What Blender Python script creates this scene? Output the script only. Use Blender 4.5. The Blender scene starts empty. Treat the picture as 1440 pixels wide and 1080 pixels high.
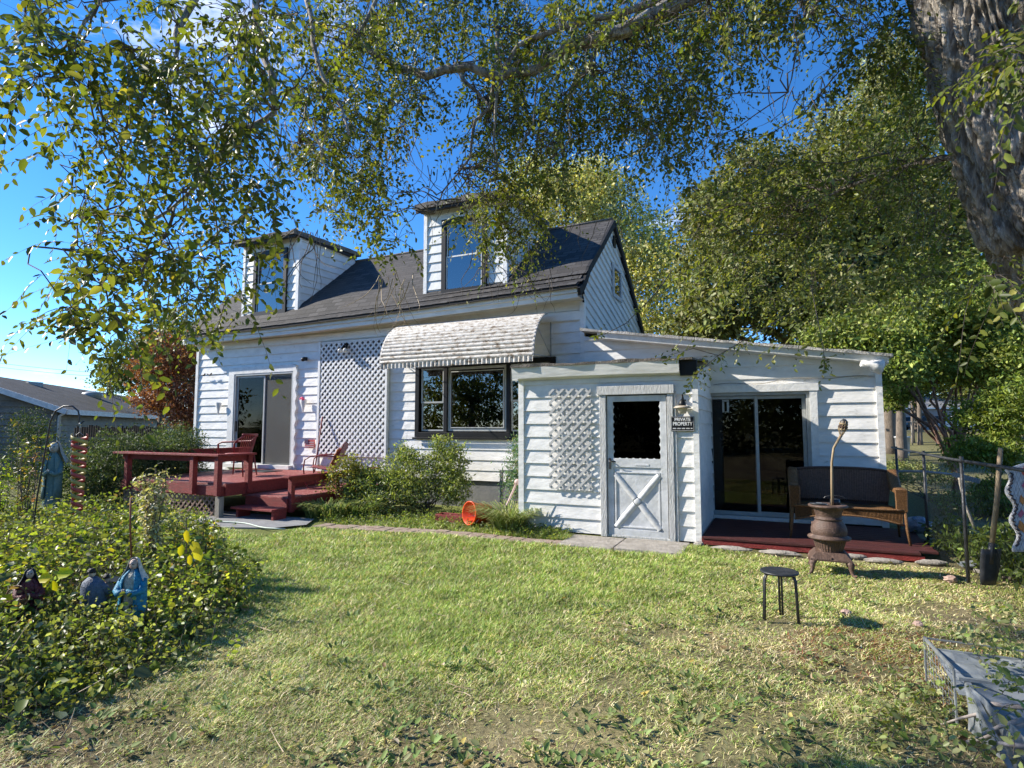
import bpy, math, random
import numpy as np
random.seed(7); RNG = np.random.default_rng(7)
S = bpy.context.scene; COL = S.collection
PI = math.pi
# ------------------------------------------------------------------ camera numbers
FPX = 800.0; YAW = math.radians(24.9); PIT = math.atan(62/800); EYE = 1.5
cF = np.array([-math.sin(YAW)*math.cos(PIT), math.cos(YAW)*math.cos(PIT), math.sin(PIT)])
cR = np.array([math.cos(YAW), math.sin(YAW), 0.0])
cU = np.array([math.sin(YAW)*math.sin(PIT), -math.cos(YAW)*math.sin(PIT), math.cos(PIT)])
def D(px, py, d):
    u = (px-720)/FPX; v = (540-py)/FPX
    p = (cF+u*cR+v*cU)*d; p[2] += EYE
    return p
def G(px, py, z=0.0):
    r = cF+(px-720)/FPX*cR+(540-py)/FPX*cU
    t = (z-EYE)/r[2]; p = r*t; p[2] += EYE
    return p
def YP(px, py, y):
    r = cF+(px-720)/FPX*cR+(540-py)/FPX*cU
    t = y/r[1]; p = r*t; p[2] += EYE
    return p
SUN = np.array([-1.0, -0.30, 0.665]); SUN /= np.linalg.norm(SUN)

# ------------------------------------------------------------------ objects
def tag(o, label=None, cat=None, group=None, kind=None):
    if label: o['label'] = label
    if cat: o['category'] = cat
    if group: o['group'] = group
    if kind: o['kind'] = kind
    return o
def thing(name, label, cat, loc=(0, 0, 0), rz=0, group=None):
    o = bpy.data.objects.new(name, None); COL.objects.link(o)
    o.location = loc; o.rotation_euler = (0, 0, rz); o.empty_display_size = .1
    return tag(o, label, cat, group)
def root_loc(p):
    while p.parent: p = p.parent
    return np.array(p.location)
def link_mesh(name, me, mat, parent=None, world=True):
    o = bpy.data.objects.new(name, me); COL.objects.link(o)
    if mat is not None:
        for m in (mat if isinstance(mat, (list, tuple)) else [mat]): me.materials.append(m)
    if parent:
        o.parent = parent
        if world:
            L = root_loc(parent); n = len(me.vertices)
            co = np.empty(n*3, 'f'); me.vertices.foreach_get('co', co)
            co = (co.reshape(-1, 3)-L).astype('f').ravel(); me.vertices.foreach_set('co', co); me.update()
    return o
def nrm(v):
    v = np.asarray(v, float); return v/(np.linalg.norm(v)+1e-12)
class MB:
    def __init__(s): s.v = []; s.f = []; s.uv = []; s.m = []; s.sm = []
    def poly(s, pts, uv=None, m=0, smooth=False):
        i = len(s.v); s.v += [tuple(map(float, p)) for p in pts]
        s.f.append(tuple(range(i, i+len(pts)))); s.m.append(m); s.sm.append(smooth)
        s.uv.append(uv if uv else [(0, 0)]*len(pts)); return s
    def mesh(s, vs, fs, m=0, smooth=False):
        i = len(s.v); s.v += [tuple(map(float, p)) for p in vs]
        for f in fs:
            s.f.append(tuple(i+k for k in f)); s.m.append(m); s.sm.append(smooth); s.uv.append([(0, 0)]*len(f))
        return s
    def box(s, x0, x1, y0, y1, z0, z1, m=0, b=0.0):
        if x0 > x1: x0, x1 = x1, x0
        if y0 > y1: y0, y1 = y1, y0
        if z0 > z1: z0, z1 = z1, z0
        vs = [(x, y, z) for z in (z0, z1) for y in (y0, y1) for x in (x0, x1)]
        return s.mesh(vs, [(0, 2, 3, 1), (4, 5, 7, 6), (0, 1, 5, 4), (2, 6, 7, 3), (0, 4, 6, 2), (1, 3, 7, 5)], m)
    def bar(s, a, b, w, h, up=(0, 0, 1), m=0, w2=None, h2=None):
        a = np.array(a, float); b = np.array(b, float); d = nrm(b-a); up = np.array(up, float)
        if abs(np.dot(d, nrm(up))) > .98: up = np.array([0, 1.0, 0])
        r = nrm(np.cross(d, up)); u = np.cross(r, d); w2 = w2 or w; h2 = h2 or h
        vs = [a+r*sx*w/2+u*sz*h/2 for sx, sz in ((-1, -1), (1, -1), (1, 1), (-1, 1))]
        vs += [b+r*sx*w2/2+u*sz*h2/2 for sx, sz in ((-1, -1), (1, -1), (1, 1), (-1, 1))]
        return s.mesh(vs, [(0, 1, 2, 3), (7, 6, 5, 4), (0, 4, 5, 1), (1, 5, 6, 2), (2, 6, 7, 3), (3, 7, 4, 0)], m)
    def tube(s, pts, rad, n=8, m=0, jit=0, cap=True):
        pts = [np.array(p, float) for p in pts]
        if not hasattr(rad, '__len__'): rad = [rad]*len(pts)
        vs = []; fs = []; r = None
        for i, p in enumerate(pts):
            t = nrm(pts[min(i+1, len(pts)-1)]-pts[max(i-1, 0)])
            if r is None:
                r = np.cross(t, (0, 0, 1)) if abs(t[2]) < .95 else np.cross(t, (1, 0, 0))
            r = nrm(r-t*np.dot(r, t)); q = np.cross(t, r)
            for k in range(n):
                a = 2*PI*k/n; R = rad[i]*(1+(random.uniform(-jit, jit) if jit else 0))
                vs.append(p+(r*math.cos(a)+q*math.sin(a))*R)
        for i in range(len(pts)-1):
            for k in range(n):
                a = i*n+k; b = i*n+(k+1) % n; fs.append((a, b, b+n, a+n))
        if cap:
            fs.append(tuple(range(n-1, -1, -1))); o = (len(pts)-1)*n; fs.append(tuple(range(o, o+n)))
        return s.mesh(vs, fs, m, n > 5)
    def lathe(s, prof, c=(0, 0, 0), n=28, m=0, sx=1, sy=1, rib=0, smooth=True):
        vs = []; fs = []
        for (r, z) in prof:
            for k in range(n):
                a = 2*PI*k/n; rr = r*(1+(rib if k % 2 else 0))
                vs.append((c[0]+rr*math.cos(a)*sx, c[1]+rr*math.sin(a)*sy, c[2]+z))
        for i in range(len(prof)-1):
            for k in range(n):
                a = i*n+k; b = i*n+(k+1) % n; fs.append((a, b, b+n, a+n))
        return s.mesh(vs, fs, m, smooth)
    def ball(s, c, rx, ry=None, rz=None, n=14, m=0, jit=0):
        ry = ry or rx; rz = rz or rx
        prof = [(max(math.sin(PI*i/8), .001), -math.cos(PI*i/8)) for i in range(9)]
        vs = []; fs = []
        for (r, z) in prof:
            for k in range(n):
                a = 2*PI*k/n; j = 1+(random.uniform(-jit, jit) if jit else 0)
                vs.append((c[0]+r*math.cos(a)*rx*j, c[1]+r*math.sin(a)*ry*j, c[2]+z*rz*j))
        for i in range(8):
            for k in range(n):
                a = i*n+k; b = i*n+(k+1) % n; fs.append((a, b, b+n, a+n))
        return s.mesh(vs, fs, m, jit == 0)
    def grid(s, pts2d, m=0, smooth=True, thick=None):
        h = len(pts2d); w = len(pts2d[0]); vs = [p for row in pts2d for p in row]
        fs = [(i*w+j, i*w+j+1, (i+1)*w+j+1, (i+1)*w+j) for i in range(h-1) for j in range(w-1)]
        return s.mesh(vs, fs, m, smooth)
    def build(s, name, mat, parent=None, world=True, bevel=0, solid=0):
        me = bpy.data.meshes.new(name); me.from_pydata(s.v, [], s.f)
        uvl = me.uv_layers.new(name='UVMap'); flat = [c for u in s.uv for p in u for c in p]
        uvl.data.foreach_set('uv', flat)
        me.polygons.foreach_set('material_index', s.m); me.polygons.foreach_set('use_smooth', s.sm)
        me.update()
        o = link_mesh(name, me, mat, parent, world)
        if solid:
            d = o.modifiers.new('t', 'SOLIDIFY'); d.thickness = solid; d.offset = 0
        if bevel:
            d = o.modifiers.new('b', 'BEVEL'); d.width = bevel; d.segments = 2; d.limit_method = 'ANGLE'
        return o

# ------------------------------------------------------------------ materials
def newmat(name):
    m = bpy.data.materials.new(name); m.use_nodes = True; nt = m.node_tree
    return m, nt, nt.nodes['Principled BSDF']
def N(nt, t, **kw):
    n = nt.nodes.new(t)
    for k, v in kw.items():
        if k in n.inputs.keys(): n.inputs[k].default_value = v
        else: setattr(n, k, v)
    return n
def rgba(c): return (c[0], c[1], c[2], 1)
def pm(name, c1, c2=None, sc=6, rough=.6, bump=0, bsc=40, spec=.35, metal=0, c3=None, sc3=1.2, lo=.4, hi=.65, stretch=None, th3=.6):
    m, nt, p = newmat(name); L = nt.links.new
    tc = N(nt, 'ShaderNodeTexCoord'); co = tc.outputs['Object']
    if stretch:
        mp = N(nt, 'ShaderNodeMapping'); mp.inputs['Scale'].default_value = stretch; L(co, mp.inputs['Vector']); co = mp.outputs[0]
    p.inputs['Roughness'].default_value = rough; p.inputs['Metallic'].default_value = metal
    p.inputs['Specular IOR Level'].default_value = spec; p.inputs['Base Color'].default_value = rgba(c1)
    last = None
    if c2:
        n = N(nt, 'ShaderNodeTexNoise', Scale=sc, Detail=8.0, Roughness=.65); L(co, n.inputs['Vector'])
        r = N(nt, 'ShaderNodeMapRange'); r.inputs[1].default_value = lo; r.inputs[2].default_value = hi; L(n.outputs[0], r.inputs[0])
        x = N(nt, 'ShaderNodeMixRGB'); x.inputs[1].default_value = rgba(c1); x.inputs[2].default_value = rgba(c2); L(r.outputs[0], x.inputs[0]); last = x.outputs[0]
        if c3:
            n = N(nt, 'ShaderNodeTexNoise', Scale=sc3, Detail=10.0, Roughness=.75); L(co, n.inputs['Vector'])
            r = N(nt, 'ShaderNodeMapRange'); r.inputs[1].default_value = th3; r.inputs[2].default_value = th3+.1; L(n.outputs[0], r.inputs[0])
            y = N(nt, 'ShaderNodeMixRGB'); y.inputs[2].default_value = rgba(c3); L(last, y.inputs[1]); L(r.outputs[0], y.inputs[0]); last = y.outputs[0]
        L(last, p.inputs['Base Color'])
    if bump:
        n = N(nt, 'ShaderNodeTexNoise', Scale=bsc, Detail=6.0); L(co, n.inputs['Vector'])
        b = N(nt, 'ShaderNodeBump', Strength=bump, Distance=.02); L(n.outputs[0], b.inputs['Height']); L(b.outputs[0], p.inputs['Normal'])
    return m
def leafmat(name, trans=.35, rough=.45, tint=(1.38, 1.35, .42)):
    m, nt, p = newmat(name); L = nt.links.new
    a = N(nt, 'ShaderNodeAttribute', attribute_name='col')
    p.inputs['Roughness'].default_value = rough; p.inputs['Specular IOR Level'].default_value = .3
    L(a.outputs['Color'], p.inputs['Base Color'])
    t = N(nt, 'ShaderNodeBsdfTranslucent')
    mm = N(nt, 'ShaderNodeMixRGB', blend_type='MULTIPLY'); mm.inputs[0].default_value = 1; mm.inputs[2].default_value = rgba(tint)
    L(a.outputs['Color'], mm.inputs[1]); L(mm.outputs[0], t.inputs['Color'])
    x = N(nt, 'ShaderNodeMixShader'); x.inputs[0].default_value = trans
    L(p.outputs[0], x.inputs[1]); L(t.outputs[0], x.inputs[2]); L(x.outputs[0], nt.nodes['Material Output'].inputs['Surface'])
    return m
def glassmat(name, tint=.9, refl=.9, wavy=.02, ior=1.5):
    m, nt, p = newmat(name); L = nt.links.new
    g = N(nt, 'ShaderNodeBsdfGlossy'); g.inputs['Roughness'].default_value = 0.01; g.inputs['Color'].default_value = (refl, refl, refl, 1)
    t = N(nt, 'ShaderNodeBsdfTransparent'); t.inputs['Color'].default_value = (tint, tint, tint, 1)
    f = N(nt, 'ShaderNodeFresnel'); f.inputs['IOR'].default_value = ior
    tc = N(nt, 'ShaderNodeTexCoord'); n = N(nt, 'ShaderNodeTexNoise', Scale=1.3, Detail=1.0); L(tc.outputs['Object'], n.inputs['Vector'])
    b = N(nt, 'ShaderNodeBump', Strength=wavy, Distance=.1); L(n.outputs[0], b.inputs['Height']); L(b.outputs[0], g.inputs['Normal'])
    x = N(nt, 'ShaderNodeMixShader'); L(f.outputs[0], x.inputs[0]); L(t.outputs[0], x.inputs[1]); L(g.outputs[0], x.inputs[2])
    L(x.outputs[0], nt.nodes['Material Output'].inputs['Surface']); return m
def shingle(name, c1, c2, c3, bw=.30, rh=.13):
    m, nt, p = newmat(name); L = nt.links.new
    uv = N(nt, 'ShaderNodeTexCoord')
    b = N(nt, 'ShaderNodeTexBrick', Scale=1.0); b.inputs['Color1'].default_value = rgba(c1); b.inputs['Color2'].default_value = rgba(c2)
    b.inputs['Mortar'].default_value = rgba([q*.16 for q in c1]); b.inputs['Mortar Size'].default_value = .013; b.inputs['Bias'].default_value = 0.1
    b.inputs['Brick Width'].default_value = bw; b.inputs['Row Height'].default_value = rh; L(uv.outputs['UV'], b.inputs['Vector'])
    n = N(nt, 'ShaderNodeTexNoise', Scale=1.1, Detail=8.0); L(uv.outputs['UV'], n.inputs['Vector'])
    r = N(nt, 'ShaderNodeMapRange'); r.inputs[1].default_value = .45; r.inputs[2].default_value = .7; L(n.outputs[0], r.inputs[0])
    x = N(nt, 'ShaderNodeMixRGB'); x.inputs[2].default_value = rgba(c3); L(b.outputs[0], x.inputs[1]); L(r.outputs[0], x.inputs[0])
    n2 = N(nt, 'ShaderNodeTexNoise', Scale=90.0, Detail=3.0); L(uv.outputs['UV'], n2.inputs['Vector'])
    r2 = N(nt, 'ShaderNodeMapRange'); r2.inputs[3].default_value = .55; r2.inputs[4].default_value = 1.45; L(n2.outputs[0], r2.inputs[0])
    y = N(nt, 'ShaderNodeMixRGB', blend_type='MULTIPLY'); y.inputs[0].default_value = 1; L(x.outputs[0], y.inputs[1]); L(r2.outputs[0], y.inputs[2])
    L(y.outputs[0], p.inputs['Base Color']); p.inputs['Roughness'].default_value = .85
    bb = N(nt, 'ShaderNodeBump', Strength=.7, Distance=.02); L(b.outputs['Fac'], bb.inputs['Height']); bb.invert = True
    b2 = N(nt, 'ShaderNodeBump', Strength=.5, Distance=.01); L(n2.outputs[0], b2.inputs['Height']); L(bb.outputs[0], b2.inputs['Normal']); L(b2.outputs[0], p.inputs['Normal'])
    return m
M = {}
M['siding'] = pm('white_siding', (.79, .775, .745), (.67, .66, .63), sc=3, rough=.42, bump=.55, bsc=5, spec=.4, c3=(.40, .38, .33), sc3=6, th3=.61, stretch=(1, 1, 2.2))
M['siding_up'] = pm('upper_siding', (.70, .70, .67), (.60, .605, .58), sc=3, rough=.45, bump=.25, bsc=5, spec=.4, c3=(.42, .44, .40), sc3=5, th3=.68)
M['fascia'] = pm('fascia_paint', (.74, .73, .69), (.58, .57, .52), sc=2.5, rough=.5, bump=.3, bsc=8, c3=(.36, .33, .27), sc3=9, th3=.62, stretch=(.6, 1, 3))
M['trim'] = pm('trim_white', (.78, .77, .74), (.62, .62, .60), sc=7, rough=.5, bump=.2, bsc=25, c3=(.4, .38, .34), sc3=14, th3=.66)
M['oldwood'] = pm('weathered_white_wood', (.55, .55, .54), (.38, .38, .37), sc=9, rough=.7, bump=.5, bsc=30, c3=(.25, .24, .22), sc3=22, th3=.6, stretch=(3, 3, .5))
M['door'] = pm('door_paint', (.62, .63, .64), (.46, .47, .47), sc=5, rough=.5, bump=.6, bsc=7, c3=(.3, .29, .27), sc3=16, th3=.64)
M['alu'] = pm('aluminium_frame', (.42, .43, .42), (.33, .34, .33), sc=10, rough=.4, spec=.5)
M['black'] = pm('black_frame', (.007, .007, .007), (.012, .012, .012), rough=.45, spec=.3)
M['darkedge'] = pm('dark_rake_board', (.01, .01, .011), (.025, .023, .022), sc=14, rough=.7)
M['roof'] = shingle('grey_shingles', (.066, .062, .060), (.020, .0195, .020), (.046, .040, .037))
M['roofold'] = pm('mossy_roof_edge', (.17, .15, .13), (.08, .07, .06), sc=18, rough=.9, bump=.8, bsc=50, c3=(.42, .40, .36), sc3=20, th3=.6)
M['foot'] = pm('grey_foundation', (.16, .165, .17), (.22, .22, .22), sc=5, rough=.9, bump=.3)
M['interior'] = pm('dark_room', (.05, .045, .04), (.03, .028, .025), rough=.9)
M['glass'] = glassmat('window_glass', .5, .95, .02, 2.3)
M['glassd'] = glassmat('door_glass', .72, .6, .02, 1.42)
M['glassu'] = glassmat('upper_glass', .6, 1.0, .03, 2.6)
M['awning'] = pm('awning_metal', (.62, .60, .56), (.40, .35, .28), sc=14, rough=.5, bump=.2, bsc=30, c3=(.17, .12, .075), sc3=9, th3=.51, stretch=(.8, 1.6, 1.6))
M['lattice'] = pm('lattice_white', (.78, .78, .77), (.66, .66, .64), sc=12, rough=.6)
M['latticeg'] = pm('lattice_grey', (.50, .495, .48), (.40, .395, .38), sc=12, rough=.6)
M['red'] = pm('red_deck_paint', (.25, .032, .028), (.15, .022, .02), sc=9, rough=.62, bump=.5, bsc=40, c3=(.34, .12, .10), sc3=12, th3=.58, stretch=(1, 4, 4))
M['redtop'] = pm('red_deck_boards', (.28, .07, .06), (.19, .042, .038), sc=6, rough=.6, bump=.4, bsc=40, c3=(.42, .24, .20), sc3=9, th3=.52, stretch=(1, 5, 4))
M['redchair'] = pm('red_chair_paint', (.22, .035, .035), (.16, .025, .025), sc=14, rough=.4)
M['greywood'] = pm('grey_wood', (.30, .27, .22), (.18, .165, .14), sc=9, rough=.85, bump=.4, c3=(.12, .11, .1), sc3=12, stretch=(4, 4, .6))
M['concrete'] = pm('concrete', (.25, .25, .25), (.19, .19, .19), sc=4, rough=.9, bump=.4, bsc=90)
M['brick'] = pm('path_brick', (.30, .22, .17), (.22, .17, .13), sc=5, rough=.9, bump=.5, bsc=50, c3=(.36, .31, .24), sc3=6, th3=.52)
M['stone'] = pm('pale_stone', (.34, .31, .27), (.22, .2, .17), sc=7, rough=.9, bump=.6, bsc=30)
M['rust'] = pm('rusty_cast_iron', (.10, .060, .044), (.06, .037, .028), sc=10, rough=.62, bump=.35, bsc=60, c3=(.20, .13, .10), sc3=8, th3=.55, spec=.4)
M['wick'] = pm('honey_wicker', (.21, .105, .038), (.10, .045, .015), sc=60, rough=.5, bump=.9, bsc=120, c3=(.12, .06, .025), sc3=5)
M['wickl'] = pm('light_brown_strand', (.20, .115, .08), (.12, .07, .05), sc=40, rough=.55)
M['wickd'] = pm('brown_wicker', (.10, .055, .04), (.06, .035, .027), sc=60, rough=.6, bump=.9, bsc=120)
M['blackmetal'] = pm('black_metal', (.022, .024, .028), (.04, .042, .045), sc=20, rough=.45, spec=.5, bump=.1)
M['bamboo'] = pm('bamboo', (.33, .25, .15), (.24, .17, .1), sc=12, rough=.6)
M['galv'] = pm('galvanised_metal', (.30, .325, .345), (.18, .20, .215), sc=5, rough=.45, spec=.5, metal=.35, bump=.1, c3=(.20, .22, .23), sc3=7)
M['bark'] = pm('elm_bark', (.30, .265, .22), (.12, .10, .08), sc=11, rough=.95, bump=1.0, bsc=34, c3=(.46, .43, .38), sc3=7, th3=.54, stretch=(1.7, 1.7, .5), lo=.44, hi=.58)
M['twig'] = pm('twig_bark', (.13, .105, .085), (.075, .062, .05), sc=20, rough=.9)
M['barkbg'] = pm('grey_bark', (.20, .16, .125), (.11, .09, .07), sc=9, rough=.95, bump=.6, stretch=(3, 3, .6))
M['pinkbark'] = pm('pink_brown_bark', (.30, .18, .14), (.18, .11, .09), sc=9, rough=.9, bump=.5)
M['leaf'] = leafmat('leaf_green', .42, .42)
M['weed'] = leafmat('weed_leaf', .3, .65)
M['leaffar'] = leafmat('leaf_far', .3, .6)
M['grassblade'] = leafmat('grass_blade', .3, .55, (1.2, 1.15, .7))
def cmat(name, c, rough=.5, c2=None): return pm(name, c, c2 or tuple(q*.75 for q in c), sc=12, rough=rough)

# ------------------------------------------------------------------ leaves
def leaf_object(name, P, A, Nn, Ln, Wd, C, mat, parent=None, fold=.16, simple=False):
    P = np.asarray(P, float); n = len(P)
    A = A/np.linalg.norm(A, axis=1, keepdims=True)
    T = np.cross(Nn, A); T /= (np.linalg.norm(T, axis=1, keepdims=True)+1e-9); Nn = np.cross(A, T)
    if simple: tpl = [(0, 0, 0), (.45, .5, fold), (1, 0, 0), (.45, -.5, fold)]; fc = [(0, 3, 2, 1)]
    else: tpl = [(0, 0, 0), (.28, .46, fold), (.68, .40, fold*.7), (1, 0, -.06), (.68, -.40, fold*.7), (.28, -.46, fold)]; fc = [(0, 5, 4, 3), (0, 3, 2, 1)]
    k = len(tpl); V = np.empty((n, k, 3))
    Ln = np.asarray(Ln)[:, None]; Wd = np.asarray(Wd)[:, None]
    for i, (a, b, c) in enumerate(tpl): V[:, i] = P+A*(a*Ln)+T*(b*Wd)+Nn*(c*Wd)
    F = np.array(fc)[None]+(np.arange(n)*k)[:, None, None]
    return raw_mesh(name, V.reshape(-1, 3), F.reshape(-1, 4), np.repeat(C, k, axis=0), mat, parent)
def raw_mesh(name, V, F, C, mat, parent=None, smooth=False):
    me = bpy.data.meshes.new(name); nf, k = F.shape
    me.vertices.add(len(V)); me.vertices.foreach_set('co', V.astype('f').ravel())
    me.loops.add(nf*k); me.loops.foreach_set('vertex_index', F.astype('i').ravel())
    me.polygons.add(nf); me.polygons.foreach_set('loop_start', np.arange(nf, dtype='i')*k)
    try: me.polygons.foreach_set('loop_total', np.full(nf, k, 'i'))
    except Exception: pass
    if C is not None:
        at = me.attributes.new('col', 'FLOAT_COLOR', 'POINT')
        at.data.foreach_set('color', np.concatenate([C, np.ones((len(C), 1))], 1).astype('f').ravel())
    if smooth: me.polygons.foreach_set('use_smooth', np.ones(nf, bool))
    me.update(calc_edges=True); return link_mesh(name, me, mat, parent)
def rdir(n, zb=0.0, zs=1.0):
    v = RNG.normal(size=(n, 3)); v[:, 2] = v[:, 2]*zs+zb; return v/np.linalg.norm(v, axis=1, keepdims=True)
def palette(n, cols, w=None, jit=.18):
    cols = np.array(cols, float); idx = RNG.choice(len(cols), n, p=None if w is None else np.array(w)/sum(w))
    return np.clip(cols[idx]*(1+RNG.normal(0, jit, (n, 1)))*(1+RNG.normal(0, .05, (n, 3))), .004, 1)
def blob_points(blobs, n, sub, spread, shell=.45):
    """leaf positions in clumps inside ellipsoids: (cx,cy,cz,rx,ry,rz,w)"""
    w = np.array([b[6] if len(b) > 6 else b[3]*b[4]*b[5] for b in blobs], float); w /= w.sum()
    ns = max(1, n//sub); bi = RNG.choice(len(blobs), ns, p=w); B = np.array([b[:6] for b in blobs], float)[bi]
    d = rdir(ns); r = shell+(1-shell)*RNG.random(ns)**.7
    c = B[:, :3]+d*B[:, 3:6]*r[:, None]*RNG.uniform(.82, 1.14, (ns, 1))
    P = np.repeat(c, sub, 0)+RNG.normal(0, 1, (ns*sub, 3))*spread*np.repeat(RNG.uniform(.5, 1.2, ns), sub)[:, None]*np.array([1, 1, .6])
    return P, c
def crown(name, blobs, n, size, cols, w=None, parent=None, sub=40, spread=.3, shell=.45, mat=None, simple=True, cj=.22, droop=-.25, wr=.6):
    P, c = blob_points(blobs, n, sub, spread, shell); m = len(P)
    C = palette(m, cols, w); C *= np.repeat(RNG.normal(1, cj, (len(c), 1)).clip(.5, 1.6), sub, 0)
    L = size*RNG.uniform(.6, 1.35, m)
    leaf_object(name, P, rdir(m, droop), rdir(m, .9), L, L*wr, C, mat or M['leaffar'], parent, simple=simple)
    return c
def limbs(mb, start, targets, r0, seed=0, bend=.15, n=6):
    for t in targets:
        a = np.array(start, float); b = np.array(t, float); L = np.linalg.norm(b-a); pts = [a]
        for k in range(1, 5):
            f = k/5; pts.append(a+(b-a)*f+np.array([random.uniform(-1, 1), random.uniform(-1, 1), random.uniform(-.2, 1)*(1-f)])*L*bend*.5)
        pts.append(b); mb.tube(pts, [r0*(1-.8*i/5) for i in range(6)], n)
def bg_tree(name, label, base, th, tr, blobs, n, size, cols, w=None, bark='barkbg', cat='tree', group=None, sub=40, spread=.35, shell=.4, lean=(0, 0), nl=8):
    base = np.array(base, float); t = thing(name, label, cat, tuple(base), group=group)
    mb = MB(); top = base+np.array([lean[0], lean[1], th])
    mb.tube([base-np.array([0, 0, .2]), base+(top-base)*.06, base+(top-base)*.4+np.array([.05, .02, 0]), top], [tr*1.5, tr*1.1, tr*.9, tr*.65], 10, jit=.08)
    mb.build('trunk', M[bark], t)
    c = crown('crown', blobs, n, size, cols, w, t, sub, spread, shell)
    lb = MB(); bc = [b[:3] for b in blobs]
    limbs(lb, top, bc, tr*.55)
    idx = RNG.choice(len(c), min(nl*4, len(c)), replace=False)
    for i in idx:
        j = min(range(len(bc)), key=lambda q: np.linalg.norm(np.array(bc[q])-c[i]))
        limbs(lb, bc[j], [c[i]], tr*.16, n=4)
    lb.build('branch', M[bark], t)
    return t

# ------------------------------------------------------------------ value noise (albedo patches)
_tab = np.random.default_rng(3).random((256, 256))
def vn(x, y, s):
    x = np.asarray(x)*s+100; y = np.asarray(y)*s+100; xi = np.floor(x).astype(int); yi = np.floor(y).astype(int); fx = x-xi; fy = y-yi
    fx = fx*fx*(3-2*fx); fy = fy*fy*(3-2*fy); g = lambda a, b: _tab[a % 256, b % 256]
    return (g(xi, yi)*(1-fx)+g(xi+1, yi)*fx)*(1-fy)+(g(xi, yi+1)*(1-fx)+g(xi+1, yi+1)*fx)*fy
def fbm(x, y, s): return .55*vn(x, y, s)+.3*vn(x, y, s*2.3)+.15*vn(x, y, s*5.1)
def green(x, y):
    """1 = lush turf, 0 = dry or bare"""
    g = 1/(1+np.exp((x+.8+.25*(4.5-y))*2.2)); g = g*1/(1+np.exp((2.6-.15*x-y)*2.6))
    return np.clip(g*1.0+(fbm(x, y, .9)-.5)*1.0+.08+.14*(x > .2), 0, 1)
def gz(x, y):
    d = np.sqrt(np.asarray(x)**2+np.asarray(y)**2); t = np.clip((d-24)/26, 0, 1)
    return t*t*(3-2*t)*1.25

# ================================================================== SETTING
def build_ground():
    # one sheet: fine near the camera, coarse far away
    xs = np.concatenate([-np.geomspace(900, 12, 26), np.arange(-11.5, 6, .25), np.geomspace(6.5, 900, 28)])
    ys = np.concatenate([-np.geomspace(900, 4, 20), np.arange(-3.5, 12, .25), np.geomspace(12.5, 900, 30)])
    X, Y = np.meshgrid(xs, ys); Z = gz(X, Y)+np.where((abs(X) < 12) & (Y < 12) & (Y > -4), (fbm(X, Y, .8)-.5)*.05-.012, 0)
    V = np.stack([X, Y, Z], -1).reshape(-1, 3); h, w = X.shape
    i = (np.arange(h-1)[:, None]*w+np.arange(w-1)[None]).ravel()
    F = np.stack([i, i+1, i+w+1, i+w], 1)
    g = green(V[:, 0], V[:, 1]); far = np.clip((np.hypot(V[:, 0], V[:, 1])-13)/8, 0, 1)[:, None]
    soil = np.array([.12, .088, .062]); dry = np.array([.30, .25, .14]); gr = np.array([.16, .18, .055])
    k = np.clip(fbm(V[:, 0], V[:, 1], 1.7)*2-.5, 0, 1)[:, None]
    C = (soil*(1-k)+dry*k)*(1-g[:, None])+gr*g[:, None]
    C = C*(1-far)+(np.array([.15, .14, .065])*(.8+.5*k))*far
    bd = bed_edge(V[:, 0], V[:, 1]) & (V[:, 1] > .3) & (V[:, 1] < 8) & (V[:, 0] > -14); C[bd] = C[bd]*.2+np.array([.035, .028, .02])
    m, nt, p = newmat('lawn_soil'); L = nt.links.new
    a = N(nt, 'ShaderNodeAttribute', attribute_name='col'); tc = N(nt, 'ShaderNodeTexCoord')
    n = N(nt, 'ShaderNodeTexNoise', Scale=28.0, Detail=9.0, Roughness=.75); L(tc.outputs['Object'], n.inputs['Vector'])
    r = N(nt, 'ShaderNodeMapRange'); r.inputs[1].default_value = .3; r.inputs[2].default_value = .7; r.inputs[3].default_value = .35; r.inputs[4].default_value = 1.6; L(n.outputs[0], r.inputs[0])
    y = N(nt, 'ShaderNodeMixRGB', blend_type='MULTIPLY'); y.inputs[0].default_value = 1; L(a.outputs[0], y.inputs[1]); L(r.outputs[0], y.inputs[2]); L(y.outputs[0], p.inputs['Base Color'])
    p.inputs['Roughness'].default_value = .95; p.inputs['Specular IOR Level'].default_value = .1
    b = N(nt, 'ShaderNodeBump', Strength=.8, Distance=.03); L(n.outputs[0], b.inputs['Height']); L(b.outputs[0], p.inputs['Normal'])
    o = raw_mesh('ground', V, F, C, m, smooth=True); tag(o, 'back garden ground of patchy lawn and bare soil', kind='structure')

def in_paths(x, y):
    a = (y > path_front(x)-.0) & (y < path_front(x)+.36) & (x > -6.5) & (x < -1.2)
    b = (x > -10.2) & (x < -6.5) & (y > 5.95+(x+7.5)*-.12) & (y < 6.95)
    return a | b
def path_front(x): return 6.62+np.interp(x, [-6.7, -4.4, -1.9, -1.2], [0.0, .34, .26, .36])
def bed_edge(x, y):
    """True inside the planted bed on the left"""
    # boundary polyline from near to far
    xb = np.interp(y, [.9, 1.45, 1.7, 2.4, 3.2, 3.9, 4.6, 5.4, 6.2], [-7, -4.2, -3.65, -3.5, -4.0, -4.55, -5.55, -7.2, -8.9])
    return x < xb-.0

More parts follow.
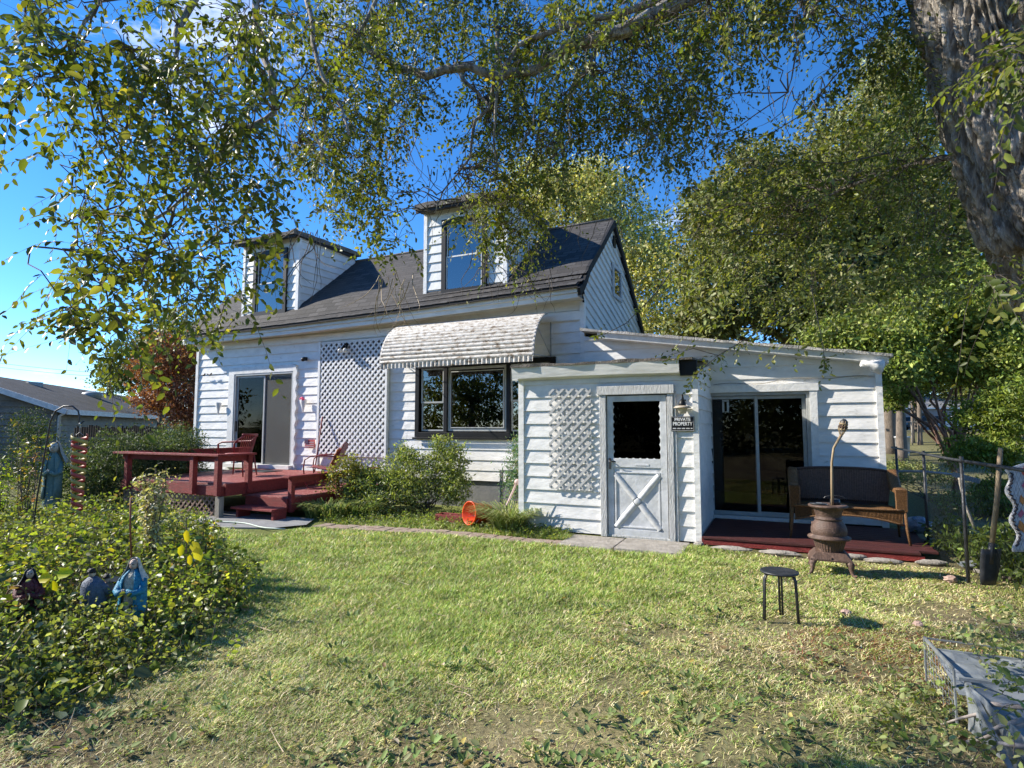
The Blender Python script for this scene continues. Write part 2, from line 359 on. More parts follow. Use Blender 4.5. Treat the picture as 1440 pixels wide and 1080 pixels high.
build_ground()
def build_grass():
    n = 560000
    u = RNG.uniform(-1.12, 1.12, n*2); d = 1.65*np.exp(RNG.random(n*2)**.92*math.log(9.4/1.65))
    x = d*(cF[0]/math.cos(PIT)*1+u*cR[0]); y = d*(cF[1]/math.cos(PIT)+u*cR[1])
    g = green(x, y)
    keep = (RNG.random(n*2) < (.36+.70*g)*(1-.62*np.exp(-((x+.55)/1.0)**2-((y-3.1)/.75)**2))) & ~in_paths(x, y) & ~(bed_edge(x, y) & (RNG.random(n*2) < .8))
    keep &= ~((x > -3.6) & (x < -.9) & (y > 7.8)) & ~((x > -.9) & (x < 1.5) & (y > 7.6)) & (y < 7.6+.3*(x < -4)) & ~((x < -6.4) & (y > 6.5))
    keep &= ~((x > -2.6) & (x < -1.1) & (y > 6.95))
    x, y, d, g = [q[keep][:n] for q in (x, y, d, g)]; m = len(x)
    bare = (fbm(x+7, y, 2.8) < .47+.07*np.exp(-((x+.7)/1.3)**2-((y-2.7)/.9)**2)) & (g < .42); k2 = ~(bare & (RNG.random(m) < .8)); x, y, d, g = [q[k2] for q in (x, y, d, g)]; m = len(x)
    z = (fbm(x, y, .8)-.5)*.05-.014
    P = np.stack([x, y, z], 1)
    tall = vn(x, y, 3.1)
    tuft = np.clip((fbm(x-5, y+3, 4.2)-.55)*5, 0, 1); H = (.013+.03*g*RNG.uniform(.5, 1.2, m)+.016*RNG.random(m)+.010*tall+.035*tuft*RNG.random(m))*np.clip(.8+d*.04, .8, 1.1)
    W = .0019*(.7+.6*RNG.random(m))*np.clip(d/2.6, 1, 3.4)
    az = RNG.uniform(0, 2*PI, m); lean = RNG.uniform(.2, 1.25, m)+(1-g)*.9
    S_ = np.stack([np.cos(az), np.sin(az), 0*az], 1); Lr = az+PI/2+RNG.normal(0, .5, m)
    Dv = np.stack([np.cos(Lr)*lean, np.sin(Lr)*lean, np.ones(m)], 1); Dv /= np.linalg.norm(Dv, axis=1, keepdims=True)
    mid = P+Dv*(H*.55)[:, None]; Dt = Dv+np.stack([np.cos(Lr), np.sin(Lr), -.4+0*az], 1)*.55; Dt /= np.linalg.norm(Dt, axis=1, keepdims=True)
    tip = mid+Dt*(H*.6)[:, None]
    V = np.stack([P-S_*W[:, None], P+S_*W[:, None], mid+S_*W[:, None]*.75, mid-S_*W[:, None]*.75, tip, tip+S_*W[:, None]*.15], 1)
    F = np.array([[0, 1, 2, 3], [3, 2, 5, 4]])[None]+(np.arange(m)*6)[:, None, None]
    C1 = palette(m, [(.21, .31, .06), (.16, .25, .045), (.30, .36, .09), (.26, .30, .09)]); C2 = palette(m, [(.50, .43, .24), (.40, .34, .18), (.28, .23, .13), (.32, .32, .13), (.60, .53, .35)])
    s = (RNG.random(m) < (.24+.58*(1-g)))[:, None]
    C = np.where(s, C2, C1)*(1.12+.70*vn(x+3, y, 5.5))[:, None]
    rx = (x-.75)**2/.5+(y-4.55)**2/.35; red = (rx < 1.2) & (RNG.random(m) < .3); C[red] = palette(red.sum(), [(.30, .12, .06), (.22, .09, .05)])
    o = raw_mesh('lawn_grass', V.reshape(-1, 3), F.reshape(-1, 4), np.repeat(C, 6, 0), M['grassblade'])
    tag(o, 'short patchy green and straw coloured grass across the garden', 'grass', kind='stuff')
    # broadleaf weeds low in the turf
    nc = 700; uu = RNG.uniform(-.9, 1, nc); dd = 1.7*np.exp(RNG.random(nc)**1.5*math.log(6.0/1.7)); cx = dd*(cF[0]+uu*cR[0]); cy = dd*(cF[1]+uu*cR[1])
    ok = ~in_paths(cx, cy) & (fbm(cx+3, cy, 1.3) > .42) & (cy < 7.3) & (green(cx, cy) < .8); cx, cy, dd = cx[ok], cy[ok], dd[ok]; nc = len(cx); K = 11
    az = RNG.uniform(0, 2*PI, (nc, K)); r = RNG.uniform(.0, .08, (nc, K)); P = np.stack([cx[:, None]+np.cos(az)*r, cy[:, None]+np.sin(az)*r, RNG.uniform(.0, .022, (nc, K))], -1).reshape(-1, 3); az = az.ravel()
    A = np.stack([np.cos(az), np.sin(az), RNG.uniform(.15, .9, nc*K)], 1); Nn = np.stack([-np.cos(az)*.4, -np.sin(az)*.4, np.ones(nc*K)], 1)+RNG.normal(0, .2, (nc*K, 3))
    L = RNG.uniform(.018, .055, nc*K)
    o = leaf_object('lawn_weeds', P, A, Nn, L, L*RNG.uniform(.35, .7, nc*K), palette(nc*K, [(.15, .22, .06), (.19, .26, .09), (.12, .17, .045), (.27, .29, .13)]), M['weed'])
    tag(o, 'low broad leaved weeds scattered through the thin lawn', 'weeds', kind='stuff')
    # fallen leaves and straw
    nl = 750; uu = RNG.uniform(-1, 1, nl); dd = 1.7*np.exp(RNG.random(nl)*math.log(7.6/1.7)); x = dd*(cF[0]+uu*cR[0]); y = dd*(cF[1]+uu*cR[1])
    ok = (y < 7.7) & ~((x > -3.6) & (y > 7.7)) & ((x > -1.6) | (RNG.random(nl) < .3)) & ~bed_edge(x, y); x, y = x[ok], y[ok]; nl = len(x)
    L = RNG.uniform(.02, .055, nl)
    o = leaf_object('fallen_leaves', np.stack([x, y, RNG.uniform(.012, .035, nl)], 1), rdir(nl, 0, .3), rdir(nl, 1.6), L, L*.55, palette(nl, [(.36, .29, .17), (.28, .2, .1), (.45, .4, .27), (.5, .42, .12), (.2, .12, .07)]), M['leaffar'], fold=.3)
    tag(o, 'dry tan leaves fallen over the lawn', 'leaves', kind='stuff')
build_grass()
def twigs_on_lawn():
    mb = MB()
    for i in range(70):
        d = random.uniform(2, 6.5); u = random.uniform(-.5, .9); x = d*(cF[0]+u*cR[0]); y = d*(cF[1]+u*cR[1]); a = random.uniform(0, PI); L = random.uniform(.05, .25)
        p = [(x+math.cos(a)*L*t+random.uniform(-.01, .01), y+math.sin(a)*L*t+random.uniform(-.01, .01), .02+random.uniform(0, .015)) for t in (0, .5, 1)]
        mb.tube(p, [.003, .0025, .001], 4)
    tag(mb.build('fallen_twigs', M['bamboo']), 'thin bleached twigs strewn over the lawn', 'twigs', kind='stuff')
twigs_on_lawn()

def build_paths():
    mb = MB(); x = -6.45; i = 0
    while x < -2.7:
        L = random.uniform(.19, .23)
        for r in (0, 1):
            y0 = path_front(x+.1)+r*.17; z = .012+random.uniform(-.006, .008); j = random.uniform(-.01, .01)
            mb.box(x+.004+j, x+L-.004+j, y0+.004, y0+.16, -.04, z)
        x += L
    tag(mb.build('brick_path', M['brick'], bevel=.006), 'row of worn bricks edging the lawn', kind='structure')
    mb = MB(); mb.box(-2.62, -1.9, 7.0, 7.72, -.05, .02); mb.box(-1.88, -1.06, 7.04, 7.74, -.05, .028)
    tag(mb.build('stone_path', M['stone'], bevel=.01), 'two worn stone slabs before the white door', kind='structure')
    mb = MB(); a = [(-10.6, 6.3), (-7.7, 5.98), (-6.85, 6.3), (-6.6, 6.72), (-6.9, 7.2), (-10.8, 7.2)]
    mb.poly([(p[0], p[1], .022) for p in a]); mb.poly([(a[0][0], a[0][1], -.02), (a[1][0], a[1][1], -.02), (a[1][0], a[1][1], .022), (a[0][0], a[0][1], .022)]); mb.poly([(a[1][0], a[1][1], -.02), (a[2][0], a[2][1], -.02), (a[2][0], a[2][1], .022), (a[1][0], a[1][1], .022)])
    tag(mb.build('concrete_path', M['concrete']), 'grey concrete path at the foot of the deck steps', kind='structure')
build_paths()

# ================================================================== HOUSE
HX0, HX1, HY = -13.3, -3.1, 9.7
def clip(poly, a, b, c):   # keep a*s+b*z<=c
    out = []
    for i in range(len(poly)):
        p, q = poly[i], poly[(i+1) % len(poly)]; fp = a*p[0]+b*p[1]-c; fq = a*q[0]+b*q[1]-c
        if fp <= 1e-9: out.append(p)
        if (fp < -1e-9 and fq > 1e-9) or (fp > 1e-9 and fq < -1e-9):
            t = fp/(fp-fq); out.append((p[0]+(q[0]-p[0])*t, p[1]+(q[1]-p[1])*t))
    return out
def siding(mb, polys, to3, exposure=.195, off=.019, rowdir=(1, 0), z0=0, joints=True, seed=1, bow=0):
    """lap boards over convex wall pieces; to3(s, z, out) -> point"""
    rnd = random.Random(seed); dx, dz = nrm((rowdir[0], rowdir[1])); nx, nz = -dz, dx
    for poly in polys:
        ts = [p[0]*nx+p[1]*nz for p in poly]; r0 = int(math.floor((min(ts)-z0)/exposure))
        while z0+r0*exposure < max(ts):
            lo = z0+r0*exposure; hi = lo+exposure; r1 = random.Random(seed*977+r0)
            q = clip(clip(poly, -nx, -nz, -lo), nx, nz, hi)
            if len(q) > 2:
                cuts = [-99]; s = -20+r1.uniform(0, 3)
                while joints and s < 20: cuts.append(s); s += r1.uniform(2.2, 4.2)
                cuts.append(99)
                for i in range(len(cuts)-1):
                    w = clip(clip(q, -dx, -dz, -cuts[i]), dx, dz, cuts[i+1])
                    if len(w) < 3: continue
                    ex = r1.uniform(0, .004)
                    # subdivide along the board for slight waves
                    ss = [p[0]*dx+p[1]*dz for p in w]; a = min(ss); nseg = max(1, int((max(ss)-a)/.45)); st = (max(ss)-a)/nseg
                    if max(ss)-a < 1e-4: continue
                    for k in range(nseg):
                        g = clip(clip(w, -dx, -dz, -(a+k*st)), dx, dz, a+(k+1)*st)
                        if len(g) < 3: continue
                        def P3(p, extra=0):
                            t = (p[0]*nx+p[1]*nz-lo)/exposure; wob = .0014*math.sin(p[0]*2.1+r0*1.7)*(1-t)
                            return to3(p[0], p[1], off*(1-t)+.002+ex*(1-t)+wob+extra)
                        mb.poly([P3(p) for p in g])
                        for j in range(len(g)):
                            p, u = g[j], g[(j+1) % len(g)]
                            if abs(p[0]*nx+p[1]*nz-lo) < 1e-5 and abs(u[0]*nx+u[1]*nz-lo) < 1e-5:
                                mb.poly([P3(p), to3(p[0], p[1], -.004), to3(u[0], u[1], -.004), P3(u)])
            r0 += 1
def rects_minus(x0, x1, z0, z1, holes):
    xs = sorted({x0, x1, *[min(max(h[0], x0), x1) for h in holes], *[min(max(h[1], x0), x1) for h in holes]})
    out = []
    for a, b in zip(xs[:-1], xs[1:]):
        m = (a+b)/2; hs = sorted([(h[2], h[3]) for h in holes if h[0] < m < h[1]]); z = z0
        for (c, d) in hs:
            if c > z: out.append([(a, z), (b, z), (b, c), (a, c)])
            z = max(z, d)
        if z < z1: out.append([(a, z), (b, z), (b, z1), (a, z1)])
    return out
def fr(s, z, o): return (s, HY-o, z)
house = thing('house', 'white clapboard one and a half storey house with two dormers and low side additions', 'house', (-6, 9.7, 0))
def eave(x): return np.interp(x, [-13.4, -10, -6.9, -5, -3], [3.57, 3.595, 3.655, 3.71, 3.775])
SL = (-11.9, -9.98, .57, 2.80)     # slider opening on the deck side
PW = (-6.60, -3.66, 1.36, 2.76)     # picture window
mb = MB()
siding(mb, rects_minus(HX0, HX1, .50, 3.9, [SL, PW, (-3.5, -3.0, 0, 2.5)]), fr, seed=3, z0=.5)
mb.build('front_wall', M['siding'], house)
mb = MB(); mb.box(HX0+.02, -3.5, HY+.02, HY+.16, -.1, .5); mb.build('foundation', M['foot'], house)
# backing walls, floor and rear: keeps rooms dark
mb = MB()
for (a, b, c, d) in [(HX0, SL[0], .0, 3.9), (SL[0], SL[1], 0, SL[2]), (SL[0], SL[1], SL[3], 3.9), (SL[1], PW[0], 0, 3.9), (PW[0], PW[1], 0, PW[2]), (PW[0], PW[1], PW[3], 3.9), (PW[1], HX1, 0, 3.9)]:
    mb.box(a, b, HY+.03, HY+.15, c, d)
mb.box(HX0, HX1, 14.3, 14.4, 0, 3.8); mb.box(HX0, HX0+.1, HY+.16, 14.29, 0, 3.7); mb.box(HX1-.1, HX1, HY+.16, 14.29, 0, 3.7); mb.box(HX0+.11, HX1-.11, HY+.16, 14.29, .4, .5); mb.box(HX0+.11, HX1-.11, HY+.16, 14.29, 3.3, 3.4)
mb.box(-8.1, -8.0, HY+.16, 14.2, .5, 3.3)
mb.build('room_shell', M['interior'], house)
mb = MB(); mb.box(HX0-.03, HX0+.06, HY-.045, HY+.1, .45, 3.6); mb.build('corner_board', M['trim'], house)
# gable wall, diagonal boards
RP = [(9.24, 3.90), (9.44, 4.02), (9.62, 4.20), (9.80, 4.42), (10.75, 5.17), (11.68, 5.93), (13.1, 4.95), (14.55, 3.86)]
gable = [(9.7, 2.4), (14.4, 2.4), (14.4, 3.92), (13.1, 4.92), (11.68, 5.88), (10.75, 5.12), (9.8, 4.36), (9.7, 4.26)]
mb = MB(); siding(mb, [[(9.7, 3.18), (14.4, 3.18), (14.4, 3.95), (11.68, 5.88), (9.8, 4.36), (9.7, 4.26)]], lambda s, z, o: (HX1+.01+o, s, z), exposure=.175, off=.03, rowdir=(1, -.27), seed=5, joints=False)
mb.build('gable_wall', M['siding_up'], house)
mb = MB(); mb.box(HX1-.03, HX1+.05, HY-.07, HY+.03, 2.62, 3.74); mb.build('corner_board', M['siding'], house)
mb = MB(); mb.poly([(HX1-.005, y, z) for y, z in gable]); mb.build('gable_backing', M['interior'], house)
f = MB(); f.box(HX1+.045, HX1+.075, 11.62, 11.70, 4.28, 5.0); f.box(HX1+.045, HX1+.075, 12.28, 12.36, 4.28, 5.0); f.box(HX1+.045, HX1+.075, 11.70, 12.28, 4.92, 5.0); f.box(HX1+.045, HX1+.075, 11.70, 12.28, 4.28, 4.36)
w = f.build('gable_window', M['oldwood'], house); g = MB(); g.box(HX1+.04, HX1+.05, 11.7, 12.28, 4.36, 4.92); g.build('pane', M['glassu'], w)
f = MB(); f.box(HX1+.04, HX1+.07, 11.72, 11.88, 5.38, 5.62); f.build('gable_vent', M['black'], house)
# main roof
def roof_strip(mb, prof, x0, x1, th=.05, nx=1):
    run = [0]
    for i in range(1, len(prof)): run.append(run[-1]+math.hypot(prof[i][0]-prof[i-1][0], prof[i][1]-prof[i-1][1]))
    for i in range(len(prof)-1):
        (a, za), (b, zb) = prof[i], prof[i+1]
        for k in range(nx):
            xa = x0+(x1-x0)*k/nx; xb = x0+(x1-x0)*(k+1)/nx
            ea = (eave(xa)-3.7) if i < 2 else (eave(xa)-3.7)*.3; eb = (eave(xb)-3.7) if i < 2 else (eave(xb)-3.7)*.3
            ea2 = (eave(xa)-3.7) if i+1 < 2 else (eave(xa)-3.7)*.3; eb2 = (eave(xb)-3.7) if i+1 < 2 else (eave(xb)-3.7)*.3
            mb.poly([(xa, a, za+ea), (xb, a, za+eb), (xb, b, zb+eb2), (xa, b, zb+ea2)], uv=[(xa, run[i]), (xb, run[i]), (xb, run[i+1]), (xa, run[i+1])])
            mb.poly([(xa, a, za+ea-th), (xa, b, zb+ea2-th), (xb, b, zb+eb2-th), (xb, a, za+eb-th)])
            if i == 0: mb.poly([(xa, a, za+ea-th), (xb, a, za+eb-th), (xb, a, za+eb), (xa, a, za+ea)])
mb = MB(); roof_strip(mb, RP, HX0-.12, HX1+.06, .045, 14); 
roof = mb.build('roof', M['roof'], house)
mb = MB(); nx = 60
for k in range(nx):   # ragged lower shingle course, lifted tabs
    xa = HX0-.1+(HX1+.14-HX0)*k/nx; xb = xa+(HX1+.14-HX0)/nx-.006; e = eave((xa+xb)/2)-3.7; l = random.uniform(.0, .008)
    for r, (ya, za) in enumerate([(9.225, 3.902), (9.345, 3.972), (9.47, 4.06), (9.58, 4.175)]):
        o = (.07 if r % 2 else 0)
        mb.mesh([(xa+o, ya, za+e+.006+l), (xb+o, ya, za+e+.006+l), (xb+o, ya+.13, za+e+.085+(.02 if r > 1 else 0)), (xa+o, ya+.13, za+e+.085+(.02 if r > 1 else 0))], [(0, 1, 2, 3)])
sh = mb.build('shingle_course', M['roof'], roof, solid=.006)
me = sh.data
for i, l in enumerate(me.loops): me.uv_layers[0].data[i].uv = (me.vertices[l.vertex_index].co.x*1.0+random.Random(l.vertex_index//4).random()*9, .06+me.vertices[l.vertex_index].co.y*.2)
mb = MB(); mb.tube([(x, 11.68, 5.945+(eave(x)-3.7)*.3) for x in np.linspace(HX0-.1, HX1+.06, 12)], .03, 6); mb.build('ridge_cap', M['roofold'], roof)
# rake boards (dark)
mb = MB()
for i in range(len(RP)-1):
    (a, za), (b, zb) = RP[i], RP[i+1]; mb.bar((HX1+.085, a, za-.05), (HX1+.085, b, zb-.05), .05, .13)
mb.build('rake_board', M['darkedge'], house)
# fascia and soffit following the sag
mb = MB(); xs = np.linspace(HX0-.1, HX1+.03, 16)
for a, b in zip(xs[:-1], xs[1:]):
    ea, eb = eave(a), eave(b)
    for (y0, y1, dz0, dz1) in [(9.33, 9.36, .0, .085), (9.30, 9.36, .087, .165)]:
        mb.mesh([(a, y0, ea+dz0), (b, y0, eb+dz0), (b, y1, eb+dz0), (a, y1, ea+dz0), (a, y0-.0, ea+dz1), (b, y0, eb+dz1), (b, y1, eb+dz1), (a, y1, ea+dz1)], [(0, 1, 5, 4), (3, 2, 1, 0), (4, 5, 6, 7)])
    mb.poly([(a, 9.36, ea+.03), (a, 9.72, ea+.03), (b, 9.72, eb+.03), (b, 9.36, eb+.03)])
mb.build('fascia', M['fascia'], house)
mb = MB(); mb.box(HX0-.02, HX1-.02, HY-.05, HY+.02, 3.44, 3.60); mb.build('frieze_board', M['siding'], house)

# windows
def box_frame(mb, x0, x1, z0, z1, y0, y1, w, wb=None):
    wb = wb or w
    mb.box(x0, x0+w, y0, y1, z0, z1); mb.box(x1-w, x1, y0, y1, z0, z1); mb.box(x0+w, x1-w, y0, y1, z1-w, z1); mb.box(x0+w, x1-w, y0, y1, z0, z0+wb)
f = MB(); box_frame(f, PW[0]-.05, PW[1]+.05, PW[2]-.04, PW[3]+.04, 9.64, 9.76, .095)
f.box(-5.98, -5.90, 9.65, 9.76, PW[2]+.05, PW[3]-.05); f.box(-4.6, -4.52, 9.65, 9.76, PW[2]+.05, PW[3]-.05)
f.box(PW[0]-.08, PW[1]+.08, 9.6, 9.64, PW[2]-.08, PW[2]-.042)
pw = f.build('picture_window', M['black'], house, bevel=.004)
f = MB()
for (a, b, c, d, y) in [(-6.52, -5.985, 2.0, 2.70, 9.675), (-6.52, -5.985, 1.44, 2.02, 9.70), (-4.515, -3.74, 2.0, 2.70, 9.675), (-4.515, -3.74, 1.44, 2.02, 9.70)]: box_frame(f, a, b, c, d, y, y+.022, .03)
box_frame(f, -5.895, -4.605, 1.44, 2.70, 9.69, 9.72, .05); box_frame(f, -5.84, -4.66, 1.50, 2.62, 9.675, 9.69, .018)
f.build('sash', M['alu'], pw)
g = MB(); g.box(-5.85, -4.65, 9.705, 9.709, 1.48, 2.66); g.box(-6.5, -6.0, 9.688, 9.691, 2.02, 2.68); g.box(-6.5, -6.0, 9.71, 9.713, 1.46, 2.0); g.box(-4.49, -3.76, 9.688, 9.691, 2.02, 2.68); g.box(-4.49, -3.76, 9.71, 9.713, 1.46, 2.0); g.build('pane', M['glass'], pw)
mb = MB()
for i in range(24):
    a = -6.6+i*.125; mb.poly([(a, 10.0+.03*(i % 2), 1.5), (a+.125, 10.0+.03*((i+1) % 2), 1.5), (a+.125, 10.0+.03*((i+1) % 2), 2.0), (a, 10.0+.03*(i % 2), 2.0)])
mb.build('inner_curtain', pm('curtain', (.3, .29, .27)), pw)

# awning
def arc(t): return (9.66-.80*math.sin(t)**1.0, 3.58-.86*(1-math.cos(t)))
mb = MB(); NA = 15; AX0, AX1 = -6.92, -3.72
for i in range(NA):
    t0 = .18+(PI/2-.18)*i/NA; t1 = .18+(PI/2-.18)*(i+1)/NA; a = np.array(arc(t0)); b = np.array(arc(t1)); n = nrm((-(b-a)[1], (b-a)[0])); n = -n if n[1] < 0 else n
    pts = []
    for k in range(5):
        q = a+(b-a)*k/4+n*(.022*math.sin(PI*k/4)+.004*(k/4)); pts.append([(AX0+.04*math.sin(i*.7)*0, q[0], q[1]), (AX1, q[0], q[1])])
    mb.grid(pts, smooth=False)
aw = mb.build('awning', M['awning'], house, solid=.004)
mb = MB(); top = arc(PI/2); n = 180; rows = [[], []]
for k in range(n+1):
    x = AX0+(AX1-AX0)*k/n; y = top[0]-.012-.011*math.sin(k*PI/2.5)
    rows[0].append((x, y, top[1]+.01)); rows[1].append((x, y, top[1]-.085))
mb.grid(rows, smooth=False); mb.build('valance', M['awning'], aw, solid=.003)
for x in (AX0, AX1):
    mb = MB(); prof = [arc(.18+(PI/2-.18)*i/12) for i in range(13)]
    for i in range(12): mb.bar((x, *prof[i]), (x, *prof[i+1]), .035, .03)
    mb.build('awning_edge', M['awning'], aw)
for s_, x in ((1, AX1+.01), (-1, AX0-.01)):
    mb = MB(); mb.tube([(x, 9.68, 3.55), (x, 9.68, 2.80), (x, 8.9, 2.75)], .012, 6); mb.tube([(x, 9.67, 2.82), (x-.02*s_, 9.1, 3.25)], .01, 6); mb.build('awning_bracket', M['alu'], aw)

# sliding glass doors
def slider(name, x0, x1, z0, z1, y, curt, sill=True):
    f = MB(); box_frame(f, x0, x1, z0, z1, y-.04, y+.08, .05); box_frame(f, x0+.06, (x0+x1)/2+.03, z0+.055, z1-.055, y+.0, y+.03, .045, .06)
    d = f.build(name, M['alu'], house, bevel=.003)
    f = MB(); box_frame(f, (x0+x1)/2-.03, x1-.055, z0+.055, z1-.055, y+.035, y+.065, .05, .07); f.build('door_panel', M['alu'], d)
    g = MB(); g.box(x0+.1, (x0+x1)/2, y+.012, y+.016, z0+.1, z1-.1); g.box((x0+x1)/2, x1-.1, y+.05, y+.054, z0+.1, z1-.1); g.build('pane', M['glassd'], d)
    h = MB(); h.box(x0+.07, x0+.1, y-.03, y, z0+.85, z0+1.1); h.build('handle', M['black'], d)
    if curt:
        c = MB(); n = 40; rows = [[], []]
        for k in range(n+1):
            x = (x0+x1)/2+.12+(x1-(x0+x1)/2-.2)*k/n; yy = y+.2+.015*math.sin(k*1.1); rows[0].append((x, yy, z1-.1)); rows[1].append((x, yy, z0+.06))
        c.grid(rows); c.build('curtain', pm('grey_curtain', (.50, .50, .48), (.42, .42, .40)), d)
        f = MB(); a_ = (x0+x1)/2+.03; f.box(a_, x1-.06, y+.018, y+.020, z0+.08, z1-.08); f.build('insect_screen', SCR, d)
    return d
SCR, nt_, p_ = newmat('insect_screen'); p_.inputs['Base Color'].default_value = (.15, .15, .14, 1); p_.inputs['Roughness'].default_value = .9; p_.inputs['Alpha'].default_value = .36
s1 = slider('sliding_door', SL[0], SL[1], SL[2], SL[3], 9.68, True)
mb = MB(); mb.box(SL[0]-.19, SL[0], 9.63, 9.74, .5, 2.96); mb.box(SL[0], SL[1], 9.63, 9.74, 2.80, 2.96); mb.box(SL[0]-.15, SL[1]+.05, 9.52, 9.68, .575, .66)
pts0 = []; pts1 = []
nn = 70
for k in range(nn+1):
    z = .5+2.44*k/nn; w = .10+.022*math.sin(z*2*PI/.27); pts0.append((SL[1]+.002, 9.625, z)); pts1.append((SL[1]+w, 9.625, z))
mb.grid([pts0, pts1], smooth=False); mb.grid([pts1, [(p[0], 9.70, p[2]) for p in pts1]], smooth=False)
mb.build('door_trim', M['trim'], s1)

# dormers
def dormer(x0, x1, wx0, wx1, wz0, wz1, seed):
    z0 = 4.12; z1 = 5.95; yb = 11.66
    mb = MB(); F_ = lambda s, z, o: (s, 9.70-o, z)
    siding(mb, rects_minus(x0+.04, x1-.04, z0, z1-.16, [(wx0, wx1, wz0, wz1)]), F_, seed=seed, z0=z0, exposure=.19, joints=False)
    mb.poly([(x0+.04, 9.69, z1-.16), (x1-.04, 9.69, z1-.16), (x1-.04, 9.69, z1+.02), (x0+.04, 9.69, z1+.02)])
    side = [(9.70, 4.24), (9.8, 4.36), (11.62, 5.84), (11.62, 6.03), (9.70, z1)]
    siding(mb, [side], lambda s, z, o: (x1+o, s, z), seed=seed+1, z0=4.0, exposure=.175, off=.02, joints=False, rowdir=(1, .03))
    siding(mb, [side], lambda s, z, o: (x0-o, s, z), seed=seed+2, z0=4.0, exposure=.175, off=.02, joints=False, rowdir=(1, .03))
    d = mb.build('dormer', M['siding_up'], house)
    mb = MB(); mb.box(x0-.03, x0+.05, 9.665, 9.74, z0+.02, z1); mb.box(x1-.06, x1+.03, 9.665, 9.74, z0+.02, z1); mb.box(x0+.05, x1-.06, 9.66, 9.70, z0, z0+.03); mb.build('corner_board', M['trim'], d)
    mb = MB(); n = 10; nj = 14; rt = random.Random(seed); T = []; B = []
    for i in range(n+1):
        y = 9.42+(11.75-9.42)*i/n; zz = 6.0+.1*(i/n); T.append([(x0-.1+(x1-x0+.2)*j/nj, y+rt.uniform(-.012, .012)*(i == 0), zz+.045+rt.uniform(-.012, .012)+.02*math.sin(j*.9)) for j in range(nj+1)]); B.append([(p[0], y, zz-.06) for p in T[-1]])
    mb.grid(T, smooth=False); mb.grid(B, smooth=False); mb.grid([T[0], B[0]], smooth=False); mb.grid([[r[0] for r in T], [r[0] for r in B]], smooth=False); mb.grid([[r[-1] for r in T], [r[-1] for r in B]], smooth=False)
    mb.build('dormer_roof', M['roofold'], d)
    mb = MB(); mb.box(x0-.09, x1+.09, 9.45, 9.49, 5.885, 5.975); mb.box(x1+.05, x1+.08, 9.5, 11.6, 5.93, 6.0); mb.build('dormer_fascia', M['darkedge'], d)
    f = MB(); box_frame(f, wx0-.02, wx1+.03, wz0-.0, wz1+.02, 9.63, 9.74, .095, .105); wnd = f.build('window_frame', M['black'], d)
    f = MB(); a, b, c, e = wx0+.07, wx1-.07, wz0+.08, wz1-.07; mz = (c+e)/2; box_frame(f, a, b, c, mz+.015, 9.665, 9.69, .028); box_frame(f, a, b, mz-.015, e, 9.69, 9.715, .028); f.build('window_sash', M['trim'], d)
    g = MB(); g.box(a+.01, b-.01, 9.676, 9.68, c+.01, mz); g.box(a+.01, b-.01, 9.70, 9.704, mz, e-.01); g.build('window_pane', M['glassu'], d)
    mb = MB(); mb.box(x0+.05, x1-.05, 10.3, 10.35, 4.6, 5.9); mb.poly([(a, 9.84, c), (a+.22, 9.86, c), (a+.16, 9.86, e), (a, 9.84, e)]); mb.build('curtain', pm('pale_curtain', (.35, .35, .36)), d)
dormer(-6.47, -4.62, -6.03, -5.06, 4.17, 5.70, 11)
dormer(-11.75, -9.97, -11.36, -10.33, 4.17, 5.72, 21)

# entry shed
SX0, SX1, SY = -3.50, -0.96, 7.88
mb = MB(); fs = lambda s, z, o: (s, SY-o, z)
siding(mb, rects_minus(SX0+.0, SX1, .02, 2.28, [(-2.27, -1.27, -.1, 2.08)]), fs, seed=31, z0=.02, exposure=.193)
siding(mb, [[(SY, .02), (9.66, .02), (9.66, 2.5), (SY, 2.28)]], lambda s, z, o: (SX1+o, s, z), seed=32, z0=.02, exposure=.193)
siding(mb, [[(SY, .02), (9.66, .02), (9.66, 2.5), (SY, 2.28)]], lambda s, z, o: (SX0-o, s, z), seed=33, z0=.02, exposure=.193)
mb.build('shed_wall', M['siding'], house)
mb = MB(); mb.box(SX0+.02, -2.27, SY+.02, SY+.1, 0, 2.3); mb.box(-1.27, SX1-.02, SY+.02, SY+.1, 0, 2.3); mb.box(-2.27, -1.27, SY+.02, SY+.1, 2.08, 2.3); mb.box(SX0+.02, SX0+.08, SY+.1, 9.7, 0, 2.35); mb.box(SX1-.08, SX1-.02, SY+.1, 9.7, 0, 2.35); mb.build('shed_lining', M['interior'], house)
mb = MB(); mb.box(SX0-.035, SX0+.05, SY-.035, SY+.02, .02, 2.26); mb.build('shed_corner', M['siding'], house)
mb = MB(); mb.box(SX1-.045, SX1+.03, SY-.04, SY+.02, .02, 2.2); mb.build('shed_corner', M['siding'], house)
mb = MB(); rt = random.Random(4); T = []; B = []
for i in range(9):
    y = 7.70+(9.66-7.70)*i/8; T.append([(SX0-.1+(2.62)*j/16, y+rt.uniform(-.02, .02)*(i == 0), 2.435+.17*i/8+rt.uniform(-.006, .012)+.01*math.sin(j*.7)) for j in range(17)]); B.append([(p[0], p[1], 2.40+.17*i/8) for p in T[-1]])
mb.grid(T, smooth=False); mb.grid(B, smooth=False); mb.grid([T[0], B[0]], smooth=False); mb.grid([[r[-1] for r in T], [r[-1] for r in B]], smooth=False)
mb.build('shed_roof', M['roofold'], house)
mb = MB()
nseg = 12
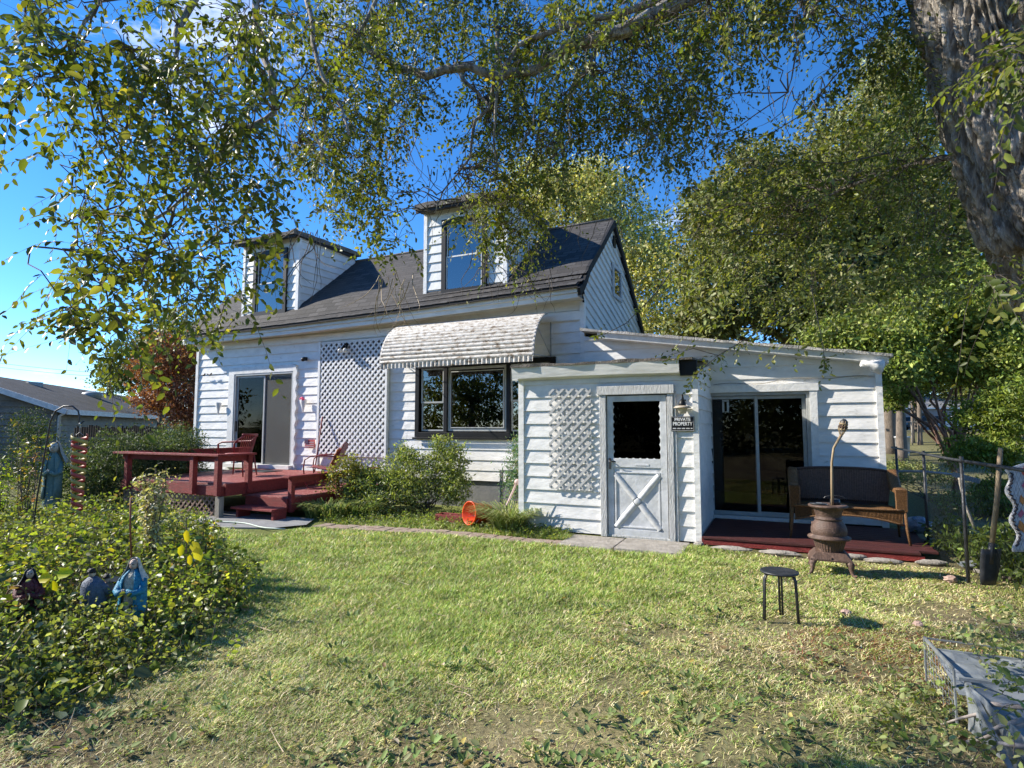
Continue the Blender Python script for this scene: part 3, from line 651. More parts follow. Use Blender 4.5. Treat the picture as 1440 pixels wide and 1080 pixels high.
for k in range(nseg):
    a = SX0-.09+(2.44)*k/nseg; b = SX0-.09+(2.44)*(k+1)/nseg; sag = lambda x: .012*math.sin((x+3.6)*1.3)
    mb.poly([(a, 7.74, 2.235+sag(a)), (b, 7.74, 2.235+sag(b)), (b, 7.715, 2.40), (a, 7.715, 2.40)]); mb.poly([(a, 7.74, 2.235+sag(a)), (a, SY-.03, 2.215), (b, SY-.03, 2.215), (b, 7.74, 2.235+sag(b))])
mb.poly([(SX0-.09, 7.715, 2.40), (SX0-.09, 7.74, 2.235), (SX0-.09, 7.9, 2.20), (SX0-.09, 7.9, 2.42)])
mb.box(SX0-.09, SX0-.0, 7.74, 7.76, 2.21, 2.235)
mb.build('shed_fascia', M['fascia'], house)
mb = MB(); mb.box(-1.15, -.93, 7.80, 7.86, 2.2, 2.40); mb.build('soffit_gap_shade', M['black'], house)  # solid black box stands in for the shade inside the open soffit
# storm door
dr = MB(); DX0, DX1 = -2.17, -1.35
dr.box(DX0, DX1, 7.86, 7.895, .03, .12); dr.box(DX0, DX0+.085, 7.86, 7.895, .12, 1.95); dr.box(DX1-.085, DX1, 7.86, 7.895, .12, 1.95); dr.box(DX0+.085, DX1-.085, 7.86, 7.895, 1.87, 1.95); dr.box(DX0+.085, DX1-.085, 7.86, 7.895, .96, 1.08)
dr.box(DX0+.085, DX1-.085, 7.875, 7.885, .12, .96)
cx, cz = (DX0+DX1)/2, .50
# raised X with pillowed ridges
def ridge(a, b, w, h):
    a = np.array(a, float); b = np.array(b, float); d = nrm(b-a); s = np.array([-d[2], 0, d[0]])
    rows = []
    for k in range(7):
        q = -1+2*k/6; rows.append([a+s*q*w+np.array([0, -h*(1-q*q), 0]), b+s*q*w+np.array([0, -h*(1-q*q), 0])])
    dr.grid(rows)
for sx in (-1, 1):
    for sz in (-1, 1): ridge((cx+sx*.035, 7.872, cz+sz*.04), (cx+sx*.30, 7.872, cz+sz*.36), .045, .026)
dr.ball((cx, 7.862, cz), .05, .02, .05, n=10)
box_frame(dr, DX0+.1, DX1-.1, .14, .90, 7.862, 7.874, .02)
dr.box(cx-.02, cx+.17, 7.855, 7.861, .985, 1.01)
door = dr.build('storm_door', M['door'], house, bevel=.004)
wv = MB(); n = 96; x0, x1, z0, z1 = DX0+.08, DX1-.08, 1.07, 1.90   # scalloped surround
inner = []; outer = []
def scal(t):
    per = 2*((x1-x0)+(z1-z0)); s = t*per; w, h = x1-x0, z1-z0
    if s < w: p = (x0+s, z0); nrm_ = (0, 1); q = s
    elif s < w+h: p = (x1, z0+s-w); nrm_ = (-1, 0); q = s-w
    elif s < 2*w+h: p = (x1-(s-w-h), z1); nrm_ = (0, -1); q = s-w-h
    else: p = (x0, z1-(s-2*w-h)); nrm_ = (1, 0); q = s-2*w-h
    L = w if nrm_[0] == 0 else h; k = round(L/.10); e = .004+.020*(1-abs(math.sin(PI*k*q/L)))
    return p, (p[0]+nrm_[0]*e, p[1]+nrm_[1]*e)
n = 400
for k in range(n+1): a, b = scal((k % n)/n); outer.append((a[0], 7.868, a[1])); inner.append((b[0], 7.868, b[1]))
wv.grid([outer, inner], smooth=False); wv.build('scalloped_trim', M['door'], door)
g = MB(); g.box(x0-.005, x1+.005, 7.876, 7.880, z0-.005, z1+.005); g.build('screen', glassmat('dark_screen', .12, .25, .02, 1.3), door)
h = MB(); h.box(DX0+.02, DX0+.05, 7.84, 7.86, .93, 1.08); h.tube([(DX0+.035, 7.835, 1.06), (DX0+.035, 7.81, 1.04), (DX0+.13, 7.81, 1.035)], .009, 6); h.build('handle', M['blackmetal'], door)
f = MB(); f.box(-2.27, -2.18, 7.83, 7.92, .0, 2.05); f.box(-1.335, -1.255, 7.83, 7.92, .0, 2.05); f.box(-2.30, -1.235, 7.81, 7.92, 1.965, 2.09); f.box(-2.18, -1.335, 7.85, 7.9, -.0, .03); f.box(-1.25, -1.215, 7.84, 7.9, .0, 2.0)
f.build('door_frame', M['oldwood'], house, bevel=.005)

# lean-to
LX1 = 1.36; LS = (-1.04, .46, .09, 2.06)
def ltop(x): return 3.10+(x+2.7)*(2.47-3.10)/(1.42+2.7)
mb = MB(); pieces = []
for p in rects_minus(-3.05, LX1, .12, 3.3, [LS, (-3.2, -.98, 0, 2.45)]):
    q = clip(p, (3.10-2.47)/(1.42+2.7), 1, 3.10+(-2.7)*(-1)*0+(3.10-2.47)/(4.12)*(-2.7)-.03)
    if len(q) > 2: pieces.append(q)
siding(mb, pieces, lambda s, z, o: (s, 9.64-o, z), seed=41, z0=.12, exposure=.195)
siding(mb, [[(9.64, .12), (13.9, .12), (13.9, 2.45), (9.64, 2.45)]], lambda s, z, o: (LX1+o, s, z), seed=42, z0=.12, exposure=.195)
mb.build('side_wall', M['siding'], house)
mb = MB()
for (a, b, c, d) in [(-1.1, LS[0], 0, 2.6), (LS[1], LX1, 0, 2.4), (LS[0], LS[1], LS[3], 2.5), (-3.05, -1.1, 2.3, 2.75)]: mb.box(a, b, 9.67, 9.75, c, d)
mb.box(-3.0, LX1, 13.8, 13.88, 0, 2.4); mb.box(LX1-.08, LX1-.02, 9.76, 13.8, 0, 2.4); mb.box(-3.0, LX1-.1, 9.76, 13.78, .0, .08)
mb.build('side_lining', M['interior'], house)
mb = MB(); mb.box(LX1-.05, LX1+.03, 9.60, 9.68, .1, 2.4); mb.build('side_corner', M['siding'], house)
mb = MB(); rt = random.Random(8); T = []; B = []
for i in range(7):
    y = 9.36+(14.1-9.36)*i/6
    T.append([(x, y+rt.uniform(-.012, .012)*(i == 0), ltop(x)+.075+rt.uniform(-.008, .01)) for x in np.linspace(-3.05, 1.50, 34)]); B.append([(p[0], y, ltop(p[0])+.035) for p in T[-1]])
mb.grid(T, smooth=False); mb.grid(B, smooth=False); mb.grid([T[0], B[0]], smooth=False); mb.grid([[r[-1] for r in T], [r[-1] for r in B]], smooth=False)
mb.build('side_roof', pm('pale_roll_roofing', (.52, .50, .47), (.34, .32, .29), sc=12, rough=.9, bump=.6, c3=(.12, .11, .1), sc3=14, th3=.6), house)
mb = MB(); xs = np.linspace(-2.75, 1.45, 14)
for a, b in zip(xs[:-1], xs[1:]):
    mb.poly([(a, 9.41, ltop(a)-.06), (b, 9.41, ltop(b)-.06), (b, 9.39, ltop(b)+.034), (a, 9.39, ltop(a)+.034)]); mb.poly([(a, 9.41, ltop(a)-.06), (a, 9.62, ltop(a)-.07), (b, 9.62, ltop(b)-.07), (b, 9.41, ltop(b)-.06)])
mb.box(1.42, 1.45, 9.4, 14, ltop(1.44)-.06, ltop(1.44)+.03)
mb.build('side_fascia', M['trim'], house)
s2 = slider('sliding_door', LS[0], LS[1], LS[2], LS[3], 9.66, False)
mb = MB(); mb.box(LS[1], LS[1]+.1, 9.58, 9.70, .1, 2.06); mb.box(LS[0]-.06, LS[1]+.12, 9.57, 9.70, 2.06, 2.17); mb.box(LS[0]-.06, LS[0], 9.6, 9.7, .1, 2.06); mb.box(LS[0], LS[1]+.02, 9.5, 9.62, .09, .14); mb.build('door_trim', M['trim'], s2)
mb = MB(); mb.box(-.78, -.75, 9.655, 9.67, 1.75, 1.93); mb.box(-.71, -.68, 9.655, 9.67, 1.75, 1.93); mb.box(-.78, -.68, 9.655, 9.67, 1.92, 1.95); mb.build('glass_hanger', M['alu'], s2)

# ------------------------------------------------------------------ lattice
def lattice(mb, x0, x1, z0, z1, y, w=.038, pitch=.10, th=.008, dirs=(0, 1)):
    box = [(x0, z0), (x1, z0), (x1, z1), (x0, z1)]; q = .70710678
    for dd, sgn in enumerate((1, -1)):
        nx, nz = (q, q) if sgn == 1 else (q, -q); ts = [p[0]*nx+p[1]*nz for p in box]; t = math.floor(min(ts)/pitch)*pitch
        while t < max(ts):
            p = clip(clip(box, -nx, -nz, -(t)), nx, nz, t+w)
            if len(p) > 2:
                ya = y-dd*th; n = len(p); vs = [(a, ya, b) for a, b in p]+[(a, ya-th, b) for a, b in p]
                mb.mesh(vs, [tuple(range(n)), tuple(range(2*n-1, n-1, -1))]+[(i, i+n, (i+1) % n+n, (i+1) % n) for i in range(n)])
            t += pitch
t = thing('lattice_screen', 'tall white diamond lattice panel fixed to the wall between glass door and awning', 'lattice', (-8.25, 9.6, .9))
mb = MB()
for a, b in ((-9.14, -8.55), (-8.545, -7.95), (-7.945, -7.36)): lattice(mb, a, b, .90, 3.36, 9.61-.004*(a > -8.6), .042, .102)
mb.build('slats', M['lattice'], t)
mb = MB(); mb.box(-9.14, -7.36, 9.66, 9.672, .98, 3.36); mb.build('shade_backing', pm('lattice_gap_shade', (.17, .17, .165), (.12, .12, .12), sc=4, rough=.8), t)  # added dark sheet: puts the shade of the lattice gaps into its colour
mb = MB(); mb.box(-9.20, -9.145, 9.585, 9.66, .6, 3.42); mb.box(-7.355, -7.31, 9.58, 9.66, .6, 3.38); mb.box(-9.14, -7.36, 9.60, 9.66, 3.365, 3.40); mb.build('frame', M['lattice'], t)
t = MB(); lattice(t, -3.03, -2.39, .62, 2.07, 7.825, .034, .105, .007)
tag(t.build('lattice_trellis', M['latticeg']), 'narrow grey white diamond trellis on the wall left of the white door', 'trellis')

# ------------------------------------------------------------------ deck
DZ = .57
deck = thing('deck', 'raised red painted wooden deck with low rails and steps at the left glass door', 'deck', (-9.8, 8, 0))
mb = MB(); y = 6.72
while y < 9.5:
    x1 = -8.42-.06*(y-6.72); mb.box(-11.15, x1, y, y+.137, DZ-.035+random.uniform(-.003, .003), DZ); y += .143
mb.build('floor_boards', M['redtop'], deck, bevel=.004)
mb = MB(); mb.box(-11.15, -8.42, 6.66, 6.70, .36, DZ-.038); mb.bar((-8.40, 6.70, .465), (-8.56, 9.5, .465), .04, .2); mb.box(-11.18, -11.15, 6.7, 9.5, .36, DZ-.04); mb.box(-9.9, -9.2, 6.63, 6.66, .38, DZ-.03); mb.box(-9.05, -8.5, 6.63, 6.66, .38, DZ-.04); mb.build('skirt_board', M['red'], deck)
mb = MB(); lattice(mb, -11.1, -8.6, .02, .36, 6.70, .03, .085, .006); mb.build('skirt_lattice', pm('brown_lattice', (.24, .16, .12), (.17, .11, .09)), deck)
for (xa, ya) in ((-8.5, 6.6), (-11.12, 6.72)): mb = MB(); mb.box(xa, xa+.1, ya, ya+.09, 0, .36); mb.build('post', M['greywood'], deck)
for (x, yy) in [(-10.95, 6.66), (-9.06, 6.6), (-8.45, 6.6), (-8.42, 7.18)]:
    mb = MB(); mb.box(x-.045, x+.045, yy-.045, yy+.045, .38, 1.03); mb.build('rail_post', M['red'], deck, bevel=.004)
for (x, yy) in [(-11.1, 8.0), (-11.1, 9.4)]:
    mb = MB(); mb.box(x-.045, x+.045, yy-.045, yy+.045, .57, 1.03); mb.build('rail_post', M['red'], deck, bevel=.004)
mb = MB(); mb.box(-11.2, -8.37, 6.52, 6.70, 1.03, 1.065); mb.bar((-8.44, 6.702, 1.048), (-8.40, 7.27, 1.048), .14, .035); mb.box(-11.2, -11.04, 6.702, 9.5, 1.03, 1.065)
mb.box(-11.12, -8.42, 6.655, 6.69, .93, 1.028); mb.bar((-8.46, 6.69, .98), (-8.44, 7.2, .98), .03, .09); mb.box(-11.1, -11.06, 6.7, 9.4, .93, 1.03); mb.build('rail', M['red'], deck, bevel=.004)
# landing and step
mb = MB(); y = 7.14
while y < 9.45: mb.box(-8.52-.05*(y-7.1), -7.42, y, y+.137, .315+random.uniform(-.002, .002), .35); y += .143
mb.build('landing', M['redtop'], deck, bevel=.004)
mb = MB(); mb.box(-8.38, -7.42, 7.10, 7.135, .16, .33); mb.box(-7.455, -7.42, 7.14, 9.4, .12, .313); mb.build('landing_skirt', M['red'], deck)
mb = MB(); mb.box(-8.30, -7.36, 6.74, 7.06, .16, .195); mb.box(-7.41, -7.36, 6.78, 7.05, 0, .158); mb.box(-8.24, -8.19, 6.8, 7.05, 0, .158); mb.build('step', M['red'], deck, bevel=.004)
for yy in (7.18, 8.25, 9.3):
    mb = MB(); mb.box(-7.44, -7.36, yy-.04, yy+.04, .1, .67); mb.build('rail_post', M['red'], deck, bevel=.004)
mb = MB(); mb.box(-7.47, -7.33, 7.05, 9.42, .67, .705); mb.box(-7.42, -7.385, 7.2, 9.3, .58, .668); mb.build('rail', M['red'], deck, bevel=.004)
mb = MB(); mb.tube([D(240+i*12, 727+3*math.sin(i*.7)+i*.35, 9.3) for i in range(15)], .012, 6)
for i in range(len(mb.v)): pass
hp = [(-9.1+i*.16, 6.42+.06*math.sin(i*.8)-.012*i, .036) for i in range(17)]
mb = MB(); mb.tube(hp, .012, 6); tag(mb.build('garden_hose', cmat('pale_green_hose', (.45, .52, .45))), 'pale garden hose lying on the concrete in front of the deck steps', 'hose')
mb = MB(); mb.box(-10.6, -9.75, 8.7, 9.2, DZ+.001, DZ+.014); tag(mb.build('door_mat', M['blackmetal'], bevel=.004), 'dark door mat lying on the red deck before the glass door', 'mat')

# chairs on the deck
def fan_chair():
    t = thing('patio_chair', 'red stacking armchair with slatted rounded back on the deck', 'chair', (-9.62, 7.95, DZ), math.radians(200))
    m = MB()
    m.grid([[(.24*math.cos(a)*r, .25*math.sin(a)*r, .41+.02*r*r) for a in np.linspace(0, 2*PI, 21)] for r in (.01, .5, 1.0)]); m.build('seat', M['redchair'], t, False, solid=.02)
    for sx in (-1, 1):
        for sy in (-1, 1):
            m = MB(); m.tube([(sx*.2, sy*.2, .41), (sx*.25, sy*.25, 0)], [.017, .012], 8); m.build('leg', M['redchair'], t, False)
    for sy in (-1, 1):
        m = MB(); m.tube([(.25, sy*.25, .38), (.26, sy*.27, .62), (.18, sy*.28, .66), (-.1, sy*.28, .67), (-.24, sy*.24, .78)], .018, 8); m.build('arm', M['redchair'], t, False)
    m = MB(); n = 13
    for k in range(n):
        a = -1.15+2.3*k/(n-1); m.bar((-.22*math.cos(a*.8), .22*math.sin(a*.95), .42), (-.31*math.cos(a*.7), .27*math.sin(a), .80), .014, .008)
    m.tube([(-.31*math.cos(a*.7), .27*math.sin(a), .80) for a in np.linspace(-1.2, 1.2, 13)], .02, 8); m.build('backrest', M['redchair'], t, False)
fan_chair()
def lawn_chair():
    t = thing('metal_lawn_chair', 'red metal lawn chair with looped tube arms on the lower landing', 'chair', (-8.0, 8.55, .35), math.radians(207))
    m = MB(); m.grid([[(.26-.5*i/8, -.24+.48*j/8, .37+.03*math.cos(i*.4)+.015*((j-4)/4)**2) for j in range(9)] for i in range(9)]); m.build('seat', M['redchair'], t, False, solid=.012)
    m = MB(); m.grid([[(-.24-.18*i/10, (-.24+.48*j/8)*(1-.12*(i/10)**3), .38+.45*i/10+(.05*(1-((j-4)/4)**2) if i == 10 else 0)) for j in range(9)] for i in range(11)])
    m.build('backrest', M['redchair'], t, False, solid=.012)
    for sy in (-1, 1):
        m = MB(); y = sy*.29; pts = [(-.40, y*.9, .60), (-.1, y, .63), (.16, y, .62), (.27, y, .55), (.29, y, .40), (.26, y, .15), (.20, y, .03), (.0, y, .015), (-.4, y, .02)]; m.tube(pts, .013, 8); m.build('arm_tube', M['redchair'], t, False)
    m = MB(); m.tube([(-.4, -.29, .02), (-.4, .29, .02)], .013, 8); m.build('base_tube', M['redchair'], t, False)
    c = MB(); rng = random.Random(2); rows = []
    L = t.location; a = t.rotation_euler.z
    for i in range(9):
        rows.append([])
        for j in range(7):
            x = -.21-.2*i/10+.02*rng.random()+.02; y = -.05+.3*j/6; z = .41+.40*i/9+.01*rng.random()
            rows[-1].append((L[0]+x*math.cos(a)-y*math.sin(a), L[1]+x*math.sin(a)+y*math.cos(a), L[2]+z))
    c.grid(rows)
    tag(c.build('towel', pm('orange_towel', (.75, .25, .08), (.7, .5, .42), sc=6, rough=.9, c3=(.75, .68, .62), sc3=4, th3=.5), solid=.015), 'orange and pale towel draped over the back of the metal lawn chair', 'towel')
lawn_chair()
mb = MB(); mb.tube([(-8.93, 9.25, .36), (-9.0, 9.55, 1.75)], .014, 8); tag(mb.build('broom_handle', cmat('dark_red_pole', (.2, .04, .04))), 'thin dark red pole leaning on the wall beside the lattice', 'pole')

# wall bits
def wall_cone(x, z, flower, label):
    t = thing('wall_planter', label, 'planter', (x, 9.6, z))
    m = MB(); m.lathe([(.10, .12), (.085, .05), (.04, -.06), (.02, -.16), (.001, -.18)], (x, 9.58, z), 18, sy=.6); m.build('cone', M['trim'], t)
    if flower:
        m = MB()
        for k in range(7): m.ball((x-.05+.02*k*.8, 9.55+.012*math.sin(k), z+.13+.02*math.sin(k*2)), .028, n=8)
        m.build('flower', cmat('pink_flower', (.75, .05, .16)), t)
wall_cone(-9.60, 2.02, True, 'white cone wall planter with a pink flower right of the deck door')
wall_cone(-12.35, 2.0, False, 'empty white cone wall planter left of the deck door')
t = thing('flag_plaque', 'small red and white striped plaque with a dark corner below the pink flower', 'plaque', (-9.42, 9.63, 1.1))
m = MB(); m.box(-9.56, -9.28, 9.62, 9.64, 1.07, 1.25); m.build('panel', cmat('plaque_red', (.45, .10, .10)), t)
m = MB()
for k in range(3): m.box(-9.55, -9.29, 9.614, 9.618, 1.09+k*.045, 1.105+k*.045)
m.build('stripe', cmat('plaque_white', (.6, .45, .45)), t)
m = MB(); m.box(-9.56, -9.45, 9.605, 9.61, 1.16, 1.25); m.build('canton', cmat('plaque_dark', (.08, .05, .10)), t)
def flood():
    t = thing('floodlight', 'twin white floodlight bulbs above the tall lattice', 'light', (-8.4, 9.55, 3.28))
    m = MB(); m.lathe([(.001, -.01), (.05, -.01), (.05, .03), (.001, .03)], (-8.4, 9.57, 3.3), 14); m.build('base', M['black'], t)
    for s in (-1, 1):
        m = MB(); m.tube([(-8.4+s*.03, 9.55, 3.28), (-8.4+s*.06, 9.50, 3.2)], [.025, .03], 8); m.build('holder', M['black'], t)
        m = MB(); m.ball((-8.4+s*.07, 9.46, 3.16), .05, n=12); m.build('bulb', cmat('bulb_glass', (.6, .6, .58), .15), t)
flood()
m = MB(); m.ball((-9.62, 9.56, 3.04), .045, .045, .045); m.box(-9.65, -9.59, 9.58, 9.66, 3.02, 3.1); tag(m.build('doorbell_camera', M['black']), 'small round black fixture on the wall right above the deck door trim', 'fixture')
for i, x in enumerate((-12.95, -12.72)):
    m = MB(); m.ball((x, 9.6, 2.82), .05, .015, .025, n=8); m.ball((x+.04, 9.6, 2.85), .022, .012, .02, n=8); m.bar((x-.04, 9.6, 2.81), (x-.11, 9.6, 2.83+.02*i), .03, .006)
    tag(m.build('bird_ornament', M['black']), ['dark metal bird on the wall nearer the left house corner', 'dark metal bird on the wall nearer the deck door'][i], 'ornament', 'metal birds on the wall')
# lantern
t = thing('wall_lantern', 'black wall lantern with cream shade above the property sign', 'lantern', (-1.12, 7.8, 1.7))
m = MB(); m.lathe([(.001, 0), (.035, 0), (.035, .02), (.001, .02)], (-1.12, 7.84, 1.86), 12, sy=.5); m.tube([(-1.12, 7.84, 1.87), (-1.12, 7.79, 1.95), (-1.12, 7.74, 1.93), (-1.12, 7.73, 1.85)], .008, 6); m.lathe([(.012, .1), (.03, .085), (.045, .05), (.05, .02), (.04, .0)], (-1.12, 7.74, 1.78), 16); m.build('bracket', M['black'], t)
m = MB(); m.lathe([(.001, .02), (.08, .012), (.115, -.01), (.112, -.018), (.08, -.012)], (-1.12, 7.74, 1.78), 20); m.build('cap', cmat('cream_metal', (.45, .38, .3)), t)
m = MB(); m.lathe([(.07, -.015), (.045, -.09), (.001, -.095)], (-1.12, 7.74, 1.78), 16); m.build('shade', cmat('cream_glass', (.55, .48, .38), .3), t)
# sign with lettering
t = thing('property_sign', 'small black sign reading private property beside the white door', 'sign', (-1.13, 7.83, 1.55))
m = MB(); m.box(-1.285, -.985, 7.825, 7.833, 1.46, 1.655); m.build('plate', cmat('sign_black', (.012, .012, .014), .35), t)
m = MB(); box_frame(m, -1.28, -.99, 1.465, 1.65, 7.8225, 7.8245, .004); m.build('border', cmat('sign_white2', (.6, .6, .6)), t)
def text(s, x, z, size, y, mat, parent, name='lettering', sx=1.0):
    c = bpy.data.curves.new(name, 'FONT'); c.body = s; c.size = size; c.align_x = 'CENTER'; c.align_y = 'CENTER'; c.extrude = .001; c.offset = .0012
    o = bpy.data.objects.new(name+'_src', c); COL.objects.link(o); bpy.context.view_layer.update()
    me = bpy.data.meshes.new_from_object(o.evaluated_get(bpy.context.evaluated_depsgraph_get())); bpy.data.objects.remove(o)
    n = len(me.vertices); co = np.empty(n*3, 'f'); me.vertices.foreach_get('co', co); co = co.reshape(-1, 3)
    w = np.stack([x+co[:, 0]*sx, y-co[:, 2], z+co[:, 1]], 1).astype('f'); me.vertices.foreach_set('co', w.ravel()); me.materials.clear(); me.update()
    return link_mesh(name, me, mat, parent)
wl = cmat('sign_white', (.8, .8, .8))
text('PRIVATE', -1.135, 1.613, .058, 7.822, wl, t, sx=.95); text('PROPERTY', -1.135, 1.555, .066, 7.822, wl, t, sx=.80)
m = MB()
for k in range(22): m.box(-1.26+k*.0115, -1.252+k*.0115, 7.8215, 7.8235, 1.488, 1.502) if k % 5 != 4 else None
m.build('small_print', wl, t)
m = MB(); m.lathe([(.11, .0), (.085, .10), (.05, .17), (.045, .26)], (0, 0, 0), 16); o = m.build('horn_fixture', M['trim'], solid=.004); o.location = (1.36, 9.42, 2.36); o.rotation_euler = (0, math.radians(-78), math.radians(15)); tag(o, 'white flared horn shaped fixture under the right end of the low roof', 'fixture')
mb = MB(); mb.tube([(x, 9.60-.01*math.sin(x*3), 2.22+.03*math.sin(x*2.2)+.02*math.sin(x*7)) for x in np.linspace(-.9, 1.3, 26)], .005, 5); tag(mb.build('cable', M['greywood']), 'thin loose cable sagging above the right glass door', 'cable')

# ================================================================== RIGHT SIDE: low deck, loveseat, stove, stool
t = thing('low_deck', 'low red board platform under the wicker loveseat', 'platform', (.3, 8.6, 0))
mb = MB(); y = 7.80
while y < 9.5:
    mb.box(-.92, (1.62 if y > 7.9 else 1.4)+random.uniform(-.02, .02), y, y+.14, .075+random.uniform(-.003, .004), .105); y += .147
mb.build('boards', pm('shaded_red_boards', (.075, .018, .016), (.04, .012, .011), sc=6, rough=.65, bump=.4, bsc=40, c3=(.22, .10, .085), sc3=7, th3=.6, stretch=(1, 5, 4)), t, bevel=.004)  # platform's shade is put into the darkened reds; paler patches are wear
mb = MB(); mb.box(-.92, 1.45, 7.81, 7.84, .01, .07); mb.build('skirt', M['red'], t)
for i, (x, y, L, a) in enumerate([(-.55, 7.60, .5, .02), (-.02, 7.58, .46, .03), (.75, 7.72, .3, .2), (1.02, 7.62, .42, .14), (1.5, 7.75, .35, .3), (-.95, 7.72, .14, .5), (2.0, 7.5, .4, -.1)]):
    m = MB(); m.ball((0, 0, .03), L/2, .06, .035, n=9, jit=.12); o = m.build('edging_stone', M['stone']); o.location = (x, y, -.01); o.rotation_euler = (0, 0, a)
    tag(o, ['long flat edging stone at the left front of the low deck', 'flat edging stone in the middle of the low deck front', 'short edging stone right behind the stove', 'flat broken slab in front of the loveseat right leg', 'grey slab at the right corner of the low deck', 'small dark lump at the foot of the shed corner', 'grey slab lying in the shade right of the low deck'][i], 'stone', 'stones along the low deck')
for i, (px, py, r) in enumerate([(1337, 818, .06), (1291, 880, .035), (1190, 864, .04)]):
    p = G(px, py); m = MB(); m.ball((p[0], p[1], r*.4), r, r*.8, r*.6, n=9, jit=.15)
    tag(m.build('garden_rock', cmat('pinkish_rock', (.40, .28, .23))), ['pinkish rock at the end of the stove shadow', 'small pale rock on the reddish turf near the metal cage', 'pale lump on the grass in the shadow of the stool'][i], 'rock', 'rocks on the lawn')
def loveseat():
    X0, X1, Yf, Yb, Z = .15, 1.36, 8.26, 8.86, .105
    t = thing('wicker_loveseat', 'curved honey wicker loveseat with brown woven back on the low red deck', 'loveseat', (.75, 8.5, Z))
    def arch(x): u = (x-X0)/(X1-X0)*2-1; return u
    # back: arched panel leaning back
    n = 24; nz = 14; T = []
    for i in range(nz+1):
        f = i/nz; row = []
        for k in range(n+1):
            u = -1+2*k/n; x = (X0+X1)/2+u*(.50+.085*f); zt = .38+.49*f*(1-.10*abs(u)**3); row.append((x, Yb-.08+.14*f-.05*abs(u)**2, Z+zt-.02))
        T.append(row)
    m = MB(); m.grid(T)
    m.build('backrest', M['wickd'], t, solid=.025)
    m = MB()   # woven strands
    for i in range(1, nz*2):
        f = i/(nz*2); m.tube([((X0+X1)/2+u*(.50+.085*f), Yb-.098+.14*f-.05*abs(u)**2, Z+.45+.40*f*(1-.10*abs(u)**3)) for u in np.linspace(-1, 1, 15)], .0066, 4)
    for k in range(0, 41):
        u = -1+2*k/40; m.tube([((X0+X1)/2+u*(.50+.085*f), Yb-.10+.14*f-.05*abs(u)**2, Z+.45+.40*f*(1-.10*abs(u)**3)) for f in (0, .5, 1)], .0066, 4)
    m.build('weave', M['wickl'], t)
    m = MB(); m.tube([((X0+X1)/2+u*.59, Yb+.05-.05*abs(u)**2, Z+.86-.04*abs(u)**3) for u in np.linspace(-1, 1, 21)], .02, 8); m.build('back_rim', M['wickd'], t)
    m = MB(); m.grid([[(X0+.06+(X1-X0-.12)*k/16, Yf+.03+(Yb-Yf-.1)*j/6, Z+.39+.012*math.sin(k)) for k in range(17)] for j in range(7)]); m.build('seat', M['wick'], t, solid=.03)
    # apron with arch
    A = []; 
    for k in range(41):
        u = -1+2*k/40; x = X0+.03+(X1-X0-.06)*k/40; zb = .24+.085*(1-u*u); A.append([(x, Yf-.02*(1-u*u)+.004*(k % 2), Z+.40), (x, Yf-.02*(1-u*u)+.004*(k % 2), Z+(.40+zb)/2), (x, Yf-.02*(1-u*u)+.004*(k % 2), Z+zb)])
    m = MB(); m.grid(A, smooth=False)
    for k in range(82):
        u = -1+2*k/81; x = X0+.03+(X1-X0-.06)*k/81; m.tube([(x, Yf-.012-.02*(1-u*u), Z+.395), (x, Yf-.012-.02*(1-u*u), Z+.25+.085*(1-u*u))], .0042, 4)
    m.tube([(X0+.02+(X1-X0-.04)*k/20, Yf-.015-.02*(1-(k/10-1)**2), Z+.41) for k in range(21)], .016, 8)
    m.tube([(X0+.02+(X1-X0-.04)*k/20, Yf-.015-.02*(1-(k/10-1)**2), Z+.235+.085*(1-(k/10-1)**2)) for k in range(21)], .012, 8)
    m.build('apron', M['wick'], t)
    for s, x in ((-1, X0), (1, X1)):
        m = MB(); T = []
        for i in range(9):      # arm wing: scroll from back rim down to arm, forward, then down
            f = i/8; y = Yb-.04-(Yb-Yf-.02)*f; zt = .66+.20*max(0, 1-f*2.6)**1.4
            T.append([(x+s*.005, y, Z+.38), (x+s*.02, y, Z+.5), (x+s*.03, y, Z+zt-.02), (x+s*.01, y, Z+zt), (x-s*.07, y, Z+zt-.01), (x-s*.085, y, Z+zt-.05)])
        m.grid(T)
        fr_ = [[(x+s*.005-s*.0, Yf+.0, Z+.38), (x-s*.07, Yf, Z+.38)], [(x+s*.03, Yf-.01, Z+.60), (x-s*.09, Yf-.01, Z+.60)], [(x+s*.015, Yf+.0, Z+.665), (x-s*.08, Yf+.0, Z+.665)]]
        m.grid(fr_)
        for k in range(12): m.tube([(x+s*.02-s*.1*k/11, Yf-.014, Z+.40), (x+s*.025-s*.11*k/11, Yf-.02, Z+.65)], .005, 4)
        m.build('armrest', M['wick'], t, solid=.018)
        m = MB(); m.tube([(x, Yf, Z+.4), (x+s*.012, Yf-.01, Z+.2), (x+s*.035, Yf-.03, Z)], [.02, .018, .014], 8); m.build('leg', M['wick'], t)
        m = MB(); m.tube([(x, Yb-.06, Z+.4), (x+s*.03, Yb, Z)], [.02, .014], 8); m.build('leg', M['wick'], t)
loveseat()
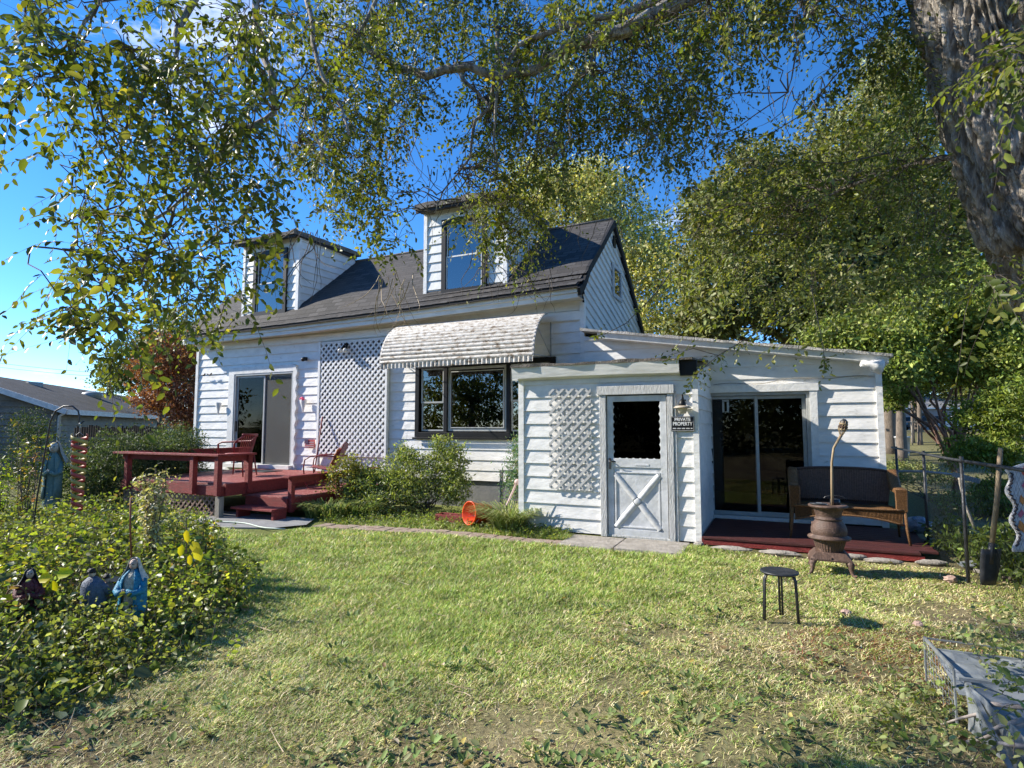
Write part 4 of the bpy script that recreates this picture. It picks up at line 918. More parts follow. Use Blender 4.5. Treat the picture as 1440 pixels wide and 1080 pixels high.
def stove():
    c = np.array([.46, 6.90, 0]); t = thing('potbelly_stove', 'rusty cast iron potbelly stove on four curved legs', 'stove', tuple(c))
    m = MB(); m.lathe([(.001, .22), (.118, .22), (.122, .225), (.155, .335), (.158, .352)], c, 64, rib=-.035, smooth=False); m.build('firebox', M['rust'], t)
    m = MB(); m.lathe([(.15, .345), (.197, .350), (.203, .360), (.200, .374), (.168, .388), (.168, .395)], c, 40); m.build('flange', M['rust'], t)
    m = MB(); m.lathe([(.16, .385), (.170, .42), (.168, .455), (.152, .50), (.128, .535), (.124, .545), (.134, .550), (.134, .558), (.121, .566), (.119, .585), (.124, .60), (.134, .64), (.148, .662)], c, 40); m.build('belly', M['rust'], t)
    m = MB(); m.lathe([(.14, .655), (.178, .672), (.188, .684), (.186, .694), (.17, .702), (.12, .70), (.001, .695)], c, 40); m.build('top', M['rust'], t)
    m = MB(); m.box(.30, .34, 6.86, 6.96, .43, .51); m.build('feed_door', M['rust'], t, bevel=.01)
    m = MB(); a, b = .175, .13
    def fr8(w, z): return [(c[0]-w, c[1]-w, z), (c[0]+w, c[1]-w, z), (c[0]+w, c[1]+w, z), (c[0]-w, c[1]+w, z)]
    m.mesh(fr8(.19, .145)+fr8(.19, .165)+fr8(.135, .225), [(3, 2, 1, 0), (0, 1, 5, 4), (1, 2, 6, 5), (2, 3, 7, 6), (3, 0, 4, 7), (4, 5, 9, 8), (5, 6, 10, 9), (6, 7, 11, 10), (7, 4, 8, 11), (8, 9, 10, 11)])
    m.box(c[0]-.004, c[0]+.004, c[1]-.192, c[1]-.165, .165, .19)
    o = m.build('base', M['rust'], t, bevel=.006)
    for sx in (-1, 1):
        for sy in (-1, 1):
            m = MB(); P = lambda r, z: (c[0]+sx*r, c[1]+sy*r, z); m.tube([P(.155, .155), P(.175, .12), P(.172, .08), P(.18, .04), P(.20, .012), P(.212, .004)], [.034, .032, .022, .016, .015, .018], 8); m.build('leg', M['rust'], t)
    t2 = thing('tiki_torch', 'bamboo garden torch with a flared woven head standing in the stove', 'torch', (.47, 6.90, .7))
    m = MB(); base = np.array([.50, 6.88, .69]); top = D(1183, 612, 6.02)
    pts = [base, base+np.array([.005, 0, .25]), base+np.array([.012, 0, .45]), base+np.array([.035, .0, .60]), top]; m.tube(pts, [.014, .013, .012, .012, .016], 8); m.build('pole', M['bamboo'], t2)
    m = MB(); ax = nrm([.22, 0, 1]); 
    for k in range(10):
        a = 2*PI*k/10; q = np.array([math.cos(a), math.sin(a), 0]); m.tube([pts[3], top+q*.012, top+ax*.07+q*.042, top+ax*.15+q*.034], .0045, 4)
    m.build('splayed_slat', M['bamboo'], t2)
    for k, (hh, r) in enumerate([(.06, .040), (.09, .046), (.12, .043)]):
        m = MB(); q = top+ax*hh; m.tube([q-ax*.008, q+ax*.008], [r, r], 12); m.build('woven_band', [M['bamboo'], M['wickd']][k % 2], t2)
    m = MB(); q = top+ax*.06; m.tube([q, q+ax*.09, q+ax*.115], [.03, .036, .014], 12); m.build('fuel_cup', M['blackmetal'], t2)
    m = MB(); m.lathe([(.001, 0), (.075, 0), (.083, .012), (.078, .012), (.07, .006), (.001, .004)], (.37, 6.84, .703), 20); tag(m.build('dish', M['blackmetal']), 'shallow black dish on the left of the stove top', 'dish')
    m = MB(); m.box(.35, .40, 6.80, 6.83, .718, .724); m.box(.41, .45, 6.79, 6.82, .706, .711); tag(m.build('scraper', M['galv']), 'pale flat metal tool in the black dish on the stove', 'tool')
    m = MB(); m.tube([(.53, 6.93, .70), (.53, 6.93, .755)], [.05, .045], 14); m.tube([(.43+.1*(1-math.cos(a))/1, 6.95, .76+.03*math.sin(a)) for a in np.linspace(0, PI, 7)], .004, 5); tag(m.build('black_pot', M['blackmetal']), 'small black pot with a wire handle beside the torch on the stove', 'pot')
stove()
def stool():
    c = np.array([-.02, 5.06, 0]); t = thing('stool', 'small round black metal stool with three paired tube legs on the lawn', 'stool', tuple(c)); H = .375
    m = MB(); m.lathe([(.001, H-.012), (.125, H-.012), (.138, H-.014), (.142, H-.004), (.138, H+.002), (.125, H), (.001, H-.003)], c, 40); m.build('seat', M['blackmetal'], t)
    for a in (math.radians(205), math.radians(342), math.radians(88)):
        d = np.array([math.cos(a), math.sin(a), 0]); s = np.array([-d[1], d[0], 0])*.010
        m = MB()
        for q in (-1, 1): m.tube([c+d*.07+s*q+np.array([0, 0, H-.02]), c+d*.105+s*q+np.array([0, 0, H-.03]), c+d*.118+s*q+np.array([0, 0, H-.06]), c+d*.13+s*q], .0085, 8)
        m.build('leg', M['blackmetal'], t)
stool()

# cage of galvanised panels, cut branch pile
def cage():
    A = G(1303, 958); B = G(1342, 1012); dirR = nrm((B-A)); A[2] = B[2] = 0
    t = thing('metal_cage', 'grey metal and wire cage tipped open at the lawn edge', 'cage', (A[0]+.3, A[1]-.5, 0)); h = .25
    sd = np.array([dirR[0], dirR[1], 0]); sd = nrm(sd); rt = np.array([-sd[1], sd[0], 0])
    if rt[0] < 0: rt = -rt
    C = A+sd*1.15
    up = np.array([0, 0, 1.0]); m = MB()
    for p, q in [(A, A+up*h), (A+up*h, A+sd*.52+up*h*1.06), (A+sd*.52, A+sd*.52+up*h*1.06)]: m.bar(p, q, .02, .008, up=rt)
    m.build('frame', M['galv'], t)
    m = MB()
    for k in range(1, 10): m.tube([A+sd*(.52*k/10)+up*.0, A+sd*(.52*k/10)+up*(h+.01*k/10)], .0014, 4)
    for k in range(1, 6): m.tube([A+up*(h*k/6), A+sd*.52+up*(h*k/6*1.05)], .0014, 4)
    m.build('wire_grid', M['galv'], t)
    m = MB(); a = A+sd*.18+up*h*.98; b = A+rt*.60+sd*.0+up*h*.95; 
    T = [[a+rt*(.75*i/10)+sd*(.40*j/8)+up*(.018*math.sin(i*1.3)*(j % 2)-.01*j) for i in range(11)] for j in range(9)]; m.grid(T, smooth=False); m.build('top_sheet', M['galv'], t, solid=.004)
    m = MB(); a2 = A+sd*.56+up*h*.95+rt*.04; T = [[a2+sd*(.62*i/8)+rt*(.0+.36*j/4+.10*i/8)-up*(.22*i/8*(1-.4*j/4)+.03*j) for i in range(9)] for j in range(5)]; m.grid(T, smooth=False); m.build('hanging_sheet', M['galv'], t, solid=.004)
    m = MB(); b0 = A+sd*.58+rt*.03; m.grid([[b0+sd*(.55*i/8)+rt*.10*i/8+up*(h*(1-.25*i/8)*j/4*.93)+rt*.006*math.sin(i*2+j) for i in range(9)] for j in range(5)], smooth=False); m.build('side_sheet', M['galv'], t, solid=.004)
    m = MB()
    for (p, q) in [(a, a+rt*.75), (a+sd*.4, a+sd*.4+rt*.75), (a2, a2+sd*.62-up*.22), (a2+rt*.38, a2+rt*.48+sd*.62-up*.22)]: m.bar(p, q, .02, .014)
    m.bar(A+up*h, A+up*(h+.0)+rt*.5-up*.01, .008, .008); m.build('edge_rail', M['galv'], t)
    m = MB()
    for k in range(6): m.bar(A+sd*(.75+.06*k)+rt*.5+up*.1, A+sd*(.55+.05*k)+rt*1.0+up*(.16+.01*k), .03, .01)
    m.build('loose_slat', M['galv'], t)
cage()

# ------------------------------------------------------------------ generic sprays of leaves on drooping twigs
def sprays(name_prefix, starts, dirs, lens, leafL, K, cols, w, parent, sag=.5, trad=.0022, leafmat_=None, wr=.52, tw_mat=None, cj=.16, merge=None, simple=False):
    n = len(starts); starts = np.asarray(starts); dirs = dirs/np.linalg.norm(dirs, axis=1, keepdims=True); lens = np.asarray(lens)[:, None]
    def at(t): return starts[:, None]+dirs[:, None]*(lens[:, None]*t[None, :, None])+np.array([0, 0, -1.0])*(sag*lens[:, None]*(t**2)[None, :, None])+wob[:, None]*np.sin(t*5)[None, :, None]*lens[:, None]*.06
    wob = RNG.normal(0, 1, (n, 3)); ts = np.linspace(.08, 1, K); P = at(ts); T = at(ts+.02)-P; T /= np.linalg.norm(T, axis=2, keepdims=True)
    side = np.cross(T, np.array([0, 0, 1.0])+RNG.normal(0, .45, (n, 1, 3))); side /= (np.linalg.norm(side, axis=2, keepdims=True)+1e-6)
    sg = np.where(np.arange(K) % 2 == 0, 1, -1)[None, :, None]
    A = T*.55+side*sg*.85+RNG.normal(0, .28, (n, K, 3))+np.array([0, 0, -.30]); Nn = np.cross(T, side)+RNG.normal(0, .38, (n, K, 3)); Nn = Nn*np.where(Nn[..., 2:3] < 0, -1, 1)
    L = np.asarray(leafL)*RNG.uniform(.75, 1.2, (n, 1))*RNG.uniform(.5, 1.2, (n, K))*(1-.35*np.abs(ts-.5)[None])
    C = palette(n*K, cols, w, .15)*np.repeat(RNG.normal(1, cj, (n, 1)).clip(.55, 1.6), K, 0)
    keep = RNG.random(n*K) < .93
    f = lambda a: a.reshape(n*K, -1)[keep]
    leaf_object(name_prefix, f(P), f(A), f(Nn), L.reshape(-1)[keep], L.reshape(-1)[keep]*wr, C[keep], leafmat_ or M['leaf'], parent, simple=simple)
    # twigs as slim triangular prisms
    tt = np.linspace(0, 1, 6); Q = at(tt); r = trad*(1-.75*tt)[None, :, None]; o = [np.array([1, 0, 0]), np.array([-.5, .87, 0]), np.array([-.5, -.87, 0])]
    V = np.stack([Q+r*k for k in o], 2).reshape(-1, 3); base = (np.arange(n)*18)[:, None, None, None]+(np.arange(5)*3)[None, :, None, None]
    F = base+np.array([[0, 1, 4, 3], [1, 2, 5, 4], [2, 0, 3, 5]])[None, None]
    raw_mesh('twig', V, F.reshape(-1, 4), None, tw_mat or M['twig'], parent)

# ================================================================== OVERHEAD TREE
GREENS = [(.115, .145, .028), (.085, .11, .024), (.155, .18, .036), (.22, .225, .05), (.32, .29, .06)]
GW = [4, 4, 3, 1.6, .25]
elm = thing('shade_tree', 'big rough barked tree at the right edge with drooping leafy boughs over the garden', 'tree', tuple(D(1800, 1000, 4.3)*np.array([1, 1, 0])))
tp = [(1800, 1100), (1730, 800), (1640, 560), (1548, 410), (1470, 300), (1440, 210), (1418, 120), (1392, 10), (1370, -100), (1350, -210)]
td = [4.4, 4.35, 4.3, 4.25, 4.2, 4.2, 4.2, 4.2, 4.2, 4.25]
pts = [D(px, py, d) for (px, py), d in zip(tp, td)]; pts[0][2] = -.2
def barky_tube(pts, rad, n, parent, name, amp=.05):
    # dense rings with ridged displacement for deep furrows
    P = np.array(pts); seg = np.r_[0, np.cumsum(np.linalg.norm(np.diff(P, axis=0), axis=1))]; m = int(seg[-1]/.02); s = np.linspace(0, seg[-1], m)
    C = np.stack([np.interp(s, seg, P[:, k]) for k in range(3)], 1); R = np.interp(s, seg, rad); T = np.gradient(C, axis=0); T /= np.linalg.norm(T, axis=1, keepdims=True)
    u = np.cross(T, [0, 1.0, 0]); u /= np.linalg.norm(u, axis=1, keepdims=True); v = np.cross(T, u); a = np.linspace(0, 2*PI, n, endpoint=False)
    aa, ss = np.meshgrid(a, s); wx = np.abs(vn(aa*6+vn(aa*2, ss, 3)*1.2, ss*.9, 2.0)-.5)*2; lump = vn(np.cos(aa)*1.5+5, ss+np.sin(aa)*1.5, 1.6); plate = np.abs(vn(aa*5, ss*2.2, 3.0)-.5)*2
    rid = np.abs(fbm(aa*3.4+vn(aa*1.5, ss*1.2, 2)*1.3, ss*.75, 2.2)-.5)*2; rid2 = np.abs(fbm(aa*7+9, ss*2.4, 2.0)-.5)*2; disp = 1+amp*(2.6*np.clip(rid*2.6, 0, 1)**.7+1.0*np.clip(rid2*2.4, 0, 1)+1.8*lump-3.2)
    V = C[:, None]+(u[:, None]*np.cos(aa)[..., None]+v[:, None]*np.sin(aa)[..., None])*(R[:, None]*disp)[..., None]
    i = (np.arange(m-1)[:, None]*n+np.arange(n)[None]); j = (np.arange(m-1)[:, None]*n+(np.arange(n)[None]+1) % n)
    F = np.stack([i, j, j+n, i+n], -1).reshape(-1, 4)
    return raw_mesh(name, V.reshape(-1, 3), F, None, M['bark'], parent, smooth=True)
barky_tube(pts, [.62, .52, .46, .43, .41, .41, .41, .41, .46, .50], 300, elm, 'trunk', .085)
def bough(path, r, name='bough', n=8, mat='bark'):
    m = MB(); P = [D(*q) for q in path]; out = []
    for i in range(len(P)-1):
        for k in range(3):
            f = k/3; j = np.array([random.uniform(-1, 1) for _ in range(3)])*np.linalg.norm(P[i+1]-P[i])*.035*(k > 0); out.append(P[i]*(1-f)+P[i+1]*f+j)
    out.append(P[-1]); R = np.interp(np.linspace(0, 1, len(out)), np.linspace(0, 1, len(r)), r); m.tube(out, list(R), n, jit=.07); return m.build(name, M[mat], elm)
barky_tube([D(*q) for q in [(1390, -160, 4.2), (1250, -130, 4.3), (1080, -60, 4.7), (960, 0, 4.6), (880, 42, 4.6), (800, 66, 4.7), (755, 98, 4.8)]], [.16, .12, .085, .068, .055, .045, .038], 60, elm, 'bough', .09)
bough([(755, 98, 4.8), (700, 108, 4.8), (660, 93, 4.85), (625, 98, 4.9), (600, 108, 4.9), (560, 95, 5.3), (520, 72, 5.2), (480, 60, 5.0)], [.04, .036, .032, .02])
bough([(1010, -30, 4.8), (930, 0, 4.7), (860, 22, 4.7), (790, 38, 4.7), (728, 64, 4.7), (708, 100, 4.7), (697, 150, 4.7), (694, 190, 4.7), (700, 240, 4.7)], [.035, .028, .02, .013, .006])
bough([(880, 48, 5.1), (842, 60, 4.9), (828, 95, 4.9), (802, 128, 4.9), (798, 160, 4.9)], [.022, .016, .010])
bough([(798, 160, 4.9), (803, 195, 4.9), (790, 210, 4.9), (768, 205, 4.9)], [.009, .004], n=6)
bough([(770, 60, 4.8), (755, 120, 4.8), (750, 175, 4.8), (722, 222, 4.8), (690, 236, 4.8)], [.010, .008, .004], n=6)
bough([(700, 40, 5.0), (690, 150, 5.0), (668, 170, 5.0), (662, 220, 5.0), (645, 243, 5.0), (622, 270, 5.0), (612, 300, 5.0)], [.018, .014, .008, .005], n=6)
bough([(640, 90, 5.3), (650, 110, 5.2), (672, 130, 5.2), (690, 152, 5.1)], [.02, .013])
bough([(480, -60, 4.4), (400, -20, 4.0), (360, 0, 3.9), (362, 60, 3.8), (385, 110, 3.7), (386, 158, 3.6), (345, 182, 3.6), (300, 225, 3.5), (275, 262, 3.5), (240, 295, 3.4), (195, 330, 3.3)], [.04, .026, .02, .016, .012, .008])
bough([(245, 293, 3.4), (230, 335, 3.3), (215, 350, 3.3), (190, 385, 3.2)], [.009, .004], n=6)
bough([(300, -50, 4.0), (250, 40, 3.6), (248, 80, 3.5), (205, 122, 3.4), (172, 190, 3.3), (168, 240, 3.3), (150, 300, 3.2)], [.03, .012, .009, .005])
bough([(250, -40, 3.8), (140, 0, 3.3), (110, 50, 3.2), (85, 76, 3.1), (60, 78, 3.1)], [.02, .008, .004])
bough([(430, -40, 4.2), (440, 60, 4.0), (455, 110, 3.9), (480, 150, 3.9), (490, 190, 3.8)], [.02, .008])
bough([(560, -60, 5.0), (520, 20, 4.9), (470, 90, 4.8), (430, 150, 4.7), (420, 200, 4.6)], [.02, .012, .006])
bough([(1200, -60, 4.6), (1150, 0, 4.4), (1130, 40, 4.4), (1115, 100, 4.4), (1108, 130, 4.4)], [.018, .008, .003], n=6)
bough([(1440, 250, 4.2), (1370, 215, 4.5), (1330, 222, 4.9), (1280, 232, 5.3), (1200, 260, 5.8), (1120, 300, 6.2)], [.05, .03, .02, .01])
# leaf sprays: (px, py, rx, ry, depth, depth spread, number)
BL = [(60, 45, 55, 40, 3.2, .3, 26), (140, 60, 90, 60, 3.3, .4, 55), (170, 160, 80, 60, 3.4, .3, 40), (270, 60, 100, 80, 3.6, .4, 95), (110, 120, 60, 50, 3.2, .3, 16), (280, 170, 90, 70, 3.6, .4, 85), (230, 250, 80, 50, 3.5, .3, 46), (160, 280, 60, 50, 3.3, .3, 22), (110, 225, 60, 30, 3.1, .2, 9), (330, 240, 60, 60, 3.7, .3, 46),
      (240, 350, 90, 40, 3.3, .3, 40), (160, 380, 70, 50, 3.2, .3, 34), (110, 300, 40, 40, 3.1, .2, 8), (130, 430, 60, 40, 3.1, .2, 20), (230, 425, 60, 40, 3.3, .3, 26), (80, 470, 50, 20, 3.0, .2, 5), (200, 480, 45, 25, 3.2, .2, 12), (340, 325, 34, 40, 3.9, .2, 20), (333, 400, 16, 40, 3.9, .12, 12), (310, 445, 22, 25, 3.8, .15, 6), (385, 285, 40, 30, 4.0, .25, 18),
      (400, 60, 90, 80, 4.1, .5, 110), (440, 170, 70, 70, 4.4, .4, 85), (430, 255, 38, 30, 4.4, .3, 16), (500, 240, 50, 60, 5.0, .4, 80), (530, 290, 30, 45, 5.0, .3, 34), (520, 130, 90, 90, 5.0, .5, 150), (540, 30, 100, 60, 5.0, .5, 120), (480, 320, 25, 30, 4.8, .3, 9), (550, 350, 18, 30, 5.0, .2, 9),
      (640, 40, 90, 60, 5.2, .5, 100), (610, 150, 50, 40, 5.3, .4, 22), (720, 60, 90, 60, 5.2, .6, 110), (760, 140, 80, 70, 5.3, .5, 150), (700, 210, 45, 50, 5.3, .4, 60), (760, 230, 60, 50, 5.4, .4, 75), (715, 270, 50, 35, 5.6, .4, 70), (705, 320, 45, 30, 5.7, .3, 44), (725, 345, 45, 22, 5.7, .3, 30), (745, 300, 45, 35, 5.7, .3, 34), (678, 365, 10, 12, 5.5, .2, 3),
      (850, 110, 80, 80, 5.2, .6, 170), (850, 30, 100, 50, 5.0, .6, 120), (940, 70, 90, 70, 5.0, .6, 150), (920, 160, 70, 60, 5.1, .5, 95), (900, 225, 45, 35, 5.1, .4, 34), (970, 190, 40, 50, 5.0, .4, 30), (1020, 60, 60, 60, 4.9, .5, 60), (1060, 20, 80, 40, 4.7, .5, 60), (1000, 130, 36, 28, 4.8, .3, 14), (820, 200, 50, 30, 5.2, .4, 30), (940, 245, 22, 25, 5.0, .3, 9),
      (1160, 10, 90, 35, 4.5, .4, 60), (1230, 40, 70, 50, 4.5, .4, 60), (1270, 90, 50, 60, 4.5, .4, 40), (1200, 90, 60, 40, 4.5, .4, 22), (1300, 160, 30, 60, 4.3, .3, 20), (1425, 60, 40, 70, 3.3, .3, 28), (1430, 130, 30, 50, 3.3, .2, 12),
      (1190, 205, 45, 26, 5.3, .4, 14), (1260, 250, 90, 50, 5.6, .6, 80), (1150, 280, 100, 50, 6.0, .6, 90), (1050, 300, 70, 35, 6.2, .5, 40), (1040, 255, 70, 14, 5.8, .4, 12), (980, 330, 40, 20, 6.2, .4, 10), (1000, 205, 70, 18, 5.2, .3, 8), (1310, 330, 60, 60, 5.4, .5, 45), (1420, 400, 30, 30, 4.0, .3, 10)]
BL += [(1040, 345, 60, 40, 6.8, .5, 26), (1120, 340, 70, 50, 6.8, .6, 44), (1200, 320, 80, 60, 6.6, .6, 60), (1290, 360, 70, 60, 6.2, .6, 50), (1080, 410, 70, 40, 7.0, .5, 34), (1170, 410, 80, 40, 7.0, .5, 40), (1260, 180, 50, 60, 5.4, .5, 34), (1330, 290, 40, 60, 5.0, .4, 26), (1100, 240, 60, 26, 6.0, .4, 18)]
BP = []      # points on the boughs where twigs may attach
for o in elm.children:
    if o.name.startswith('bough'):
        L_ = np.array(elm.location); v = np.empty(len(o.data.vertices)*3, 'f'); o.data.vertices.foreach_get('co', v); v = v.reshape(-1, 3)+L_; BP.append(v[::23 if len(v) > 3000 else 5])
BP = np.concatenate(BP)
st = []; dr_ = []; ln = []; tw = MB(); tw2 = MB()
for (px, py, rx, ry, d, dd, n) in BL:
    n = int(n*(.85 if px < 420 else 1.5)); d = d*.84 if d < 4.3 else d+.25; K_ = max(1, n//7); nodes = []
    for _ in range(K_):
        a = random.uniform(0, 2*PI); r_ = math.sqrt(random.random()); nodes.append(D(px+math.cos(a)*rx*r_, py+math.sin(a)*ry*r_-16, max(d+random.gauss(0, dd), 2.4)))
    for q in nodes:
        dist = np.linalg.norm(BP-q, axis=1)+2.0*np.clip(q[2]-.1-BP[:, 2], 0, 9); j = BP[dist.argmin()]; L_ = np.linalg.norm(q-j)
        if L_ < 1.7 and px < 1380:
            cv = np.array([random.gauss(0, .16), random.gauss(0, .16), .16+random.gauss(0, .06)])*L_; pts = []
            for i in range(10):
                f = i/9; pts.append(j+(q-j)*f+cv*math.sin(PI*f)+np.array([random.gauss(0, .018) for _ in range(3)])*(0 < i < 9)*(.5+L_))
            tw.tube(pts, list(np.linspace(.0062, .0018, 10)), 4, cap=False)
    for _ in range(n):
        q = nodes[random.randrange(K_)]; v = np.array([random.gauss(0, 1), random.gauss(0, 1), random.gauss(-.15, .6)]); v = nrm(v)*random.uniform(.02, .07)*d*.45; p = q+v; st.append(p)
        tw2.tube([q, (q+p)/2+[0, 0, .01], p], [.0026, .0022, .0018], 3, cap=False)
        dr_.append(nrm(v)*.7+np.array([random.gauss(-.1, .5), random.gauss(-.1, .5), random.gauss(-.25, .35)])); ln.append(random.uniform(.12, .44)*(.72+.06*d))
tw.build('branchlets', M['twig'], elm); tw2.build('fine_twigs', M['twig'], elm)
sprays('crown', st, np.array(dr_), ln, .053, 14, GREENS, GW, elm, sag=.5)
BR = [(1090, 270, 90, 40, 6.6, .5, 44), (1200, 240, 80, 50, 6.4, .5, 50), (1290, 300, 60, 70, 6.0, .5, 46), (1040, 370, 60, 50, 7.4, .5, 40), (1130, 380, 90, 50, 7.2, .6, 60), (1240, 390, 80, 50, 6.8, .6, 52), (1020, 300, 50, 26, 6.8, .4, 20), (1340, 380, 50, 40, 6.0, .4, 30), (1100, 450, 80, 24, 7.6, .4, 22), (1000, 430, 36, 30, 7.8, .3, 12), (1290, 170, 40, 60, 6.0, .4, 26), (1200, 150, 60, 30, 6.4, .4, 14)]
st = []; dr_ = []; ln = []
for (px, py, rx, ry, d, dd, n) in BR:
    for _ in range(n):
        a = random.uniform(0, 2*PI); q = math.sqrt(random.random()); st.append(D(px+math.cos(a)*rx*q, py+math.sin(a)*ry*q, d+random.gauss(0, dd))); dr_.append([random.gauss(-.5, .5), random.gauss(-.3, .5), random.gauss(-.05, .35)]); ln.append(random.uniform(.3, .7))
sprays('crown', st, np.array(dr_), ln, .088, 12, [(.17, .20, .06), (.24, .26, .10), (.12, .145, .035), (.30, .31, .16)], [3, 3, 3, 1], elm, sag=.3, trad=.003)
# upper crown out of the picture above, keeps the boughs fed and shades the tree itself
c_up = [(*D(1250, -330, 5), 2.0, 2.0, 1.0), (*D(900, -300, 5.5), 1.8, 1.6, .7), (*D(600, -260, 5.5), 1.5, 1.4, .6)]
crown('crown', c_up, 14000, .06, GREENS, GW, elm, sub=30, spread=.22)
# long bare hanging twigs
def bare(px, py, dep, n, L, spread):
    m = MB()
    for _ in range(n):
        p = D(px+random.uniform(-spread, spread), py+random.uniform(-12, 12), dep+random.uniform(-.3, .3)); pts = [p]; v = np.array([random.uniform(-.4, .4), random.uniform(-.4, .4), -1.0])
        for k in range(6): v = v+np.array([random.uniform(-.35, .35), random.uniform(-.35, .35), random.uniform(-.1, .25)]); pts.append(pts[-1]+nrm(v)*L*random.uniform(.6, 1.2)/6)
        m.tube(pts, [.0042, .0038, .0034, .003, .0025, .002, .0012], 4)
    m.build('bare_twig', M['bamboo'] if random.random() < .35 else M['twig'], elm)
for a in [(410, 330, 4.2, 14, .55, 45), (560, 390, 5.0, 14, .55, 30), (700, 350, 5.6, 16, .55, 40), (740, 380, 5.6, 10, .5, 35), (640, 230, 5.1, 12, .7, 45), (960, 160, 5, 16, .7, 60), (1130, 120, 4.4, 12, .4, 50), (400, 170, 3.9, 16, .6, 70), (250, 380, 3.3, 10, .4, 60), (540, 180, 5, 10, .8, 60), (840, 300, 5.6, 8, .5, 40)]: bare(*a)
# low leafy shoots hanging in front of the right part
def shoot(pts, r, n, label=None, leafL=.055):
    P = [D(*q) for q in pts]; m = MB(); m.tube(P, list(np.linspace(r, .0015, len(P))), 6); m.build('shoot', M['twig'], elm)
    s = []; d = []
    for _ in range(n):
        i = random.randrange(len(P)-1); f = random.random(); s.append(P[i]*(1-f)+P[i+1]*f); d.append(nrm(P[i+1]-P[i])*.5+np.array([random.gauss(0, .6), random.gauss(0, .6), random.gauss(-.1, .5)]))
    sprays('crown', s, np.array(d), [random.uniform(.06, .16) for _ in range(n)], leafL, 5, GREENS, GW, elm, sag=.3, trad=.0014)
shoot([(1130, 430, 6.4), (1060, 470, 5.6), (1010, 500, 5.1), (985, 520, 5.0), (968, 545, 4.9)], .006, 26)
shoot([(1140, 400, 6.2), (1150, 450, 5.2), (1158, 490, 4.8), (1160, 525, 4.7)], .005, 14)
shoot([(1010, 500, 5.1), (975, 490, 5.0), (940, 500, 4.9)], .004, 8)
shoot([(945, 380, 6.4), (920, 415, 5.8), (880, 455, 5.4), (850, 470, 5.2), (835, 472, 5.2)], .006, 9)
shoot([(1100, 235, 5.6), (1050, 262, 5.2), (1010, 275, 5.0), (965, 262, 4.8)], .006, 16)
shoot([(1120, 330, 6.0), (1040, 330, 5.3), (990, 300, 5.0), (940, 298, 4.9)], .006, 16)
shoot([(1180, 100, 4.6), (1130, 160, 4.6), (1080, 190, 4.6), (1010, 200, 4.5)], .006, 14)
shoot([(1050, 320, 5.6), (1000, 335, 5.2), (950, 318, 5.0)], .005, 10)
shoot([(1250, 215, 4.6), (1180, 230, 4.5), (1120, 225, 4.5)], .008, 16)
shoot([(300, 280, 3.5), (310, 360, 3.5), (318, 420, 3.4), (300, 480, 3.3)], .006, 14, leafL=.06)
shoot([(250, 340, 3.3), (262, 400, 3.2), (272, 440, 3.2)], .004, 6)
shoot([(60, 60, 3.1), (30, 90, 3.0), (10, 110, 2.9)], .004, 8)
shoot([(330, 380, 3.9), (345, 430, 3.9), (312, 470, 3.8)], .004, 12, leafL=.05)

# ================================================================== BACKGROUND TREES
YG = [(.58, .53, .22), (.46, .46, .18), (.28, .31, .10), (.66, .58, .26)]
DG = [(.035, .06, .018), (.05, .08, .02), (.07, .10, .028)]
MG = [(.09, .11, .03), (.13, .15, .04), (.17, .19, .055), (.06, .08, .022)]
BG = [(.19, .25, .05), (.26, .31, .075), (.12, .17, .04), (.33, .35, .11)]
def Bp(px, py, d, rx, ry, rz, w=1.0): return (*D(px, py, d), rx, ry, rz, w)
def foot(px, d): p = D(px, 602, d); return (p[0], p[1], float(gz(p[0], p[1])))
bg_tree('yellowing_tree', 'tall yellow green tree rising behind the gable roof', foot(850, 24), 4.5, .26,
        [Bp(800, 300, 24, 2.6, 2.4, 2.0, 3), Bp(760, 260, 24.5, 1.6, 1.8, 1.1, 1), Bp(860, 300, 23.5, 1.8, 2, 1.6, 1.6), Bp(900, 350, 23, 1.5, 2, 1.7, 1.5), Bp(870, 420, 23, 2.2, 2.2, 1.8, 2), Bp(930, 400, 22, 1.5, 1.8, 1.9, 1.5), Bp(940, 470, 22, 2.0, 2, 1.4, 1.5), Bp(830, 252, 24, 1.2, 1.3, .9, .8)], 46000, .13, YG, [4, 4, 3, 1.2])
bg_tree('leafy_tree', 'dense green tree spreading behind the low right side roof', foot(1150, 17), 3.2, .28,
        [Bp(1080, 330, 15.5, 1.9, 2, 1.6, 3), Bp(1010, 400, 15, 1.2, 1.6, 1.5, 2), Bp(1000, 300, 16, .9, 1.2, 1.0, 1), Bp(1170, 300, 16, 2.0, 2, 1.9, 3), Bp(1120, 420, 15, 2.0, 2, 1.2, 2.6), Bp(1230, 380, 16, 2, 2, 1.8, 2.6), Bp(1060, 240, 16.5, 1.1, 1.3, .8, 1), Bp(1180, 210, 17, 1.5, 1.6, 1.3, 1.4), Bp(985, 455, 16, 1.1, 1.5, .8, 1), Bp(1300, 300, 15, 1.8, 2, 2.0, 1.8), Bp(1370, 330, 15, 1.6, 2, 1.5, 1.8), Bp(1280, 400, 14.5, 1.7, 1.6, 1.0, 1.6), Bp(1200, 430, 14, 1.3, 1.4, .8, 1.3), Bp(1420, 400, 14, 1.2, 1.4, .9, 1)], 90000, .135, [(.16, .175, .055), (.22, .23, .09), (.29, .29, .14), (.08, .095, .03)], [3, 3, 2, 2.4], sub=22, spread=.20, nl=16)
